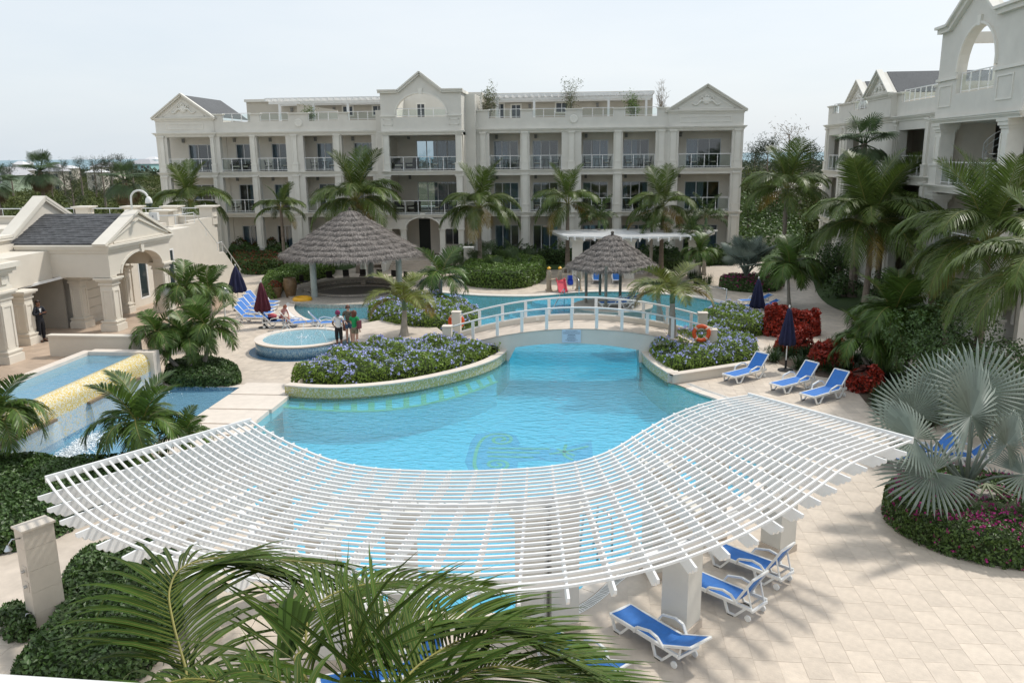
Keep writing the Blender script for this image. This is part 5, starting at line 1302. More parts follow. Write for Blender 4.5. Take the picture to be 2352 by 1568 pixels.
# ---------------- palms ----------------
def frond_mesh(name, L, e0, e1, n, ll, mat, seed=0, wid=.05, droop=.5, petiole=.18, curl=0.0, ribr=.022, segs=2, plume=0.0, sidebend=0.0, rib=None):
    """feather leaf: rib from the origin along +X, elevation turning from e0 to e1 (degrees); leaflets in pairs"""
    r2 = random.Random(seed); P = [Vector((0, 0, 0))]; T = []; K = 24; y = 0
    for k in range(K):
        t = (k+.5)/K; e = R(e0+(e1-e0)*t**1.15); a = R(sidebend*t*t); d = Vector((math.cos(e)*math.cos(a), math.cos(e)*math.sin(a), math.sin(e))); T.append(d); P.append(P[-1]+d*L/K)
    T.append(T[-1]); mb = MB(); mr = MB(); mr.tube(P, [ribr*(1-.85*k/K) for k in range(K+1)], 4)
    for i in range(n):
        t = petiole+(1-petiole)*(i+.5)/n; f = t*K; k = min(int(f), K-1); p = P[k].lerp(P[k+1], f-k); tn = T[k]
        sd_ = Vector((0, 0, 1)).cross(tn); sd_ = sd_.normalized() if sd_.length > .05 else Vector((0, 1, 0)); up_ = tn.cross(sd_).normalized()
        s_ = (t-petiole)/(1-petiole); shape = min(1, .45+s_*2.4)*(1-.72*max(0, (s_-.55)/.45)**1.3); l0 = ll*shape
        for sg in (-1, 1):
            l = l0*r2.uniform(.85, 1.1); fwd = .45+.75*s_+r2.uniform(-.12, .12); lift = (.25 if not plume else r2.uniform(-plume, plume))+r2.uniform(-.1, .1)
            d = (tn*fwd+sd_*sg+up_*lift).normalized(); w_ = tn*wid*.5*(.55+.45*shape); pts = [p]
            q = p
            for j in range(segs):
                dd = (d+Vector((0, 0, -droop*((j+.6)/segs)**1.2*r2.uniform(.7, 1.3)))).normalized(); q = q+dd*l/segs; pts.append(q)
            b = len(mb.v)
            mb.v += [tuple(pts[0]-w_*.5), tuple(pts[0]+w_*.5)]
            for j in range(1, segs): mb.v += [tuple(pts[j]-w_), tuple(pts[j]+w_)]
            mb.v.append(tuple(pts[-1]))
            for j in range(segs-1): mb.f.append((b+2*j, b+2*j+1, b+2*j+3, b+2*j+2))
            mb.f.append((b+2*(segs-1), b+2*(segs-1)+1, b+2*segs))
    # one mesh, two materials
    o = len(mb.v); me_v = mb.v+mr.v; nf = len(mb.f); me = bpy.data.meshes.new(name)
    me.from_pydata(me_v, [], mb.f+[tuple(o+i for i in f) for f in mr.f]); me.materials.append(mat); me.materials.append(rib or rachis_m)
    mi = [0]*nf+[1]*len(mr.f); me.polygons.foreach_set('material_index', mi); me.update(); return me
def fan_mesh(name, Rr, pet, mat, n=36, arc=300, fold=.25, elev=40, droop=.0, seed=0, cut=.55, wid=1.0, petr=.03, petmat=None):
    """fan leaf: stalk from the origin along +X rising, blade at its end"""
    r2 = random.Random(seed); e = R(elev); pd = Vector((math.cos(e), 0, math.sin(e))); hub = pd*pet
    sd_ = Vector((0, 1, 0)); fwd = Vector((math.cos(e-R(18)), 0, math.sin(e-R(18)))); nrm = fwd.cross(sd_)*-1
    nrm = -(fwd.cross(sd_)); nrm = nrm if nrm.z > 0 or elev > 60 else -nrm
    mb = MB(); mr = MB(); mr.tube([Vector((0, 0, 0)), pd*pet*.5+Vector((0, 0, .03*pet)), hub], [petr, petr*.7, petr*.5], 5)
    st = R(arc)/n
    for i in range(n):
        a = -R(arc)/2+st*(i+.5); rr = Rr*(1-.22*abs(a/3.0)**1.5)*r2.uniform(.93, 1.05)
        def pt(r_, aa, lift): 
            v = fwd*math.cos(aa)*r_+sd_*math.sin(aa)*r_+nrm*lift
            return hub+v+Vector((0, 0, -droop*(r_/Rr)**2*Rr))+nrm*(.16*Rr*(r_/Rr)**1.5*(1-math.cos(aa))*.4)
        g = rr*cut; hw = st*.5*wid; z1 = fold*g*st*.8
        c0 = pt(.02, a, 0); l1, m1, r1 = pt(g, a-hw, 0), pt(g, a, z1), pt(g, a+hw, 0); g2 = rr*.8
        l2, m2_, r2_ = pt(g2, a-hw*.5, 0), pt(g2, a, z1*.6), pt(g2, a+hw*.5, 0); tip = pt(rr, a+r2.uniform(-.02, .02), 0)+Vector((0, 0, -r2.uniform(0, .06)*Rr))
        mb.quad(c0, l1, m1); mb.quad(c0, m1, r1); mb.quad(l1, l2, m2_, m1); mb.quad(m1, m2_, r2_, r1); mb.quad(l2, tip, m2_); mb.quad(m2_, tip, r2_)
    o = len(mb.v); nf = len(mb.f); me = bpy.data.meshes.new(name); me.from_pydata(mb.v+mr.v, [], mb.f+[tuple(o+i for i in f) for f in mr.f])
    me.materials.append(mat); me.materials.append(petmat or mat); me.polygons.foreach_set('material_index', [0]*nf+[1]*len(mr.f)); me.update(); return me
FR = {}
def fset(kind):
    if kind in FR: return FR[kind]
    if kind == 'coco':
        FR[kind] = dict(up=[frond_mesh('frond', 1, 84, 38, 62, .30, coco, s, .017, .25, .2, ribr=.008, segs=2, sidebend=12*s) for s in (1, -2)],
                        mid=[frond_mesh('frond', 1, 60, -58, 70, .33, coco, s, .016, 1.3, .2, ribr=.008, segs=3, sidebend=10*(s-4)) for s in (3, 4, 5)],
                        low=[frond_mesh('frond', 1, 26, -88, 66, .33, coco, s, .016, 2.0, .2, ribr=.008, segs=3, sidebend=10*(s-6)) for s in (6, 7)],
                        old=[frond_mesh('frond', 1, 5, -80, 56, .30, coco_dry, s, .016, 1.7, .2, ribr=.008, segs=3) for s in (8,)])
    elif kind == 'adon':
        FR[kind] = dict(up=[frond_mesh('frond', 1, 80, 20, 34, .40, adon, s, .036, .35, .15, ribr=.014, segs=3) for s in (11,)],
                        mid=[frond_mesh('frond', 1, 62, -95, 40, .40, adon, s, .034, 1.1, .15, ribr=.014, segs=3, sidebend=15*(s-13)) for s in (12, 13, 14)],
                        low=[frond_mesh('frond', 1, 35, -115, 40, .40, adon, s, .034, 1.6, .15, ribr=.014, segs=3) for s in (15, 16)], old=[])
    elif kind == 'fox':
        FR[kind] = dict(up=[frond_mesh('frond', 1, 82, 30, 80, .20, fox, 21, .022, .2, .12, ribr=.010, plume=1.3)],
                        mid=[frond_mesh('frond', 1, 60, -55, 84, .20, fox, s, .022, .3, .12, ribr=.010, plume=1.3) for s in (22, 23)],
                        low=[frond_mesh('frond', 1, 30, -80, 80, .20, fox, 24, .022, .4, .12, ribr=.010, plume=1.3)], old=[])
    elif kind == 'bottle':
        FR[kind] = dict(up=[frond_mesh('frond', 1, 72, -15, 44, .34, bottle, 31, .030, .2, .12, ribr=.013, segs=2)],
                        mid=[frond_mesh('frond', 1, 48, -62, 46, .36, bottle, s, .030, .45, .12, ribr=.013, segs=2) for s in (32, 33)],
                        low=[frond_mesh('frond', 1, 30, -80, 44, .34, coco_dry, 34, .028, .7, .12, ribr=.013, segs=2)], old=[])
    elif kind == 'washi':
        FR[kind] = dict(up=[fan_mesh('fan_leaf', .55, .7, washi, 26, 290, elev=70, droop=.05, seed=1, petr=.02, cut=.35, wid=.9)], mid=[fan_mesh('fan_leaf', .58, .75, washi, 26, 290, elev=25, droop=.25, seed=s, petr=.02, cut=.35, wid=.9) for s in (2, 3)],
                        low=[fan_mesh('fan_leaf', .55, .7, washi, 26, 290, elev=-25, droop=.5, seed=4, petr=.02, cut=.35, wid=.9)], old=[fan_mesh('fan_leaf', .5, .6, dead_leaf, 24, 200, elev=-70, droop=.3, seed=5, petr=.02)])
    return FR[kind]
def trunk(par, base, top, r0, r1, mat, bulge=0, bend=0.0, name='trunk', n=10, rings=True):
    b, t = Vector(base), Vector(top); K = max(8, int((t-b).length/.14)); pts, rs = [], []
    for k in range(K+1):
        s_ = k/K; p = b.lerp(t, s_)+Vector((bend*math.sin(s_*math.pi), bend*.4*math.sin(s_*math.pi), 0))
        r_ = r0+(r1-r0)*s_+(r0*.5*math.exp(-s_*9) if bulge == 0 else bulge*math.exp(-((s_-.12)/.28)**2))
        pts.append(p); rs.append(r_*(1+(.07 if (k % 2 and rings) else 0)))
    return MB().tube(pts, rs, n).build(name, mat, par, smooth=False)
def palm(name, label, base, crown, kind, L, counts, seed, r0=.16, r1=.10, mat=None, bulge=0, bend=0.0, shaft=0.0, scale_j=.12, group=None, windx=0.0, old_=None):
    r2 = random.Random(seed); base = Vector(base); crown = Vector(crown)
    root = thing(name, label, 'palm tree', base, 0, group); c = crown-base
    tt = c-Vector((0, 0, shaft))
    trunk(root, (0, 0, 0), tt, r0, r1, mat or bark, bulge, bend)
    if shaft: MB().tube([tt, tt+Vector((0, 0, shaft*.4)), c+Vector((0, 0, .05))], [r1*1.15, r1*1.25, r1*.6], 8).build('crownshaft', crownshaft, root, smooth=True)
    S = fset(kind); fr = None
    for cls in ('old', 'low', 'mid', 'up'):
        n = counts.get(cls, 0)
        if not n or not S[cls]: continue
        a0 = r2.uniform(0, 6.28)
        for i in range(n):
            me = S[cls][r2.randrange(len(S[cls]))]; o = bpy.data.objects.new('frond' if kind != 'washi' else 'fan_leaf', me); COL.objects.link(o); o.parent = root
            a = a0+2*math.pi*i/n+r2.uniform(-.25, .25); s_ = L*(1+r2.uniform(-scale_j, scale_j)); o.location = c+Vector((math.cos(a), math.sin(a), 0))*r1*.6+Vector((0, 0, {'up': .05, 'mid': 0, 'low': -.06, 'old': -.15}[cls]))
            o.rotation_euler = (r2.uniform(-.3, .3), r2.uniform(-.12, .12), a); o.scale = (s_,)*3
    return root
def nuts(root, c):
    for i in range(7):
        a = i*.9; q = MB().lathe([(0, -.13), (.08, -.09), (.11, 0), (.08, .1), (0, .13)], n=8); q.build('coconut', M('coconut_husk', (.20, .16, .05), .6, .2, 5), root, smooth=True, loc=Vector(c)+Vector((.25*math.cos(a), .25*math.sin(a), -.3-.1*(i % 2))))
# coconut palms before the far building; crown given by its place, trunk straight below it
def cp_(x, y, Y, L, label, seed, cnt=None, dx=0.0, bend=0.0, r0=.17, name='coconut_palm', zb=0.0, nt=False, grp='coconut palms around the pool'):
    c = atY(x, y, Y); o = palm(name, label, (c.x+dx, Y, zb), tuple(c), 'coco', L, cnt or dict(up=4, mid=9, low=7, old=1), seed, r0, .11, bend=bend, group=grp)
    if nt: nuts(o, c-Vector((c.x+dx, Y, zb)))
    return o
cp_(438, 466, 62, 3.5, 'dark coconut palm at the left end of the far building, behind the club roof', 1, dict(up=4, mid=10, low=6))
cp_(645, 480, 61, 2.35, 'small coconut palm with a slim trunk left of the big thatched roof', 2, dict(up=3, mid=8, low=4, old=1), r0=.12)
cp_(816, 462, 59.5, 4.0, 'large coconut palm directly behind the big thatched roof', 3, dict(up=4, mid=10, low=8, old=1), nt=True)
cp_(1100, 478, 58, 3.5, 'coconut palm with coconuts right of the centre pavilion archway', 4, dict(up=4, mid=9, low=8, old=2), nt=True)
cp_(1304, 468, 60, 2.9, 'coconut palm with a yellow hanging frond before the middle of the right wing', 5, dict(up=4, mid=8, low=5, old=2))
cp_(1522, 476, 60, 3.1, 'coconut palm with orange drying fronds above the far white pergola', 6, dict(up=4, mid=9, low=5, old=3))
cp_(1808, 436, 54, 3.3, 'tall coconut palm standing in the gap between the two buildings', 7, dict(up=5, mid=10, low=6, old=1), r0=.15, nt=True)
cp_(2000, 515, 44, 3.9, 'big coconut palm standing before the right building, left of its tower', 8, dict(up=6, mid=14, low=12, old=2), bend=.1)
cp_(2030, 480, 48, 3.4, 'coconut palm half hidden behind the big one by the right building', 9, dict(up=5, mid=13, low=9))
cp_(2270, 560, 31, 3.4, 'huge coconut palm with drooping golden frond near the tower columns', 10, dict(up=6, mid=14, low=12, old=2), bend=.1)
cp_(2420, 640, 25, 3.3, 'coconut palm cut by the right picture edge with fronds hanging low', 11, dict(up=3, mid=9, low=9))
cp_(2140, 680, 36, 2.3, 'dark coconut palm in the thicket below the tower', 12, dict(up=4, mid=12, low=9))
# foxtail palms
for x, y, Y, L, lab, s in ((1376, 505, 60, 1.9, 'foxtail palm nearest the middle of the right wing', 21), (1497, 520, 58.5, 1.9, 'foxtail palm under the orange coconut fronds', 22), (1622, 500, 59, 2.0, 'foxtail palm before the right end pavilion', 23), (1590, 535, 57.5, 1.7, 'low foxtail palm left of the right end pavilion foxtail', 24)):
    c = atY(x, y, Y); palm('foxtail_palm', lab, (c.x, Y, 0), tuple(c), 'fox', L, dict(up=2, mid=6, low=3), s, .13, .09, bark_grey, shaft=.6, group='foxtail palms')
# christmas palms
def ap(bx, by, x, y, Y, L, lab, s, cnt=None, bend=0, z=0):
    b = at(bx, by, z) if bx is not None else None
    c = atY(x, y, Y if Y else b.y); b = b or Vector((c.x, Y, 0))
    return palm('christmas_palm', lab, tuple(b), tuple(c), 'adon', L, cnt or dict(up=3, mid=8, low=5), s, .10, .07, bark_grey, bend=bend, shaft=.5, group='christmas palms')
ap(432, 868, 362, 770, 29.6, 1.35, 'leaning left stem of the palm cluster by the waterfall', 31)
ap(446, 866, 430, 790, 30.0, 1.4, 'middle stem of the palm cluster by the waterfall', 32)
ap(462, 862, 478, 760, 30.6, 1.5, 'right stem of the palm cluster by the waterfall', 33)
ap(None, 0, 420, 668, 34.5, 1.5, 'bushy palm behind the waterfall cluster, beside the portico column', 34)
ap(None, 0, 480, 672, 36, 1.5, 'bushy palm right behind the waterfall cluster, nearest the umbrellas', 35)
ap(330, 1080, 322, 985, None, 1.75, 'bushy palm rising at the pergola corner before the cascade basin', 36, dict(up=4, mid=7, low=4))
ap(-20, 1090, -10, 960, None, 1.75, 'bushy palm cut by the left picture edge beside the waterfall', 37)
ap(400, 1060, 420, 1010, None, 1.1, 'small light green palm half under the pergola end', 38, dict(up=3, mid=6, low=2))
ap(2060, 872, 2050, 735, 31.8, 2.3, 'very bushy palm between the red shrub and the big silver palm', 39, dict(up=4, mid=12, low=10))
ap(2085, 868, 2085, 790, 31.2, 1.8, 'second stem of the very bushy palm by the red shrub', 40)
ap(2010, 868, 1985, 790, 31.6, 1.6, 'low left stem of the very bushy palm by the red shrub', 41)
ap(1812, 705, 1812, 620, 46.5, 2.3, 'bushy palm directly above the tall red copperleaf shrub', 42, dict(up=3, mid=10, low=6))
ap(1608, 648, 1608, 585, 55, 1.6, 'small bushy palm by the far corner of the back pool', 43)
# bottle palms
def bp(bx, by, x, y, L, lab, s, r0=.2, bul=.16, cnt=None):
    b = at(bx, by); c = atY(x, y, b.y); return palm('bottle_palm', lab, tuple(b), tuple(c), 'bottle', L, cnt or dict(up=2, mid=6, low=2), s, r0, .10, bark_grey, bulge=bul, shaft=.45)
bp(928, 790, 928, 690, 1.95, 'yellowish bottle palm with swollen grey trunk behind the front plumbago', 51, .16, .12, dict(up=3, mid=6, low=3))
bp(1545, 822, 1545, 672, 2.05, 'bottle palm with pale ringed trunk at the right foot of the bridge', 52, .22, .12, dict(up=2, mid=8, low=2))
bp(1518, 745, 1512, 662, 1.7, 'second slimmer palm just behind the one at the bridge foot', 53, .15, .1, dict(up=1, mid=6, low=2))
b = at(1012, 708); palm('arching_palm', 'arching green palm with long drooping fronds at the left edge of the back pool', tuple(b), tuple(atY(1012, 640, b.y)), 'adon', 2.1, dict(up=2, mid=5, low=4), 55, .12, .08, bark_grey)
# washingtonias
for x, y, Y, L, lab, s, cnt in ((1985, 330, 50, 1.5, 'tall fan palm rising before the far part of the right building', 61, dict(up=6, mid=14, low=14, old=6)), (92, 392, 84, 1.9, 'tall fan palm in the scrub at the far left', 62, dict(up=6, mid=14, low=12, old=14)), (288, 415, 82, 1.9, 'fan palm with a skirt of dead leaves in the scrub, left of the building', 63, dict(up=6, mid=12, low=10, old=16)), (-10, 420, 80, 1.7, 'fan palm at the very left edge of the scrub', 64, dict(up=5, mid=10, low=8, old=8))):
    c = atY(x, y, Y); palm('fan_palm', lab, (c.x, Y, -.5), tuple(c), 'washi', L, cnt, s, .22, .16, bark, group='fan palms')
# low fan palms (palmetto clump)
for i, (x, y, L) in enumerate(((1052, 640, 1.1), (1095, 632, 1.35), (1135, 645, 1.1), (1165, 630, 1.3), (1205, 640, 1.15), (1120, 610, 1.5), (1180, 605, 1.4), (1075, 605, 1.2), (1228, 620, 1.0))):
    p = at(x, y); t = thing('palmetto', ['low palmetto at the left end of the green hedge', 'palmetto left of the middle behind the green hedge', 'palmetto right above the middle of the green hedge', 'pale leaved palmetto behind the middle of the green hedge', 'palmetto with yellow leaves near the right of the hedge', 'tall palmetto in the back row, left of its taller mate', 'tall palmetto in the back row under the right wing', 'back row palmetto beside the white post', 'last palmetto at the right end of the hedge'][i], 'palm', p, rnd.uniform(0, 6), 'palmettos behind the green hedge')
    S = fset('washi'); 
    for k in range(13):
        cls = ('up', 'mid', 'mid', 'low')[k % 4]; o = put('fan_leaf', S[cls][k % len(S[cls])], t, (0, 0, .25+.3*(cls == 'up')), k*2.4); o.scale = (L*rnd.uniform(.8, 1.1),)*3; o.rotation_euler = (rnd.uniform(-.2, .2), -.25 if cls == 'low' else 0, k*2.4)
# silver fan palms
def bis(base, lab, L, n, seed, explicit=None):
    r2 = random.Random(seed); t = thing('silver_fan_palm', lab, 'palm tree', base, 0, None)
    trunk(t, (0, 0, 0), (0, 0, .75), .32, .22, bark_grey, rings=True)
    return t
BM = [fan_mesh('fan_leaf', 1.0, p, bismarck, 50, 320, .5, e, d, s, .52, 1.0, .05, bismarck) for p, e, d, s in ((1.15, 80, .02, 1), (1.15, 58, .03, 2), (1.05, 36, .10, 3), (.9, 10, .3, 4))]
bd = fan_mesh('fan_leaf', 1.0, .55, M('drooping_fan_leaf', (.22, .26, .14), .6, .15, 2, island=.25, back=.15), 36, 150, .4, -12, .75, 9, .2, .5, .03)
b0 = Vector((9.2, 18.7, 0)); t = bis(b0, 'big silver blue fan palm growing from the bougainvillea bed at the right edge', 1.3, 0, 71)
BL = [fan_mesh('leaf_blade', 1.0, .001, bismarck, 44, (300, 320, 285)[s-1], .8, 18, (.05, .16, .1)[s-1], s, (.44, .40, .48)[s-1], .94, .001) for s in (1, 2, 3)]
cw = atY(2218, 1118, 18.7)
for i_, (px, py, Y_, dx, dy, Rl, nz) in enumerate(((2230, 955, 18.2, 0, -1, 1.45, .35), (2244, 905, 19.4, .1, -1, 1.3, .2), (2101, 1007, 18.2, -.8, -.6, 1.2, .5), (2098, 948, 19.4, -.55, -.8, 1.1, .3), (2142, 1084, 17.8, -1, .1, 1.25, .6), (2312, 1021, 18.0, .3, -1, .85, .1), (2330, 940, 19.2, .7, -.7, 1.2, .4), (2352, 1090, 18.0, 1, .1, 1.0, .6), (2165, 905, 20.2, -.3, -1, 1.1, .3), (2285, 960, 20.3, .4, -1, 1.2, .3), (2290, 1110, 19.8, .8, -.1, 1.0, .8))):
    hb_ = atY(px, py, Y_); f_ = (rt*dx-up*dy).normalized(); n_v = (-fw*(1-nz)+Vector((0, 0, 1))*nz+rt*(.5, -.35, .3, -.5, .15, .6, -.4)[i_ % 7]); n_v = (n_v-f_*n_v.dot(f_)).normalized(); sd2 = n_v.cross(f_)
    o = put('leaf_blade', BL[i_ % 3], t); o.matrix_local = Matrix.Translation(hb_-b0) @ Matrix((f_*Rl, sd2*Rl, n_v*Rl)).transposed().to_4x4()
    c0_ = cw-b0; h0_ = hb_-b0; MB().tube([c0_, c0_.lerp(h0_, .5)+Vector((0, 0, .10)), h0_], [.05, .032, .022], 6).build('leaf_stalk', bismarck, t, smooth=True)
for k_, a in enumerate((-150, -125, -98, -72, -45, -15)): o = put('fan_leaf', bd, t, (0, 0, .95), R(a)); o.scale = (1.15+.1*(k_ % 2),)*3
b1 = at(1712, 662); t = bis(b1, 'silver blue fan palm in the round bed beyond the back pool', 1.3, 0, 72)
for k in range(14):
    o = put('fan_leaf', BM[(0, 1, 2, 1)[k % 4] if k > 2 else 0], t, (0, 0, .8), k*2.39); o.scale = (1.35,)*3
# ---- foreground coconut palm: long fronds reaching up from below ----
def big_frond(par, pts, ll, n, seed, wd=.9, mat=near_leaf, wid=.05, droop=.35, base_t=.1, tipl=.35, twist=0.0, upf=.15, origin=Vector((0, 0, 0))):
    r2 = random.Random(seed); P = spline([Vector(p)-origin for p in pts], 10); d = [0]
    for i in range(1, len(P)): d.append(d[-1]+(P[i]-P[i-1]).length)
    mr = MB(); K = len(P); mr.tube(P, [.011*(1-.7*i/K)+.002 for i in range(K)], 6); mb = MB(); rbm = MB()
    for i in range(n):
        t = base_t+(1-base_t)*(i+.5)/n; L = d[-1]*t; k = max(j for j in range(len(d)) if d[j] <= L); k = min(k, K-2); p = P[k].lerp(P[k+1], (L-d[k])/max(1e-6, d[k+1]-d[k])); tn = (P[k+1]-P[k]).normalized()
        sd_ = Vector((0, 0, 1)).cross(tn); sd_ = sd_.normalized() if sd_.length > .08 else Vector((1, 0, 0)); 
        sd_ = Quaternion(tn, twist) @ sd_; up_ = tn.cross(sd_).normalized()
        shape = min(1, .55+t*1.6)*(1-(1-tipl)*max(0, (t-.6)/.4))
        for sg in (-1, 1):
            l = ll*shape*r2.uniform(.85, 1.08); fwd = .62+.8*t+r2.uniform(-.08, .08); dd = (tn*fwd+sd_*sg+up_*(upf+r2.uniform(-.1, .15))).normalized(); q = p; S_ = 6; pts_ = [p]; dr = droop*r2.uniform(.6, 1.6)
            kink = r2.random() < .15
            for j in range(S_):
                g = dr*((j+1)/S_)**1.7*1.6+(1.2 if kink and j > 2 else 0); e = (dd+Vector((0, 0, -g))+rt*wd*((j+1)/S_)*(1.0 if dd.dot(rt) > -.2 else .15)).normalized(); q = q+e*l/S_; pts_.append(q)
            b = len(mb.v)
            for j, c in enumerate(pts_):
                s_ = j/S_; ww = wid*(.35+.65*min(1, s_*3.5))*(1-max(0, (s_-.35)/.65)**1.4)*.5+.0008; tt = (pts_[min(j+1, S_)]-pts_[max(j-1, 0)]).normalized(); lat = tt.cross(up_); lat = lat.normalized() if lat.length > .1 else tn
                nn = lat.cross(tt).normalized()
                mb.v += [tuple(c+lat*ww+nn*ww*.35), tuple(c), tuple(c-lat*ww+nn*ww*.35)]
            for j in range(S_): mb.f += [(b+3*j, b+3*j+1, b+3*j+4, b+3*j+3), (b+3*j+1, b+3*j+2, b+3*j+5, b+3*j+4)]
            rbm.tube([c+Vector((0, 0, .002)) for c in pts_[:-1]], [.0016, .0014, .0012, .001, .0008, .0006], 3, cap=False)
    o = mb.build('frond', mat, par, smooth=True); mr.build('leaf_stalk', near_rib, o, smooth=True); rbm.build('leaflet_ribs', near_rib, o)['kind'] = 'stuff'; return o
crown = Vector((-.75, 4.6, 3.9))
fg = thing('coconut_palm', 'coconut palm in the foreground whose long fronds fill the bottom of the picture', 'palm tree', (crown.x, crown.y, 0))
trunk(fg, (0, 0, 0), (0, 0, 3.75), .19, .14, bark)
OR = Vector((crown.x, crown.y, 0))
A = lambda x, y, D: atD(x, y, D)
big_frond(fg, [crown+Vector((-.3, 0, .1)), A(450, 1640, 6.3), A(428, 1540, 6.5), A(398, 1430, 6.7), A(390, 1352, 6.85), A(428, 1298, 7.0), A(540, 1278, 7.2), A(745, 1294, 7.4)], 1.12, 100, 1, wd=.75, wid=.034, droop=.38, base_t=.16, origin=OR, upf=-.25, tipl=.7)
big_frond(fg, [crown+Vector((0, 0, .2)), A(800, 1590, 5.6), A(835, 1525, 5.7), A(905, 1455, 5.9), A(1000, 1425, 6.1), A(1130, 1440, 6.3), A(1290, 1510, 6.5), A(1430, 1600, 6.6)], 1.05, 116, 2, wid=.032, droop=.15, base_t=.08, origin=OR, upf=.22, tipl=.5)
big_frond(fg, [crown+Vector((-.1, .1, .2)), A(705, 1560, 6.2), A(702, 1480, 6.4), A(718, 1400, 6.7), A(800, 1350, 7.1), A(930, 1335, 7.6), A(1120, 1350, 8.0)], .85, 62, 3, wid=.030, droop=.2, base_t=.32, origin=OR, upf=.2)
big_frond(fg, [crown+Vector((-.2, -.1, .1)), A(660, 1650, 5.4), A(600, 1600, 5.5), A(520, 1570, 5.6), A(420, 1560, 5.7), A(300, 1600, 5.7)], .70, 40, 4, wd=.3, wid=.034, droop=.5, base_t=.1, origin=OR, upf=.1)
big_frond(fg, [crown+Vector((.25, 0, .1)), A(980, 1640, 5.3), A(1060, 1555, 5.6), A(1160, 1530, 5.9), A(1290, 1560, 6.1), A(1440, 1640, 6.3)], .95, 84, 5, wid=.032, droop=.2, base_t=.1, origin=OR, upf=.05)
big_frond(fg, [crown+Vector((-.1, 0, .2)), A(740, 1680, 4.9), A(700, 1610, 4.9), A(630, 1560, 5.0), A(560, 1540, 5.1)], .62, 34, 6, wd=.4, wid=.040, droop=.5, base_t=.1, origin=OR, upf=.5)
big_frond(fg, [crown+Vector((0, 0, .2)), A(900, 1640, 5.2), A(930, 1560, 5.3), A(1000, 1500, 5.6), A(1090, 1460, 6.0), A(1230, 1440, 6.5)], .85, 64, 7, wid=.030, droop=.15, base_t=.1, origin=OR, upf=.3)
# spear leaf bundle
sp = MB(); r2 = random.Random(5)
for i in range(16):
    b_ = A(650+r2.uniform(-12, 18), 1510, 6.4)-OR; tp = A(640+i*9+r2.uniform(-6, 6), 1335+abs(i-5)*7+r2.uniform(-12, 12), 6.9)-OR; md = b_.lerp(tp, .55)+Vector((0, 0, .12)); w_ = Vector((.022, .005, 0))
    sp.quad(b_-w_*.6, b_+w_*.6, md+w_, md-w_); sp.quad(md-w_, md+w_, tp)
sp.build('spear_leaf', near_leaf, fg)
# ---------------- front pergola ----------------
pg = thing('pergola', 'large white fan shaped slatted pergola over the near end of the pool', 'pergola', (-1.5, 14, 0)); PO = Vector((-1.5, 14, 0))
HZ = 2.82
inn = [at(x, y, HZ) for x, y in [(575, 967), (640, 1006), (700, 1034), (770, 1060), (850, 1075), (940, 1081), (1040, 1083), (1150, 1080), (1260, 1072), (1340, 1058), (1410, 1032), (1480, 990), (1550, 952), (1630, 924), (1720, 908)]]
outr = [at(x, y, HZ) for x, y in [(107, 1100), (145, 1150), (210, 1205), (300, 1250), (420, 1292), (560, 1325), (720, 1348), (900, 1360), (1100, 1362), (1300, 1346), (1480, 1310), (1640, 1256), (1780, 1188), (1880, 1118), (1960, 1062), (2095, 1011)]]
def resamp(P, n):
    P = spline(P, 8); d = [0]
    for i in range(1, len(P)): d.append(d[-1]+(P[i]-P[i-1]).length)
    out = []
    for k in range(n):
        s_ = d[-1]*k/(n-1); j = max(i for i in range(len(d)) if d[i] <= s_+1e-9); j = min(j, len(P)-2); out.append(P[j].lerp(P[j+1], (s_-d[j])/max(1e-9, d[j+1]-d[j])))
    return out
NS = 97
I_, O_ = resamp(inn, NS), resamp(outr, NS)
def PG(s_, v): # s in 0..NS-1
    k = min(int(s_), NS-2); f = s_-k; return I_[k].lerp(I_[k+1], f).lerp(O_[k].lerp(O_[k+1], f), v)
NSL = 27
for j in range(NSL):
    v = j/(NSL-1); P = [PG(k*1.0, v)-PO for k in range(0, NS, 1)]
    mb = MB(); n = len(P)
    for i in range(n):
        t = (P[min(i+1, n-1)]-P[max(i-1, 0)]).normalized(); s_ = Vector((t.y, -t.x, 0))*.0175; z = Vector((0, 0, .019))
        for q in (-s_-z, s_-z, s_+z, -s_+z): mb.v.append(tuple(P[i]+q))
    for i in range(n-1):
        for a in range(4): b2 = (a+1) % 4; mb.f.append((4*i+a, 4*i+4+a, 4*i+4+b2, 4*i+b2))
    mb.f += [(0, 1, 2, 3), (4*n-1, 4*n-2, 4*n-3, 4*n-4)]; mb.build('slat', white, pg)
NR = 31
for k in range(NR):
    s_ = k*(NS-1)/(NR-1); a, b = PG(s_, 0)-PO, PG(s_, 1)-PO; d = (b-a).normalized(); end = k in (0, NR-1)
    if end:
        MB().beam(a-d*.02+Vector((0, 0, -.0)), b+d*.02, .045, .13).build('end_rail', white, pg); continue
    a2, b2 = a-d*.14, b+d*.28; L = (b2-a2).length
    # scalloped profile along (u, z)
    pr_ = [(0, 0), (0, -.06)]+[(.04+.05*i/3, -.06-.05*math.sin(math.pi*i/6)) for i in range(1, 4)]+[(.12, -.12), (.16, -.2), (.20, -.24)]
    pr2 = [(L-u, z) for u, z in reversed([(0, 0), (0, -.06), (.03, -.09), (.09, -.09), (.11, -.13), (.13, -.165), (.20, -.165), (.22, -.21), (.26, -.24)])]
    pf = pr_+pr2; sd_ = Vector((-d.y, d.x, 0))*.018; mb = MB(); n = len(pf); zt = -.022
    for sg in (-1, 1):
        for (u, z) in pf: mb.v.append(tuple(a2+d*u+sd_*sg+Vector((0, 0, z+zt))))
    mb.f = [tuple(range(n)), tuple(range(2*n-1, n-1, -1))]+[(( i+1) % n, i, n+i, n+(i+1) % n) for i in range(n)]
    mb.build('rafter', white, pg)
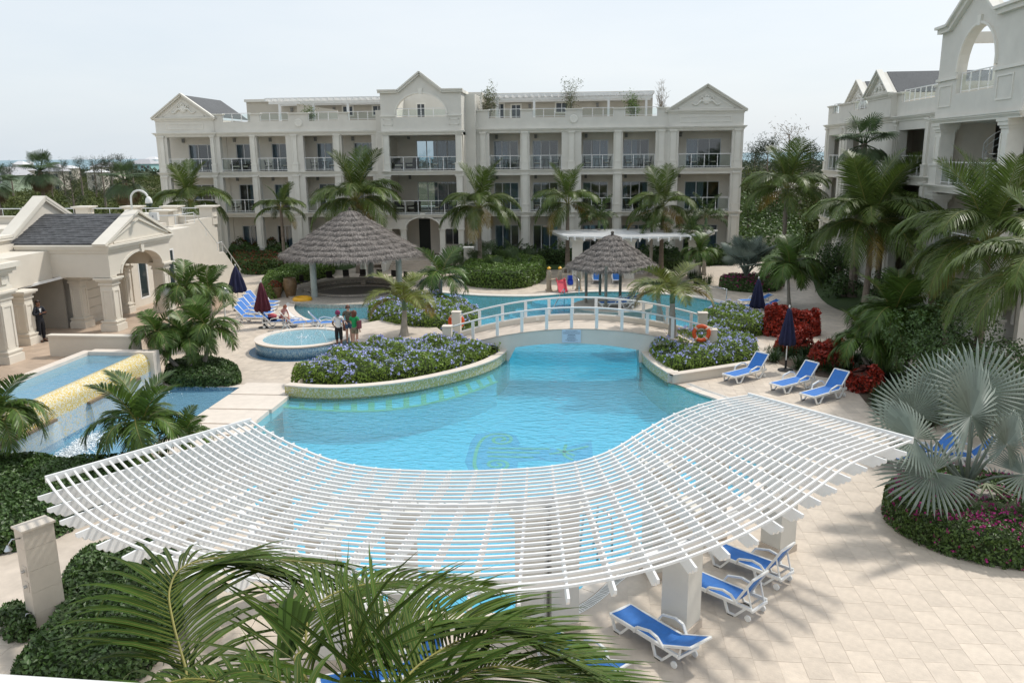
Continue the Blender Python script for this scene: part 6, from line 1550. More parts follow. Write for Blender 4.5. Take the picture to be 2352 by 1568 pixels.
for v in (.18, .80):
    P = [PG(k*1.0, v)-PO+Vector((0, 0, -.37)) for k in range(3, NS-3, 3)]
    mb = MB()
    for i in range(len(P)-1): mb.beam(P[i], P[i+1]+(P[i+1]-P[i]).normalized()*.02, .10, .15)
    mb.build('main_beam', white, pg)
def pcol(p, ang, h=2.42, w=.52):
    c = Vector((p[0], p[1], 0))-PO; mb = MB().box(-w/2, w/2, -w/2, w/2, .16, h-.1).box(-w/2-.04, w/2+.04, -w/2-.04, w/2+.04, h-.1, h-.04).box(-w/2-.08, w/2+.08, -w/2-.08, w/2+.08, h-.04, h+.03)
    o = mb.build('column', stucco, pg, loc=c, rz=ang); MB().box(-w/2-.03, w/2+.03, -w/2-.03, w/2+.03, 0, .158).build('plinth', stone, o)
for (x, y), a in (((1565, 1455), -35), ((1790, 1270), -50), ((1222, 1462), -8), ((752, 1530), 12), ((455, 1470), 35)):
    p = at(x, y); pcol((p.x, p.y+.2), R(a))
for s_ in (16, 34, 52, 70, 84):
    q = PG(s_, .18); pcol((q.x, q.y), R(20))
# ---------------- bridge ----------------
br = thing('footbridge', 'white arched footbridge with curved railings across the pool', 'bridge', (-.3, 34.8, 0)); BO = Vector((-.3, 34.8, 0))
bz = lambda x: 1.33-.0286*(x+.3)**2
xsb = [-6.3+.3*i for i in range(40)]; xsb = [x for x in xsb if x <= 5.4]
top = [(x, bz(x)) for x in xsb]; bot = [(xsb[-1], -.3), (2.12, -.3)]+[(x, .70-.034*(x+.68)**2-.0*0) for x in [2.1-.4*i for i in range(15)] if x > -3.5]+[(-3.5, -.3), (xsb[0], -.3)]
mb = MB().slab([(x-BO.x, z) for x, z in top+bot], 'y', 33.8-BO.y, 35.9-BO.y); mb.build('bridge_body', stucco, br)
mb = MB()
for i in range(len(xsb)-1):
    x0, x1 = xsb[i]-BO.x, xsb[i+1]-BO.x; z0, z1 = bz(xsb[i])+.012, bz(xsb[i+1])+.012; mb.quad((x0, 33.78-BO.y, z0), (x1, 33.78-BO.y, z1), (x1, 35.7-BO.y, z1), (x0, 35.7-BO.y, z0)); mb.quad((x0, 33.78-BO.y, z0-.04), (x1, 33.78-BO.y, z1-.04), (x1, 33.78-BO.y, z1), (x0, 33.78-BO.y, z0))
mb.build('deck_paving', stone, br)
mb = MB(); cu = [(x, bz(x)+.24) for x in xsb]+[(x, bz(x)) for x in reversed(xsb)]; mb.slab([(x-BO.x, z) for x, z in cu], 'y', 35.7-BO.y, 35.9-BO.y); mb.build('kerb_wall', stucco_warm, br)
MB().box(-2.35-BO.x, -2.2-BO.x, 35.66-BO.y, 35.699-BO.y, bz(-2.3)+.07, bz(-2.3)+.19).build('deck_light', trim, br)
def brail(y, z0, x0, x1, post0, n, dx, hh):
    mb = MB(); P = [(x, y-BO.y, bz(x)+hh) for x in [x0+(x1-x0)*i/30 for i in range(31)]]; mb.tube([(p[0]-BO.x, p[1], p[2]) for p in P], .04, 8); o = mb.build('handrail', white, br, smooth=True)
    if z0:
        P = [(x-BO.x, y-BO.y, bz(x)+z0+.02) for x in [x0+(x1-x0)*i/30 for i in range(31)]]; m3 = MB(); m3.tube(P, .028, 4); m3.build('bottom_rail', white, br)
    for i in range(n):
        x = post0+dx*i; b = bz(x)+z0+.01 if z0 else bz(x)+.01-(.0); MB().box(x-BO.x-.065, x-BO.x+.065, y-BO.y-.035, y-BO.y+.035, b, bz(x)+hh-.02).build('post', white, br)
brail(33.86, 0, -6.0, 5.1, -4.93, 9, 1.05, .90); brail(35.8, .24, -5.85, 4.9, -4.9, 10, 1.04, 1.0)
for (x, y, z0, z1) in ((-6.05, 33.95, .2, 1.35), (-5.95, 35.8, .2, 1.62), (4.95, 35.8, .2, 1.66), (5.1, 33.9, .2, 1.32)):
    o = MB().box(x-.19-BO.x, x+.19-BO.x, y-.19-BO.y, y+.19-BO.y, z0-.4, z1).build('end_pillar', stucco_warm, br); MB().box(x-.21-BO.x, x+.21-BO.x, y-.21-BO.y, y+.21-BO.y, z1, z1+.04).build('pillar_cap', coping, o)
# landings
for nm, pl in (('bridge_landing', [(-9.6, 37.2), (-6.3, 33.8), (-6.3, 36.2), (-8.6, 38.2)]), ('bridge_landing', [(5.3, 33.8), (7.9, 34.6), (7.6, 36.8), (5.3, 36.1)])):
    tag(MB().prism(pl, 0, .25).build(nm, stone), kind='structure')
# notice on the bridge
sg_ = thing('notice_board', 'small pale blue printed notice fixed to the side of the footbridge', 'sign', (-.73, 33.77, .74)); MB().box(-.40, .40, 0, .025, 0, .56).build('board', sign_m, sg_)
def text(par, s, x, z, size, mat, y=-.004, name='lettering', al='CENTER', ry=0):
    cu = bpy.data.curves.new(name, 'FONT'); cu.body = s; cu.size = size; cu.align_x = al; cu.extrude = .001; cu.resolution_u = 2; cu.materials.append(mat)
    o = bpy.data.objects.new(name, cu); COL.objects.link(o); dg = bpy.context.evaluated_depsgraph_get(); me = bpy.data.meshes.new_from_object(o.evaluated_get(dg)); bpy.data.objects.remove(o); me.name = name
    o = put(name, me, par, (x, y, z)); o.rotation_euler = (math.pi/2, 0, ry); return o
text(sg_, 'Athens Pool Guidelines', 0, .49, .052, ink)
r2 = random.Random(3)
for z, w_, th in ((.445, .35, .012), (.405, .37, .013), (.365, .36, .010), (.315, .15, .026), (.265, .19, .015), (.225, .13, .014), (.185, .19, .015), (.145, .19, .015), (.10, .26, .014), (.06, .16, .014)):
    mb = MB(); x = -w_
    while x < w_:
        l = min(r2.uniform(.015, .06), w_-x); mb.box(x, x+l, -.003, -.0005, z, z+th); x += l+.012
    mb.build('print_line', ink, sg_)
# life rings
def liferng(p, lab, ry=0):
    t = thing('life_ring', lab, 'life ring', p); MB().tube([(.30*math.cos(R(q)), 0, .30*math.sin(R(q))) for q in range(0, 360, 15)], .085, 8, closed=True).build('ring', orange_pl, t, smooth=True)
    for q in (45, 135, 225, 315): MB().tube([(.30*math.cos(R(q+d)), 0, .30*math.sin(R(q+d))) for d in (-7, 0, 7)], .09, 8).build('band', M('band_white', (.75, .55, .45), .5), t)
    return t
liferng(atY(1048, 738, 36.15), 'orange life ring hanging on the left end pillars of the footbridge'); liferng(atY(1611, 765, 33.6), 'orange life ring on the right end pillar of the footbridge')
# ---------------- thatched shelters ----------------
def thatch(par, c, rad, ze, za, tiers, nst, seed):
    r2 = np.random.default_rng(seed); core = MB(); prof = []
    for k in range(tiers):
        f0, f1 = k/tiers, (k+1)/tiers; r0_ = rad*(1-f0); r1_ = rad*(1-f1)+.10; z0 = ze+(za-ze)*(f0**1.0); z1 = ze+(za-ze)*f1
        prof += [(r0_+.13, z0-.09), (max(.06, r1_-.0), z1-.03)]
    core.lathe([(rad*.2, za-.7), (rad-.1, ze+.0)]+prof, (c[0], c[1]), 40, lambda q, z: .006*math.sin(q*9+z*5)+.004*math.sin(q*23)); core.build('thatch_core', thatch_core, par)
    Vs, Fs, off = [], [], 0
    for k in range(tiers):
        f0, f1 = k/tiers, (k+1)/tiers; n = int(1.7*nst*(1-f0*.85)/tiers*2.0)
        a = r2.uniform(0, 2*np.pi, n); u = r2.beta(1.0, 1.25, n); rr = rad*(1-f0)-(rad*(f1-f0))*u+.13; z = ze+(za-ze)*(f0+(f1-f0)*u)+.0+.13*(1-u)+r2.normal(0, .012, n)
        rr = rr+r2.normal(0, .02, n); z = z+.02*np.sin(a*7+k)+.02*np.sin(a*17+2*k)
        ca, sa = np.cos(a), np.sin(a); P = np.stack([c[0]+rr*ca, c[1]+rr*sa, z], 1); slope = (za-ze)/rad
        D = np.stack([ca, sa, np.full(n, -slope)], 1); D /= np.linalg.norm(D, axis=1)[:, None]; D += r2.normal(0, .16, (n, 3)); ln = r2.uniform(.14, .34, n)[:, None]*(1 if rad > 3 else .85)
        fringe = u < .12; D[fringe, 2] -= .5
        S = np.stack([-sa, ca, np.zeros(n)], 1)+r2.normal(0, .2, (n, 3)); wd = r2.uniform(.007, .017, n)[:, None]
        V = np.stack([P-S*wd, P+S*wd, P+D*ln+S*wd*.5, P+D*ln-S*wd*.5], 1).reshape(-1, 3); Vs.append(V)
    V = np.vstack(Vs); n = len(V)//4; o = npmesh('thatch', V, np.arange(4*n).reshape(n, 4), thatch_m, par); o['kind'] = 'stuff'
    MB().lathe([(.09, za-.15), (.10, za+.05), (.06, za+.08), (.10, za+.13), (.08, za+.22), (0, za+.25)], c, 10).build('finial', thatch_core, par)
bar = thing('thatched_bar', 'large round pool bar under a grey palm thatch roof on pale columns', 'pool bar', (0, 0, 0))
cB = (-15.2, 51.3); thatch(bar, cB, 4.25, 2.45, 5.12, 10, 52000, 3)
poles = [at(723, 685), at(918, 668)]; ang0 = math.atan2(poles[0].y-cB[1], poles[0].x-cB[0])
pr0 = 3.2
for p_ in (poles[0], poles[1], at(853, 650), at(836, 641), Vector((cB[0]-3.0, cB[1]+1.0, 0))):
    MB().lathe([(.24, 0), (.24, .1), (.2, .12), (.19, 3.0)], (p_.x, p_.y), 16).build('column', timber_pole, bar)
def ring(rin, rout, a0, a1, z0, z1, c, n=40):
    ps = [(c[0]+rout*math.cos(R(a0+(a1-a0)*i/n)), c[1]+rout*math.sin(R(a0+(a1-a0)*i/n))) for i in range(n+1)]+[(c[0]+rin*math.cos(R(a1-(a1-a0)*i/n)), c[1]+rin*math.sin(R(a1-(a1-a0)*i/n))) for i in range(n+1)]
    return MB().prism(ps, z0, z1)
ring(4.35, 5.0, -128, 8, -1.2, .12, BAR).build('bar_front_wall', bar_mos, bar)
ring(2.6, 4.35, 180, 360, -.1, .10, BAR).build('bar_apron', bar_mos, bar)
ring(2.6, 4.35, 0, 180, -.1, .08, BAR).build('bar_apron', bar_mos, bar)
MB().lathe([(2.95, .0), (2.95, .101), (2.6, .101), (2.6, -.7), (0, -.7)], cB, 40).build('sunken_floor', M('sunken_floor_tile', (.22, .20, .18), .7, .1, 4), bar)
ring(2.75, 3.15, -15, 200, .1, .34, cB).build('counter_wall', bar_mos, bar); ring(2.55, 3.45, -15, 200, .34, .41, cB).build('counter_top', M('counter_stone', (.42, .37, .31), .5, .12, 6), bar)
ring(2.5, 2.8, 200, 345, .1, .17, cB).build('counter_wall', bar_mos, bar); MB().box(cB[0]-.15, cB[0]+.15, cB[1]+2.2, cB[1]+2.5, -.7, .34).build('counter_wall', bar_mos, bar)
# bar stools round the back, submerged stools in front
st = thing('bar_stool', 'x', 'stool'); MB().box(-.2, .2, -.2, .2, .30, .35).build('seat', wicker, st); MB().slab([(.18, .35), (.22, .35), (.25, .74), (.21, .74)], 'x', -.21, .21).build('backrest', wicker, st)
for sx in (-1, 1):
    for sy in (-1, 1): MB().tube([(sx*.2, sy*.2, 0), (sx*.17, sy*.17, .31)], .014, 5).build('leg', steel, st)
MB().tube([(-.19, -.19, .12), (.19, -.19, .12), (.19, .19, .12), (-.19, .19, .12)], .01, 4, closed=True).build('foot_ring', steel, st)
SL = ['bar stool just right of the right clay pot', 'next bar stool round from the clay pots', 'bar stool left of the front left column', 'bar stool seen between the left columns', 'bar stool by the hedge end behind the bar', 'bar stool third from the back column', 'bar stool second from the back column', 'bar stool right beside the back column', 'bar stool partly hidden by the pale front column', 'bar stool near the right column of the bar', 'last bar stool on the right of the bar']
for i in range(11):
    a = R(196-16.5*i); p = (cB[0]+3.85*math.cos(a), cB[1]+3.85*math.sin(a), .10); place(st, p, a-math.pi/2, 'black wicker '+SL[i], 'bar stools')
for i, lab in enumerate(('first round underwater stool by the yellow ring', 'second round underwater stool at the bar', 'third round underwater stool at the bar', 'underwater stool nearest the palm fronds at the bar')):
    p = at((768, 830, 898, 960)[i], (697, 701, 701, 698)[i], -.2); tag(MB().lathe([(.1, PZ), (.1, -.2), (.26, -.2), (.26, -.06), (0, -.06)], n=20).build('pool_stool', bar_mos, None, loc=(p.x, p.y, 0)), lab+', stone topped' if i else lab, 'stool', 'underwater bar stools')
# small hut on its island
hut = thing('thatched_hut', 'small round thatched shade hut on poles standing in the back pool', 'hut', (0, 0, 0)); cH = (1.25, 46.4)
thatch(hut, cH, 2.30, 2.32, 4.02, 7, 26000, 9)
for p in ((1346, 695), (1391, 710), (1424, 690), (1378, 678)):
    q = at(*p, .28); MB().tube([(q.x, q.y, .28), (q.x, q.y, 2.62)], .085, 10).build('pole', pole_wood, hut)
isl_ = tag(MB().lathe([(2.15, PZ), (2.15, .18), (2.22, .2), (2.22, .28), (0, .28)], n=40).build('stone_island', M('island_concrete', (.46, .42, .36), .8, .12, 3), None, loc=(1.3, 45.3, 0)), 'round stone island carrying the small thatched hut', 'island')
# ---------------- fountain ----------------
fo = thing('fountain', 'raised round fountain basin clad in blue mosaic with small water jets', 'fountain', (-12.9, 35.15, 0))
MB().lathe([(2.08, 0), (2.08, .505), (1.9, .505), (1.9, .004)], n=56).build('mosaic_wall', blue_mos, fo, smooth=True); MB().lathe([(2.10, .50), (2.12, .56), (1.78, .56), (1.75, .50), (1.75, .3), (0, .3)], n=56).build('rim', coping, fo)
MB().quad(*[(1.755*math.cos(R(a)), 1.755*math.sin(R(a)), .515) for a in range(0, 360, 8)]).build('fountain_water', fount_water, fo); MB().quad(*[(1.76*math.cos(R(a)), 1.76*math.sin(R(a)), .304) for a in range(0, 360, 8)]).build('fountain_floor', M('fountain_tile', (.36, .62, .72), .4, .1, 9), fo)
MB().lathe([(2.38, -.02), (2.38, .004), (2.05, .006), (2.05, -.03)], n=56).build('drain_ring', M('wet_blue_tile', (.07, .17, .27), .25, .2, 20), fo)
jm = MB()
for i in range(8):
    a = 2*math.pi*i/8+.3; P = [Vector((1.5*math.cos(a), 1.5*math.sin(a), .52))+Vector((-math.cos(a)*.75*t, -math.sin(a)*.75*t, 1.5*t*(1-t)*1.15)) for t in [k/7 for k in range(8)]]; m3 = MB().tube(P, .008, 4); m3.build('water_jet', foam_m, fo)
    pp_ = np.array([tuple(P[-1])])+rng.normal(0, .05, (14, 3))*np.array([1, 1, .2]); V, Fq = leaf_quads(pp_, np.tile([0, 0, 1.], (14, 1)), .04); npmesh('splash', V, Fq, foam_m, fo)['kind'] = 'stuff'
pp_ = rng.normal(0, 1, (150, 3))*np.array([.16, .12, .02])+np.array([0, 0, .54]); V, Fq = leaf_quads(pp_, np.tile([0, 0, 1.], (150, 1)), .06); npmesh('splash', V, Fq, foam_m, fo)['kind'] = 'stuff'
# ---------------- far white pergola ----------------
fp = thing('pergola', 'far white curved pergola on square columns behind the small thatched hut', 'pergola', (3, 58, 0)); FO = Vector((3, 58, 0)); Zf = 3.05
def arcp(t, v):  # t 0..1 left to right, v 0 far .. 1 near
    far = [atY(1262, 544, 60), atY(1380, 541, 60.8), atY(1520, 545, 60.8), atY(1648, 552, 60)]; near = [atY(1296, 561, 56.2), atY(1400, 564, 55.2), atY(1500, 568, 55.2), atY(1612, 574, 56.2)]
    def q(L_): 
        f = t*3; i = min(int(f), 2); p = spline([Vector((a.x, a.y, Zf)) for a in L_], 4); k = t*(len(p)-1); j = min(int(k), len(p)-2); return p[j].lerp(p[j+1], k-j)
    return q(far).lerp(q(near), v)
for j in range(30):
    mb = MB(); P = [arcp(i/16, j/29)-FO for i in range(17)]
    for i in range(16): mb.beam(P[i], P[i+1], .06, .09)
    mb.build('slat', white, fp)
for k in range(15):
    t = .03+.94*k/14; a, b = arcp(t, -.02)-FO+Vector((0, 0, -.15)), arcp(t, 1.07)-FO+Vector((0, 0, -.15)); MB().beam(a, b, .06, .22).build('rafter', white, fp)
for (x, y) in ((1325, 645), (1440, 625), (1592, 640)):
    p = at(x, y); p = Vector((p.x, 57.2, 0)); h = 2.72; MB().box(-.36, .36, -.3, .3, 0, h-.2).box(-.42, .42, -.36, .36, h-.2, h-.1).box(-.47, .47, -.42, .42, h-.1, h).build('column', stucco, fp, loc=p-FO)
MB().beam(Vector((-3.9, -.8, 2.82)), Vector((3.6, -.8, 2.82)), .2, .18).build('main_beam', white, fp)
p = at(1094, 660); p = Vector((-9.0, 60.5, 0)); t = thing('stone_post', 'square white capped post left of the palmettos', 'post', p); MB().box(-.33, .33, -.33, .33, 0, 1.75).build('shaft', stucco, t); MB().box(-.38, .38, -.38, .38, 1.75, 1.83).build('cap', white, t)
# ---------------- loungers ----------------
def mk_lounger(ang, name='sun_lounger'):
    """head at +Y end; sling and frame, seat hinge at y=.55"""
    t = thing(name, 'x', 'sun lounger'); W = .31
    for sx in (-1, 1):
        mb = MB(); mb.beam((sx*W, -1.0, .30), (sx*W, .95, .32), .05, .07); mb.build('side_rail', white_pl, t)
        # bent leg loops
        for (y0, y1) in ((-.95, -.42), (.25, .80)):
            mb = MB(); mb.beam((sx*W, y0, .30), (sx*(W+.02), y0+.12, .03), .045, .05); mb.beam((sx*(W+.02), y0+.12, .03), (sx*(W+.02), y0+.30, .03), .05, .05); mb.beam((sx*(W+.02), y0+.30, .03), (sx*W, y1, .30), .045, .05); mb.build('leg', white_pl, t)
            MB().box(sx*(W+.02)-.03, sx*(W+.02)+.03, y0+.12, y0+.28, 0, .02).build('foot', black_m, t)
        mb = MB(); P = [(sx*(W+.05), -.22, .30), (sx*(W+.08), -.12, .47), (sx*(W+.08), .25, .56), (sx*(W+.08), .46, .52), (sx*(W+.04), .60, .34)]
        for i in range(4): mb.beam(P[i], P[i+1], .055, .04)
        mb.build('armrest', white_pl, t)
    MB().beam((-W, -1.0, .31), (W, -1.0, .31), .07, .05).build('cross_rail', white_pl, t); MB().beam((-W, .95, .28), (W, .95, .28), .05, .06).build('cross_rail', white_pl, t)
    mb = MB(); n = 6
    for i in range(n+1):
        y = -.97+1.5*i/n; 
        for x in (-W+.02, 0, W-.02): mb.v.append((x, y, .345-(.02 if x == 0 else 0)-.012*math.sin(i/n*3.14)))
    for i in range(n):
        for k in range(2): q = 3*i+k; mb.f.append((q, q+1, q+4, q+3))
    mb.build('seat_sling', blue_sling, t, smooth=True)
    a = R(ang); hy, hz = .53, .335; d = Vector((0, math.cos(a), math.sin(a))); 
    for sx in (-1, 1): MB().beam((sx*(W-.0), hy, hz), Vector((sx*W, hy, hz))+d*.80, .04, .05).build('back_rail', white_pl, t)
    MB().beam(Vector((-W, hy, hz))+d*.80, Vector((W, hy, hz))+d*.80, .05, .04).build('head_rail', white_pl, t)
    mb = MB(); nn = Vector((0, -d.z, d.y))
    for i in range(5):
        for x in (-W+.02, 0, W-.02): c = Vector((x, hy, hz))+d*(.82*i/4)+nn*(.012-(.02 if x == 0 else 0)); mb.v.append(tuple(c))
    for i in range(4):
        for k in range(2): q = 3*i+k; mb.f.append((q, q+1, q+4, q+3))
    mb.build('back_sling', blue_sling, t, smooth=True)
    if ang > 10:
        for sx in (-1, 1): MB().beam(Vector((sx*(W-.05), hy, hz))+d*.5, (sx*(W-.05), min(.93, hy+.45), .22), .03, .03).build('back_prop', white_pl, t)
        MB().beam((-W+.05, .9, .24), (W-.05, .9, .24), .03, .03).build('prop_bar', white_pl, t)
    for sx in (-1, 1):
        q = MB().tube([(sx*W-.02, .86, .08), (sx*W+.02, .86, .08)], .075, 12); q.build('wheel', white_pl, t)
    return t
LA, LB, LC = mk_lounger(48), mk_lounger(24), mk_lounger(60)
def lg(proto, x, y, heading, label, grp='blue and white sun loungers', z=0, pos=None):
    """heading: direction the head end points to, degrees from +X"""
    p = pos or at(x, y, .3); return place(proto, (p[0], p[1], z), R(heading-90), label, grp)
hd = lambda f, h: math.degrees(math.atan2((at(*h, .3)-at(*f, .3)).y, (at(*h, .3)-at(*f, .3)).x))
def lh(proto, hx_, hy_, h, label, sc=.95):
    a = R(h); o = place(proto, (hx_-math.cos(a)*.53*sc, hy_-math.sin(a)*.53*sc, 0), R(h-90), label, 'blue and white sun loungers'); o.scale = (sc,)*3; return o
lh(LA, 6.36, 31.4, 41, 'blue sun lounger nearest the flowered planter, leftmost of the right row')
lh(LA, 7.89, 30.12, 38, 'middle blue lounger of the row of three in front of the umbrella')
lh(LA, 8.63, 28.92, 40, 'blue lounger closest to the dark shrubs, rightmost of the row of three')
lh(LC, 3.73, 15.59, -41, 'blue lounger between pergola and the far right pergola column, back raised', .84)
lh(LC, 2.96, 14.39, -42, 'blue lounger right of the near pergola column, back raised steeply', .84)
lh(LB, 1.50, 12.86, -48, 'nearest blue lounger with low tilted back before the pergola column', .84)
lh(LB, .15, 12.05, -45, 'blue lounger mostly hidden behind the foreground palm fronds', .80)
lg(LA, 850, 1500, 20, 'blue lounger glimpsed under the foreground fronds near the left columns', pos=(-3.3, 11.4))
for i, (x, y, h, lab) in enumerate(((2110, 1045, 10, 'blue lounger behind the big silver palm, nearer the pergola'), (2185, 1040, -20, 'blue lounger behind the big silver palm, farther right with raised back'))):
    lg(LA, x, y, h, lab)
fan = [((660, 695), (588, 680)), ((655, 712), (572, 700)), ((665, 728), (560, 716)), ((690, 741), (560, 732)), ((668, 742), (592, 742)), ((724, 752), (640, 755)), ((748, 750), (690, 762))]
LL = ['farthest lounger of the left fan, next to the navy umbrella', 'second farthest lounger of the left fan', 'third lounger of the left fan, back raised high', 'fourth lounger of the left fan, under the maroon umbrella', 'lounger of the left fan beside the umbrella base', 'empty lounger right of the sunbather', 'lounger behind the fountain nearest the three women']
posn = [((-19.0, 45.6), 168), ((-18.6, 44.4), 170), ((-18.35, 43.2), 172), ((-18.0, 42.2), 176), ((-17.6, 41.0), 182), ((-14.55, 39.6), 212), ((-13.1, 39.7), 205)]
for lab, (p, h) in zip(LL, posn): lg(LA, 0, 0, h, 'blue and white '+lab, pos=p)
SBP = (-15.75, 39.9); lg(LA, 0, 0, 196, 'blue lounger on which the sunbathing woman sits', pos=SBP)
lg(LB, 1381, 655, 90, 'blue lounger beyond the back pool, left of the two behind the hut', pos=tuple(at(1371, 648)[:2]))
lg(LB, 1417, 655, 90, 'blue lounger beyond the back pool, right of the two behind the hut', pos=tuple(at(1416, 648)[:2]))
lg(LA, 1400, 690, 10, 'blue lounger with raised back under the small thatched hut', pos=(1.5, 44.4), z=.28); lg(LB, 1430, 680, 5, 'second lounger under the small thatched hut, farther back', pos=(1.9, 45.7), z=.28)
lg(LB, 1735, 695, 15, 'lounger with low back beside the far navy umbrella', pos=tuple(at(1730, 699)[:2])); lg(LB, 1745, 708, 12, 'lounger half behind the red shrub and navy umbrella', pos=tuple(at(1745, 712)[:2]))
# ---------------- umbrellas ----------------
def umb(p, mat, lab, h=2.45, puff=1.0, base=True, lean=(0, 0)):
    t = thing('closed_umbrella', lab, 'umbrella', p); MB().tube([(0, 0, 0), (0, 0, h)], .024, 8).build('pole', white_pl, t)
    prof = [(.03, h-.02), (.09, h-.12), (.15*puff, h-.45), (.22*puff, h-.9), (.30*puff, h-1.35), (.27*puff, h-1.5)]
    f = lambda q, z: .28*math.sin(q*8)*min(1, (h-z)*1.3)+.05*math.sin(q*3+z*4)
    q = MB().lathe(prof, (0, 0), 48, f); q.build('canopy', mat, t, smooth=True); MB().lathe([(0, h+.10), (.03, h+.07), (.035, h+.03), (.02, h-.02)], n=10).build('finial', white_pl, t)
    q = MB().tube([(.17*puff*math.cos(R(a))*1.15, .17*puff*math.sin(R(a))*1.15, h-.62) for a in range(0, 360, 20)], .012, 4, closed=True); q.build('tie_strap', mat, t)
    if base: MB().lathe([(0, .07), (.06, .08), (.1, .05), (.3, .03), (.3, 0)], n=24).build('base', black_m, t); MB().lathe([(.045, .05), (.045, .42), (0, .42)], n=10).build('socket', black_m, t)
    return t
umb(at(549, 712), navy, 'closed navy umbrella by the foot of the outside stair, leaning open a little', 2.55, 1.5); umb(at(607, 752), maroon, 'closed maroon umbrella among the left loungers', 2.35, 1.15)
umb(at(1737, 742), navy, 'closed navy umbrella on the far paving left of the red shrub', 2.3, 1.1); umb(at(1804, 850), navy, 'closed navy umbrella standing before the red copperleaf and the row of three loungers', 2.55, .95)
# ---------------- pots, ring, playset, rails, shower ----------------
def pot(p, prof, lab):
    t = thing('clay_pot', lab, 'pot', p); MB().lathe(prof, n=28).build('pot', clay, t, smooth=True); return t
pot(at(633, 683), [(.28, 0), (.30, .02), (.42, .4), (.47, .62), (.49, .66), (.44, .68), (.42, .6), (0, .58)], 'wide bowl shaped clay pot left of the tall jar'); pot(at(668, 682), [(.26, 0), (.28, .03), (.40, .55), (.44, .9), (.36, 1.12), (.38, 1.2), (.32, 1.2), (.30, 1.05), (0, 1.0)], 'tall glazed clay jar beside the bar')
p = at(633, 683); bush('potted_plant', [(p.x+.42*math.cos(R(a)), p.y+.42*math.sin(R(a))) for a in range(0, 360, 30)], .35, croton_o, .1, 260, z0=.6, label='reddish plant growing in the wide clay pot', cat='plant', round_=.5, bump=.2)
t = thing('swim_ring', 'yellow inflatable swim ring lying at the pool corner', 'swim ring', at(695, 693)+Vector((0, 0, .1))); MB().tube([(.42*math.cos(R(q)), .42*math.sin(R(q)), .05) for q in range(0, 360, 15)], .17, 10, closed=True).build('tube', yellow_pl, t, smooth=True)
pl = at(1288, 667); ps = thing('toddler_playset', 'plastic toddler playset with red slide and blue bucket swing', 'playset', pl, R(6)); 
for x in (-.75, -.05, 1.15): MB().lathe([(.17, 0), (.15, .5), (.16, 1.0), (.13, 1.25), (.05, 1.35), (0, 1.36)], (x, 0), 12, lambda q, z: .05*math.sin(q*3+z*9)).build('tree_post', tan_pl, ps)
for x in (-.75, -.05): MB().lathe([(0, 0), (.1, .02), (.13, .1), (.05, .16), (0, .2)], (x, 0), 8).build('yellow_cap', yellow_pl, ps, loc=(0, 0, 1.36))
MB().beam((-.75, 0, .72), (-.05, 0, .72), .45, .06).build('platform', tan_pl, ps); MB().tube([(-.05, 0, 1.28), (.3, 0, 1.45), (.8, 0, 1.45), (1.15, 0, 1.28)], .06, 6).build('swing_beam', tan_pl, ps)
mb = MB(); P = [(0, -.05, .72), (.05, -.35, .62), (.1, -.85, .22), (.12, -1.15, .08)]
for i in range(3): mb.beam((P[i][0]-.05, P[i][1], P[i][2]), (P[i+1][0]-.05, P[i+1][1], P[i+1][2]), .52, .04); mb.beam((P[i][0]-.31, P[i][1], P[i][2]+.05), (P[i+1][0]-.31, P[i+1][1], P[i+1][2]+.05), .05, .14); mb.beam((P[i][0]+.21, P[i][1], P[i][2]+.05), (P[i+1][0]+.21, P[i+1][1], P[i+1][2]+.05), .05, .14)
mb.build('slide', red_pl, ps); sw = MB().lathe([(0, .0), (.16, .02), (.2, .12), (.2, .3), (.18, .3), (.16, .1), (0, .08)], (.6, -.08), 12).box(.42, .78, .05, .1, .3, .6).build('swing_seat', blue_pl, ps, loc=(0, 0, .35))
for x in (.45, .75): MB().tube([(x, 0, 1.44), (x, -.05, .7)], .012, 4).build('rope', white_pl, ps)
for x in (-.75, 1.15): MB().box(x-.2, x+.2, -.45, .45, 0, .07).build('base', tan_pl, ps)
def hrail(P, lab): 
    c = Vector(P[0]); t = thing('pool_handrail', lab, 'handrail', (c.x, c.y, 0)); MB().tube([Vector(p)-Vector((c.x, c.y, 0)) for p in P], .028, 8).build('rail', steel, t, smooth=True); return t
a, b = at(1316, 664), at(1330, 676); hrail([(a.x, a.y, 0), (a.x, a.y, .85), (a.x+.08, a.y-.1, .93), (b.x-.05, b.y+.1, .93), (b.x, b.y, .8), (b.x, b.y, 0)], 'steel handrail beside the playset at the pool edge')
a, b = at(1297, 722, -.1), at(1292, 690, .1); hrail([(b.x-.6, b.y-2.6, -.2), (b.x, b.y-.6, .75), (b.x+.1, b.y-.3, .85), (b.x+.1, b.y, .8), (b.x+.1, b.y, -.8)], 'slanting steel handrail over the back pool steps')
a, b = at(1622, 688), at(1668, 700); hrail([(a.x, a.y, 0), (a.x, a.y, .85), (b.x, b.y, .9), (b.x, b.y, 0)], 'steel handrail at the right corner of the back pool')
for i, (x, y) in enumerate(((1372, 1290), (1405, 1275))):
    a = at(x, y); hrail([(a.x, a.y, 0), (a.x, a.y, .8), (a.x-.12, a.y+.2, .92), (a.x-.3, a.y+.55, .85), (a.x-.4, a.y+.8, -.3)], ('left', 'right')[i]+' steel ladder rail glimpsed through the big pergola')
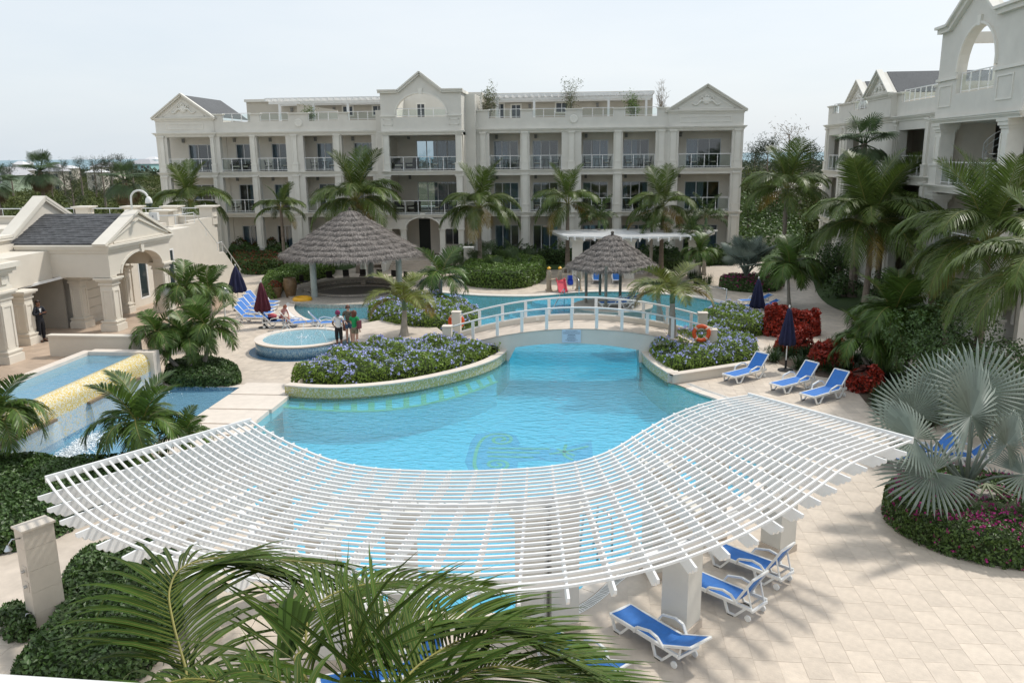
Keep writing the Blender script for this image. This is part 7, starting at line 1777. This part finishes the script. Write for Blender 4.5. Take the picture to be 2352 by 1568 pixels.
# shower pillar
tr = at(112, 1436); sh = thing('shower_pillar', 'travertine shower pillar with chrome fittings in the dark hedge, bottom left', 'shower', (tr.x, tr.y, 0), R(60)); w_ = .27
marble = M('pillar_travertine', (.60, .53, .45), .45, .08, 2.2, .1, 20, stain=.1)
zs = [0, .42, .84, 1.26, 1.68, 2.03]
for i in range(5): MB().box(-w_, w_, -.17, .17, zs[i]+.002, zs[i+1]-.002).build('stone_block', marble, sh)
MB().box(-w_-.03, w_+.03, -.20, .20, 2.03, 2.07).build('capstone', marble, sh)
MB().tube([(-w_, -.05, 1.9), (-w_-.14, -.05, 1.93), (-w_-.22, -.05, 1.84)], .014, 8).build('shower_arm', steel, sh, smooth=True); MB().lathe([(.02, .0), (.03, -.02), (.07, -.09), (.06, -.1), (0, -.1)], n=14).build('shower_head', steel, sh, loc=(-w_-.22, -.05, 1.85))
for z in (1.25, .95): MB().box(-w_-.012, -w_-.0, -.11, .05, z-.09, z+.09).build('valve_plate', marble, sh); MB().tube([(-w_-.01, -.03, z), (-w_-.07, -.03, z)], .03, 10).build('valve_knob', steel, sh)
MB().tube([(-w_, -.05, .42), (-w_-.1, -.05, .44), (-w_-.13, -.05, .34)], .013, 8).build('foot_tap', steel, sh, smooth=True); MB().lathe([(.02, 0), (.045, -.05), (0, -.055)], n=10).build('tap_nozzle', steel, sh, loc=(-w_-.13, -.05, .35))
# balcony handrail of the photographer, bottom left
A0, B0 = atD(-60, 1573, 1.2), atD(260, 1592, 1.2); t = thing('balcony_handrail', 'white balcony handrail just showing at the lower left edge', 'handrail', (A0+B0)/2); c = (A0+B0)/2; dd = (B0-A0).normalized()
MB().tube([A0-dd*.3-c+Vector((0, 0, -.012)), B0+dd*.9-c+Vector((0, 0, -.012))], .024, 12).build('rail', white, t, smooth=True)
for k in (-.35, .6): MB().tube([dd*k+Vector((0, 0, -.02)), dd*k+Vector((0, 0, -1.0))], .012, 6).build('post', white, t)
# blue net by the palms
p = at(330, 845, 0); p = at(345, 850, .5); t = thing('pool_net', 'blue pool net hanging on the white end pillar of the waterfall', 'net', (p.x, p.y, 0)); MB().lathe([(.16, .75), (.13, .6), (.06, .35), (0, .3)], n=12).build('net_bag', M('blue_net', (.05, .12, .32), .8, .3, 20), t); MB().tube([(.16*math.cos(R(q)), .16*math.sin(R(q)), .75) for q in range(0, 360, 30)], .012, 5, closed=True).build('hoop', blue_pl, t); MB().tube([(.16, 0, .75), (.5, .3, .0)], .01, 5).build('handle', steel, t)
# path lights under the palms
for i, (x, y, lab) in enumerate(((381, 672, 'round white garden lamp left of the waterfall palms'), (512, 672, 'round white garden lamp right behind the waterfall palms'), (1137, 1140, ''))):
    if lab: p = atY(x, y, 36 if i else 34); t = thing('garden_lamp', lab, 'lamp', (p.x, p.y, 0)); MB().lathe([(0, p.z-.3), (.2, p.z-.22), (.3, p.z), (.2, p.z+.22), (0, p.z+.3)], n=20).build('globe', lamp_w, t, smooth=True); MB().tube([(0, 0, 0), (0, 0, p.z-.2)], .04, 8).build('post', lamp_w, t)
# ---------------- people ----------------
def skin_obj(name, V, E_, Rd, mat, par, lev=2, root=0):
    me = bpy.data.meshes.new(name); me.from_pydata([tuple(v) for v in V], E_, []); o = put(name, me, par); me.materials.append(mat)
    o.modifiers.new('skin', 'SKIN'); sv_ = me.skin_vertices[0].data
    for i, r_ in enumerate(Rd):
        sv_[i].radius = (r_, r_) if not hasattr(r_, '__len__') else r_; sv_[i].use_root = (i == root)
    sb = o.modifiers.new('sub', 'SUBSURF'); sb.levels = lev; sb.render_levels = lev
    dg = bpy.context.evaluated_depsgraph_get(); m2 = bpy.data.meshes.new_from_object(o.evaluated_get(dg)); o.modifiers.clear(); o.data = m2
    m2.polygons.foreach_set('use_smooth', [True]*len(m2.polygons)); 
    if not m2.materials: m2.materials.append(mat)
    return o
def person(loc, rz, label, H, J, skin, hair, cloth, hairv='long', extras=None):
    """J: joints in metres for a figure of height 1 (facing -Y)"""
    t = thing('person', label, 'person', loc, rz)
    P = {k: Vector(v)*H for k, v in J.items()}; V = []; E_ = []; Rr = []
    def add(p, r_): V.append(p); Rr.append((r_[0]*H, r_[1]*H) if hasattr(r_, '__len__') else r_*H); return len(V)-1
    pel = add(P['pel'], (.078, .060)); wa = add(P['waist'], (.066, .052)); ch = add(P['chest'], (.082, .062)); nk0 = add(P['neckb'], (.045, .040)); nk = add(P['neck'], (.030, .030)); 
    E_ += [(pel, wa), (wa, ch), (ch, nk0), (nk0, nk)]
    hd1 = add(P['neck'].lerp(P['head'], .35)+Vector((0, -.008*H, 0)), (.040, .046)); hd2 = add(P['head'], (.047, .056)); hd3 = add(P['head']+Vector((0, .005*H, .034*H)), (.036, .044)); E_ += [(nk, hd1), (hd1, hd2), (hd2, hd3)]
    for s in 'LR':
        sh_ = add(P['sh'+s], .034); el = add(P['el'+s], .023); wr = add(P['wr'+s], .0155); E_ += [(nk0, sh_), (sh_, el), (el, wr)]
        d = (P['wr'+s]-P['el'+s]).normalized(); pa = add(P['wr'+s]+d*.035*H, (.020, .012)); E_.append((wr, pa)); sd_ = d.cross(Vector((0, 1, .2))).normalized()
        for k, (off, ln) in enumerate(((-.014, .036), (-.005, .042), (.005, .040), (.013, .032))):
            a = add(P['wr'+s]+d*.052*H+sd_*off*H, .0065); b = add(P['wr'+s]+d*(.052+ln*.6)*H+sd_*off*1.1*H+Vector((0, -.004*H, 0)), .0055); E_ += [(pa, a), (a, b)]
        a = add(P['wr'+s]+d*.030*H-sd_*.024*H, .007); b = add(P['wr'+s]+d*.052*H-sd_*.032*H, .0055); E_ += [(pa, a), (a, b)]
        hp = add(P['hip'+s], (.052, .052)); kn = add(P['kn'+s], .036); cf = add(P['kn'+s].lerp(P['an'+s], .35), .034); an = add(P['an'+s], .021); to = add(P['toe'+s], (.022, .014)); E_ += [(pel, hp), (hp, kn), (kn, cf), (cf, an), (an, to)]
    skin_obj('body', V, E_, Rr, skin, t)
    # face
    fd = Vector((0, -1, 0)) if 'face' not in J else Vector(J['face']).normalized(); hc = P['head']; rg = fd.cross(Vector((0, 0, 1))).normalized(); upv = rg.cross(fd)
    MB().tube([hc+fd*.048*H+upv*.008*H, hc+fd*.066*H-upv*.014*H, hc+fd*.050*H-upv*.018*H], [.004*H, .009*H, .007*H], 6).build('nose', skin, t, smooth=True)
    mb = MB()
    for s in (-1, 1):
        c = hc+fd*.050*H+rg*.019*H*s+upv*.006*H; mb.tube([c-rg*.008*H, c+rg*.008*H], .004*H, 6)
    mb.build('eyes', black_m, t); c = hc+fd*.046*H-upv*.032*H; MB().tube([c-rg*.013*H, c+fd*.004*H, c+rg*.013*H], .0035*H, 5).build('mouth', M('lips', (.35, .10, .09), .5), t)
    for s in (-1, 1): c = hc+rg*.048*H*s; MB().tube([c-upv*.014*H, c+rg*.006*H*s, c+upv*.014*H], .007*H, 6).build('ear', skin, t, smooth=True)
    # hair shell
    hm = MB(); n = 20
    rows = 9; L = {'long': -.06, 'short': -.02, 'curly': -.05, 'bun': -.03, 'wrap': -.015}[hairv]
    rr = {'curly': 1.32, 'long': 1.15, 'short': 1.1, 'bun': 1.1, 'wrap': 1.22}[hairv]
    b = 0
    for i in range(rows+1):
        ph = math.pi*.62*i/rows; z = .062*math.cos(ph)*rr; r_ = .055*math.sin(ph)*rr+.001
        for j in range(n):
            q = 2*math.pi*j/n; front = max(0, -math.sin(q)); zz = z*H+.01*H; k = 1-.0*front
            if i > rows*.55 and front > .5: zz = (.062*math.cos(math.pi*.62*.55)*rr+.012)*H; 
            jit = (.06 if hairv == 'curly' else .02)*math.sin(j*3.1+i*2.3); dirv = rg*math.cos(q)-fd*math.sin(q)*-1*-1
            if i > rows*.55 and front < .3: zz -= (i/rows-.55)*{'curly': .16, 'long': .12, 'wrap': .03}.get(hairv, .05)*H; r_ = max(r_, .045*rr)
            hm.v.append(tuple(hc+(rg*math.cos(q)+fd*(-math.sin(q)))*r_*H*(1+jit)+upv*zz-fd*.008*H))
    for i in range(rows):
        for j in range(n): j2 = (j+1) % n; hm.f.append((i*n+j, i*n+j2, (i+1)*n+j2, (i+1)*n+j))
    hm.build('hair', hair, t, smooth=True)
    if hairv == 'long': MB().tube([hc-fd*.03*H+upv*.01*H, hc-fd*.05*H-upv*.04*H, hc-fd*.045*H-upv*.10*H], [.045*H, .04*H, .02*H], 8).build('hair', hair, t, smooth=True)
    if hairv == 'bun': MB().lathe([(0, -.025*H), (.022*H, -.012*H), (.026*H, 0), (.018*H, .018*H), (0, .024*H)], n=10).build('hair', hair, t, smooth=True, loc=hc+upv*.07*H-fd*.02*H)
    def garment(name, segs, mat, grow=.012):
        V2, E2, R2 = [], [], []; idx = {}
        for (k, r_) in segs['pts'].items():
            idx[k] = len(V2); V2.append(P[k] if k in P else Vector(segs['xtra'][k])*H); r_ = r_ if hasattr(r_, '__len__') else (r_, r_); R2.append(((r_[0]+grow)*H, (r_[1]+grow)*H))
        E2 = [(idx[a], idx[b]) for a, b in segs['edges']]; return skin_obj(name, V2, E2, R2, mat, t)
    X = {}
    for s in 'LR':
        X['sleeve'+s] = tuple(Vector(J['sh'+s]).lerp(Vector(J['el'+s]), .55)); X['cuff'+s] = tuple(Vector(J['el'+s]).lerp(Vector(J['wr'+s]), .93)); X['short'+s] = tuple(Vector(J['hip'+s]).lerp(Vector(J['kn'+s]), .62)); X['calf'+s] = tuple(Vector(J['kn'+s]).lerp(Vector(J['an'+s]), .42)); X['ankle'+s] = tuple(Vector(J['kn'+s]).lerp(Vector(J['an'+s]), .93))
    X['hem'] = tuple(Vector(J['pel'])+Vector((0, 0, -.035))); X['belt'] = tuple(Vector(J['pel'])+Vector((0, 0, .05)))
    def top(name, mat, long_=False, grow=.010):
        pts = {'hem': (.088, .070), 'waist': (.068, .055), 'chest': (.084, .064), 'neckb': (.044, .040)}; ed = [('hem', 'waist'), ('waist', 'chest'), ('chest', 'neckb')]
        for s in 'LR':
            pts['sh'+s] = .035; pts['sleeve'+s] = .032; ed += [('neckb', 'sh'+s), ('sh'+s, 'sleeve'+s)]
            if long_: pts['el'+s] = .026; pts['cuff'+s] = .021; ed += [('sleeve'+s, 'el'+s), ('el'+s, 'cuff'+s)]
        garment(name, dict(pts=pts, edges=ed, xtra=X), mat, grow)
    def bottom(name, mat, length, grow=.008):
        pts = {'pel': (.080, .064), 'belt': (.073, .056)}; ed = [('belt', 'pel')]
        for s in 'LR':
            pts['hip'+s] = .056; ed.append(('pel', 'hip'+s))
            if length == 'short': pts['short'+s] = .050; ed.append(('hip'+s, 'short'+s))
            else:
                pts['kn'+s] = .042; ed.append(('hip'+s, 'kn'+s)); e_ = 'calf' if length == 'capri' else 'ankle'; pts[e_+s] = .040 if length == 'capri' else .034; ed.append(('kn'+s, e_+s))
        garment(name, dict(pts=pts, edges=ed, xtra=X), mat, grow)
    for c in cloth:
        if c[0] == 'top': top(c[1], c[2], len(c) > 3)
        else: bottom(c[1], c[2], c[3])
    for s in 'LR':
        a, b = P['an'+s], P['toe'+s]; MB().beam(a+(a-b).normalized()*.02*H+Vector((0, 0, -.035*H)), b+(b-a).normalized()*.02*H+Vector((0, 0, -.015*H)), .05*H, .014*H).build('shoe', black_m, t)
    return t, P
ST = dict(pel=(0, 0, .53), waist=(0, 0, .61), chest=(0, .0, .72), neckb=(0, .005, .815), neck=(0, .0, .85), head=(0, -.008, .925), shL=(.105, 0, .80), elL=(.135, .01, .64), wrL=(.125, -.04, .49), shR=(-.105, 0, .80), elR=(-.135, .01, .64), wrR=(-.125, -.04, .49),
          hipL=(.05, 0, .49), knL=(.055, -.01, .275), anL=(.055, .015, .045), toeL=(.06, -.10, .018), hipR=(-.05, 0, .49), knR=(-.055, -.01, .275), anR=(-.055, .015, .045), toeR=(-.06, -.10, .018))
w1 = at(780, 797, .40); w2 = at(803, 786, .40); w3 = at(817, 796, .40)
J1 = dict(ST); J1.update(elL=(.15, -.02, .64), wrL=(.10, -.12, .56), elR=(-.14, 0, .63), wrR=(-.13, -.06, .50))
t, P = person(tuple(w1), R(200), 'woman in white t shirt and black capri trousers wearing a dark pink head wrap', 1.63, J1, skin_d, M('pink_black_wrap', (.10, .015, .04), .8, .5, 30, col2=(.35, .05, .16)), [('top', 't_shirt', cl_white), ('bot', 'trousers', cl_black, 'capri')], 'wrap')
def bag(par, c, size, mat, strap):
    mb = MB().box(c[0]-size[0]/2, c[0]+size[0]/2, c[1]-size[1]/2, c[1]+size[1]/2, c[2]-size[2]/2, c[2]+size[2]/2); o = mb.build('bag', mat, par); MB().tube(strap, .012, 5).build('strap', mat, o); return o
o = thing('shoulder_bag', 'brown leather shoulder bag hanging at the hip of the woman in white', 'bag', tuple(w1), R(200)); bag(o, (-.24, .03, .86), (.09, .30, .24), leather, [(-.22, .06, .97), (-.14, .12, 1.25), (.08, .10, 1.36), (.16, -.0, 1.33), (.08, -.13, 1.15), (-.22, -.06, .97)])
J2 = dict(ST); J2.update(wrL=(.09, -.12, .58), wrR=(-.07, -.14, .56), face=(.3, -1, -.05))
t, P = person(tuple(w2), R(20), 'woman facing the camera in dark printed top, denim shorts and sunglasses', 1.70, J2, skin_l, hair_r, [('top', 'blouse', cl_print), ('bot', 'shorts', cl_denim, 'short')], 'short')
hc = P['head']; MB().tube([hc+Vector((-.08, -.085, .012)), hc+Vector((0, -.105, .012)), hc+Vector((.09, -.07, .012))], .017, 6).build('sunglasses', black_m, t)
J3 = dict(ST); J3.update(elL=(.14, -.03, .64), wrL=(.06, -.11, .60), elR=(-.14, 0, .64), wrR=(-.14, -.02, .48))
t, P = person(tuple(w3), R(165), 'woman seen from behind in green t shirt and khaki shorts with curly auburn hair', 1.60, J3, skin_l, hair_r, [('top', 't_shirt', cl_green), ('bot', 'shorts', cl_khaki, 'short')], 'curly')
o = thing('shoulder_bag', 'dark red bag under the right arm of the woman in green', 'bag', tuple(w3), R(165)); bag(o, (-.25, .03, 1.0), (.09, .26, .34), M('wine_leather', (.14, .03, .05), .5, .1, 10), [(-.24, .08, 1.15), (-.17, .03, 1.34), (-.24, -.04, 1.15)])
# man in the club entrance
J4 = dict(ST); J4.update(elL=(.15, -.03, .66), wrL=(-.02, -.11, .68), elR=(-.15, -.03, .66), wrR=(.03, -.12, .70))
mp = at(98, 784, TZ)
t, P = person(tuple(mp), R(70), 'man in dark suit standing with folded arms in the club house entrance', 1.78, J4, skin_d, hair_d, [('top', 'jacket', M('dark_suit', (.018, .02, .028), .9), 1), ('bot', 'trousers', M('suit_trousers', (.012, .013, .018), .9), 'long')], 'short')
MB().slab([(-.05, .0), (.05, 0), (.02, -.18), (-.02, -.18)], 'y', -.125, -.118).build('shirt_front', cl_white, t, loc=(0, 0, 1.43))
# sunbathing woman, seated on the lounger edge, bent forward
J5 = dict(ST); J5.update(pel=(0, 0, .0+.03), waist=(0, -.01, .11), chest=(0, -.06, .21), neckb=(0, -.11, .295), neck=(0, -.135, .32), head=(0, -.175, .375), face=(0, -.8, -.6), shL=(.10, -.10, .28), elL=(.12, -.16, .13), wrL=(.06, -.25, .04), shR=(-.10, -.10, .28), elR=(-.12, -.16, .13), wrR=(-.06, -.25, .04),
    hipL=(.05, -.01, .0), knL=(.06, -.24, .03), anL=(.06, -.30, -.19), toeL=(.06, -.38, -.21), hipR=(-.05, -.01, .0), knR=(-.06, -.24, .03), anR=(-.06, -.30, -.19), toeR=(-.06, -.38, -.21))
t, P = person((SBP[0]+.05, SBP[1]+.1, .42), R(60), 'sunburnt woman in a bikini sitting bent forward on a lounger, hair pinned up', 1.62, J5, M('sunburnt_skin', (.52, .24, .19), .5, .08, 10), M('ginger_hair', (.30, .09, .04), .6, .2, 30), [], 'bun')
MB().tube([(.085*1.62*math.cos(R(q)), -.06*1.62+.07*1.62*math.sin(R(q)), .20*1.62) for q in range(0, 360, 20)], .012, 5, closed=True).build('bikini_strap', cl_white, t)
MB().box(-.15, .15, -.1, .10, -.02, .10).build('bikini_bottom', M('bikini_print', (.25, .06, .08), .8), t)
p = Vector((SBP[0]-.42, SBP[1]-.1, .50)); t = thing('towel', 'pink rolled towel on a dark bag on the lounger behind the sunbather', 'towel', p); MB().tube([(-.2, 0, .08), (0, .04, .10), (.22, 0, .07)], [.09, .12, .09], 10).build('roll', pink_cl, t, smooth=True); 
p2 = Vector((SBP[0]-.42, SBP[1]-.1, .36)); t = thing('beach_bag', 'black beach bag under the pink towel', 'bag', p2); MB().tube([(-.24, 0, .05), (0, 0, .07), (.24, 0, .05)], [.08, .11, .08], 8).build('bag', black_m, t, smooth=True)
# ---------------- scrub, far houses, sea side ----------------
def clumps(name, K, area, rr, per, leaf, size, label_kind='stuff', zf=terr, hh=(.8, 2.2), flat=.7):
    Ps, Ns = [], []
    for _ in range(K):
        x, y = area()
        r_ = rnd.uniform(*rr); h_ = rnd.uniform(*hh); n = per; u = rng.normal(0, 1, (n, 3)); u /= np.linalg.norm(u, axis=1)[:, None]; u[:, 2] = np.abs(u[:, 2])
        rad_ = rng.uniform(.75, 1.05, (n, 1)); P = u*rad_*np.array([r_, r_, h_])+np.array([x, y, zf(x, y)]); Ps.append(P); Ns.append(u)
    V, Fq = leaf_quads(np.vstack(Ps), np.vstack(Ns), size, .7); o = npmesh(name, V, Fq, leaf); o['kind'] = 'stuff'; return o
def area_left():
    while True:
        y = 74+rnd.random()**1.6*330; x = rnd.uniform(-.85*y-8, -.42*y-2 if y > 78 else -36)
        if x < -37 or y > 96: return x, y
tag(clumps('scrub', 2300, area_left, (1.4, 3.2), 75, scrub_l, .42), 'dense low green scrub covering the land behind the club house', 'scrub', None, 'stuff')
def area_right():
    y = 96+rnd.random()**1.5*130; x = rnd.uniform(.12*y, .42*y); return x, y
tag(clumps('scrub', 420, area_right, (1.6, 3.4), 80, scrub_l, .42, hh=(1.5, 4)), 'green bushes beyond the gap between the two apartment buildings', 'scrub', None, 'stuff')
def area_gap(): return rnd.uniform(12.5, 21), rnd.uniform(69, 92)
tag(clumps('scrub', 60, area_gap, (1.2, 2.2), 110, hedge_l, .28, zf=lambda x, y: 0, hh=(1.6, 3.2)), 'green shrubs filling the garden behind the right end of the far building', 'scrub', None, 'stuff')
def area_mid():
    y = 300+rnd.random()*320; x = rnd.uniform(-.8*y, .5*y); return x, y
tag(clumps('far_woodland', 900, area_mid, (4, 9), 50, casu, 1.3, hh=(2.5, 5.5)), 'distant dark woodland strip along the horizon', 'woodland', None, 'stuff')
def casuarina(x, y, Y, h, lab, seed, grp=None, leaf=casu, dens=1500, rr=.22):
    r2 = random.Random(seed); p = atY(x, y, Y); zb = terr(p.x, Y) if Y > 93 or p.x < -46 else 0; h = p.z-zb; t = thing('casuarina_tree', lab, 'tree', (p.x, Y, zb), 0, grp)
    mb = MB(); mb.tube([(0, 0, 0), (.1, 0, h*.5), (0, 0, h*.95)], [h*.025, h*.016, .02], 6); tips = []
    for i in range(22):
        z = h*r2.uniform(.25, .95); a = r2.uniform(0, 6.28); l = h*rr*(1.15-z/h)*r2.uniform(.7, 1.4)+.3; q = Vector((math.cos(a)*l, math.sin(a)*l, z+l*.9)); mb.tube([(0, 0, z), q*.5+Vector((0, 0, z*.5)), q], [.04, .02, .01], 3)
        tips += [Vector((0, 0, z)).lerp(q, s_) for s_ in (.4, .6, .8, 1.0, 1.1)]
    mb.build('trunk', bark, t); T = np.array([tuple(q) for q in tips]); n = dens; P = T[rng.integers(0, len(T), n)]+rng.normal(0, 1, (n, 3))*np.array([.28, .28, .30])*h/8; V, Fq = leaf_quads(P, rng.normal(0, 1, (n, 3)), .20*h/8+.10, .16); npmesh('crown', V, Fq, leaf, t)['kind'] = 'stuff'; return t
k = 0
for (x, y, Y, lab) in ((250, 362, 150, 'feathery casuarina on the skyline, tallest of the left group'), (212, 365, 155, 'feathery casuarina on the skyline beside the tallest one'), (275, 358, 145, 'casuarina on the skyline just left of the aqua house'), (180, 366, 160, 'casuarina in the middle of the left skyline'), (140, 370, 150, 'thin casuarina left of the skyline middle'), (160, 405, 100, 'wispy casuarina standing in the near scrub'), (110, 372, 165, 'casuarina above the green house roofs'), (20, 375, 150, 'casuarina near the left picture edge'), (230, 368, 120, 'lower casuarina in front of the skyline group'), (300, 366, 170, 'small casuarina right of the skyline group'),
                       (1765, 325, 100, 'dense casuarina between the two buildings, left one'), (1735, 338, 110, 'low casuarina hugging the far building corner'), (1845, 330, 96, 'casuarina close to the right building corner'), (1870, 336, 104, 'dark casuarina touching the right building')):
    casuarina(x, y, Y, 0, lab, 100+k, 'casuarinas on the skyline', dens=2200 if x > 1700 else 1600); k += 1
casuarina(1815, 292, 92, 0, 'tall bare pale tree between the two buildings', 140, None, dry_tw, 500, .3)
def tree(x, y, Y, rr, lab, leaf=hedge_l, seed=0, n=1500, sz=.26):
    p = atY(x, y, Y); zb = terr(p.x, Y) if Y > 93 or p.x > 31 else 0; h = p.z-zb; t = thing('broadleaf_tree', lab, 'tree', (p.x, Y, zb)); MB().tube([(0, 0, 0), (.1, .1, h*.5), (-.1, 0, h*.8)], [.16, .12, .05], 7).build('trunk', bark, t)
    r2 = random.Random(seed); C_ = [(r2.uniform(-1, 1)*rr*.6, r2.uniform(-1, 1)*rr*.6, h*r2.uniform(.35, .82), rr*r2.uniform(.35, .6)) for _ in range(10)]; Ps, Ns = [], []
    for c in C_:
        u = rng.normal(0, 1, (n//10, 3)); u /= np.linalg.norm(u, axis=1)[:, None]; Ps.append(u*c[3]*rng.uniform(.7, 1.05, (n//10, 1))+np.array(c[:3])); Ns.append(u+np.array([0, 0, .4]))
    V, Fq = leaf_quads(np.vstack(Ps), np.vstack(Ns), sz, .6); npmesh('crown', V, Fq, leaf, t)['kind'] = 'stuff'; return t
for i, (x, y, Y, r_, lab) in enumerate(((1740, 372, 84, 2.6, 'leafy green tree right behind the corner of the far building'), (1775, 400, 88, 3.0, 'broad green tree in the gap between the buildings'), (1860, 385, 86, 2.4, 'green tree before the terracotta roof'), (1720, 440, 78, 2.0, 'lower green tree behind the far building corner'), (1880, 470, 74, 1.6, 'small green tree beside the right building'))): tree(x, y, Y, r_, lab, hedge_l if i % 2 else scrub_l, i)
tree(2180, 700, 29, 2.2, 'dark leafy shrub tree at the foot of the tower columns', hedge_d, 11, 6000, .11); tree(2330, 760, 24.5, 2.0, 'dark leafy shrub tree behind the big silver palm', hedge_d, 12, 6000, .10); tree(1940, 640, 50, 1.2, 'dark shrub on the lawn before the right building', hedge_d, 13, 900, .16)
tree(1850, 590, 58, 1.3, 'rounded grey green shrub by the path between the buildings', olive_l, 14, 900, .18); tree(1790, 598, 60, 1.2, 'rounded shrub left of the path between the buildings', hedge_l, 15, 900, .18); tree(1905, 612, 56, 1.2, 'dark shrub at the corner of the right building', hedge_d, 16, 900, .18); tree(1060, 560, 63.5, .9, 'rounded shrub beside the arched porch', hedge_l, 17, 900, .16)
tree(1930, 560, 55, 1.6, 'dark shrub tree against the ground floor of the right building, far part', hedge_d, 21, 2600, .16); tree(2060, 640, 45, 1.7, 'dark shrub tree between the coconut trunks and the tower', hedge_d, 22, 3000, .14); tree(2120, 720, 38, 1.6, 'low dark shrub tree at the left foot of the tower', hedge_d, 23, 3000, .13)
def house(x, y0, Y, wd, dp, hw, hr, mat, rz, lab, wins=2, roofm=None, gable=False, shutters=False):
    p = atY(x, y0, Y); t = thing('house', lab, 'house', (p.x, Y, terr(p.x, Y)-.3), R(rz)); h0 = hw; MB().box(-wd/2, wd/2, -dp/2, dp/2, 0, h0).build('wall', mat, t)
    r_ = MB(); e = .5
    if gable: r_.v = [(-wd/2-e, -dp/2-e, h0-.2), (wd/2+e, -dp/2-e, h0-.2), (wd/2+e, dp/2+e, h0-.2), (-wd/2-e, dp/2+e, h0-.2), (0, -dp/2-e, h0+hr), (0, dp/2+e, h0+hr)]; r_.f = [(0, 4, 5, 3), (1, 2, 5, 4), (0, 1, 4), (2, 3, 5), (0, 3, 2, 1)]
    else: r_.v = [(-wd/2-e, -dp/2-e, h0), (wd/2+e, -dp/2-e, h0), (wd/2+e, dp/2+e, h0), (-wd/2-e, dp/2+e, h0), (-wd*.22, 0, h0+hr), (wd*.22, 0, h0+hr)]; r_.f = [(0, 1, 5, 4), (1, 2, 5), (2, 3, 4, 5), (3, 0, 4), (0, 3, 2, 1)]
    if gable: MB().slab([(-wd/2, h0-.2), (wd/2, h0-.2), (0, h0+hr-.25)], 'y', -dp/2, -dp/2+.2).build('gable', mat, t)
    r_.build('roof', roofm or white_roof, t)
    for s_ in range(2 if hw > 4.5 else 1):
        for i in range(wins):
            xx = -wd/2+wd*(i+.5)/wins; zz = h0-2.0-2.9*s_; o = MB().box(xx-.55, xx+.55, -dp/2-.08, -dp/2-.02, zz, zz+1.3).build('window', win_dark, t); f_ = MB(); f_.box(xx-.65, xx+.65, -dp/2-.1, -dp/2-.0, zz+1.3, zz+1.42).box(xx-.65, xx+.65, -dp/2-.12, -dp/2, zz-.12, zz).box(xx-.03, xx+.03, -dp/2-.1, -dp/2-.08, zz, zz+1.3)
            if shutters: f_.box(xx-1.05, xx-.6, -dp/2-.1, -dp/2-.02, zz, zz+1.3).box(xx+.6, xx+1.05, -dp/2-.1, -dp/2-.02, zz, zz+1.3)
            f_.build('window_frame', white, o)
    return t
def hx(x0, x1, yt, ye, Y, mat, lab, wins=2, **k):
    a, b = atY(x0, ye, Y), atY(x1, ye, Y); top = atY(x0, yt, Y).z; zb = terr((a.x+b.x)/2, Y)-.3; wd = b.x-a.x
    return house((x0+x1)/2, ye, Y, wd*.86, min(9, wd*.8), a.z-zb, top-a.z, mat, k.pop('rz', 0), lab, wins, **k)
hx(-14, 56, 384, 401, 200, green_house, 'pale green two storey house with white shutters at the left edge', 1, gable=True, shutters=True, rz=-10, roofm=M('grey_roof', (.40, .40, .42), .8))
hx(298, 366, 366, 377, 380, aqua_house, 'aqua two storey house beside the far building', 4, roofm=M('grey_roof', (.40, .40, .42), .8), rz=-6)
hx(336, 366, 360, 367, 700, white, 'big white house with pyramid roof on the skyline', 3); hx(316, 338, 368, 371, 620, white, 'small white house left of the big pyramid roof', 2)
hx(217, 278, 373, 384, 290, stucco_warm, 'grey roofed house with white porch before the casuarinas', 2, roofm=M('grey_roof', (.40, .40, .42), .8)); hx(205, 243, 389, 396, 210, stucco_warm, 'low white roofed house left of the skyline casuarinas', 1)
hx(108, 150, 376, 394, 215, stucco_warm, 'grey roofed house right behind the left fan palm', 2, roofm=M('grey_roof', (.40, .40, .42), .8)); hx(143, 176, 380, 387, 260, stucco_warm, 'white roofed house in the middle of the scrub', 2)
hx(36, 72, 379, 392, 225, stucco_warm, 'grey roofed house just behind the green house', 2, roofm=M('grey_roof', (.40, .40, .42), .8)); hx(34, 62, 370, 378, 430, white, 'white roofed house on the skyline at the far left', 2); hx(60, 74, 369, 376, 460, white, 'second small white house on the far left skyline', 1)
house(1865, 380, 120, 12, 9, 3.4, 1.8, terracotta, 10, 'house with terracotta wall between the two apartment buildings', 2, M('pale_roof', (.55, .50, .45), .8))
house(2330, 360, 160, 10, 9, 4, 1.8, stucco_warm, 0, 'white house beyond the right building', 2)
# far paving behind the gap and low wall
tag(MB().box(12.6, 17.2, 75.5, 75.8, 0, 1.1).build('garden_wall', stucco_warm, base=True), 'low rendered garden wall in the gap between the buildings', 'wall')
for o_ in list(bpy.data.objects):
    if o_.type == 'EMPTY' and o_.parent is None and not o_.get('label'): 
        for c_ in kids(o_):
            for d_ in kids(c_): bpy.data.objects.remove(d_)
            bpy.data.objects.remove(c_)
        bpy.data.objects.remove(o_)
print('OBJECTS', len(bpy.data.objects), 'TRIS', sum(len(m_.loops)-2*len(m_.polygons) for m_ in bpy.data.meshes))
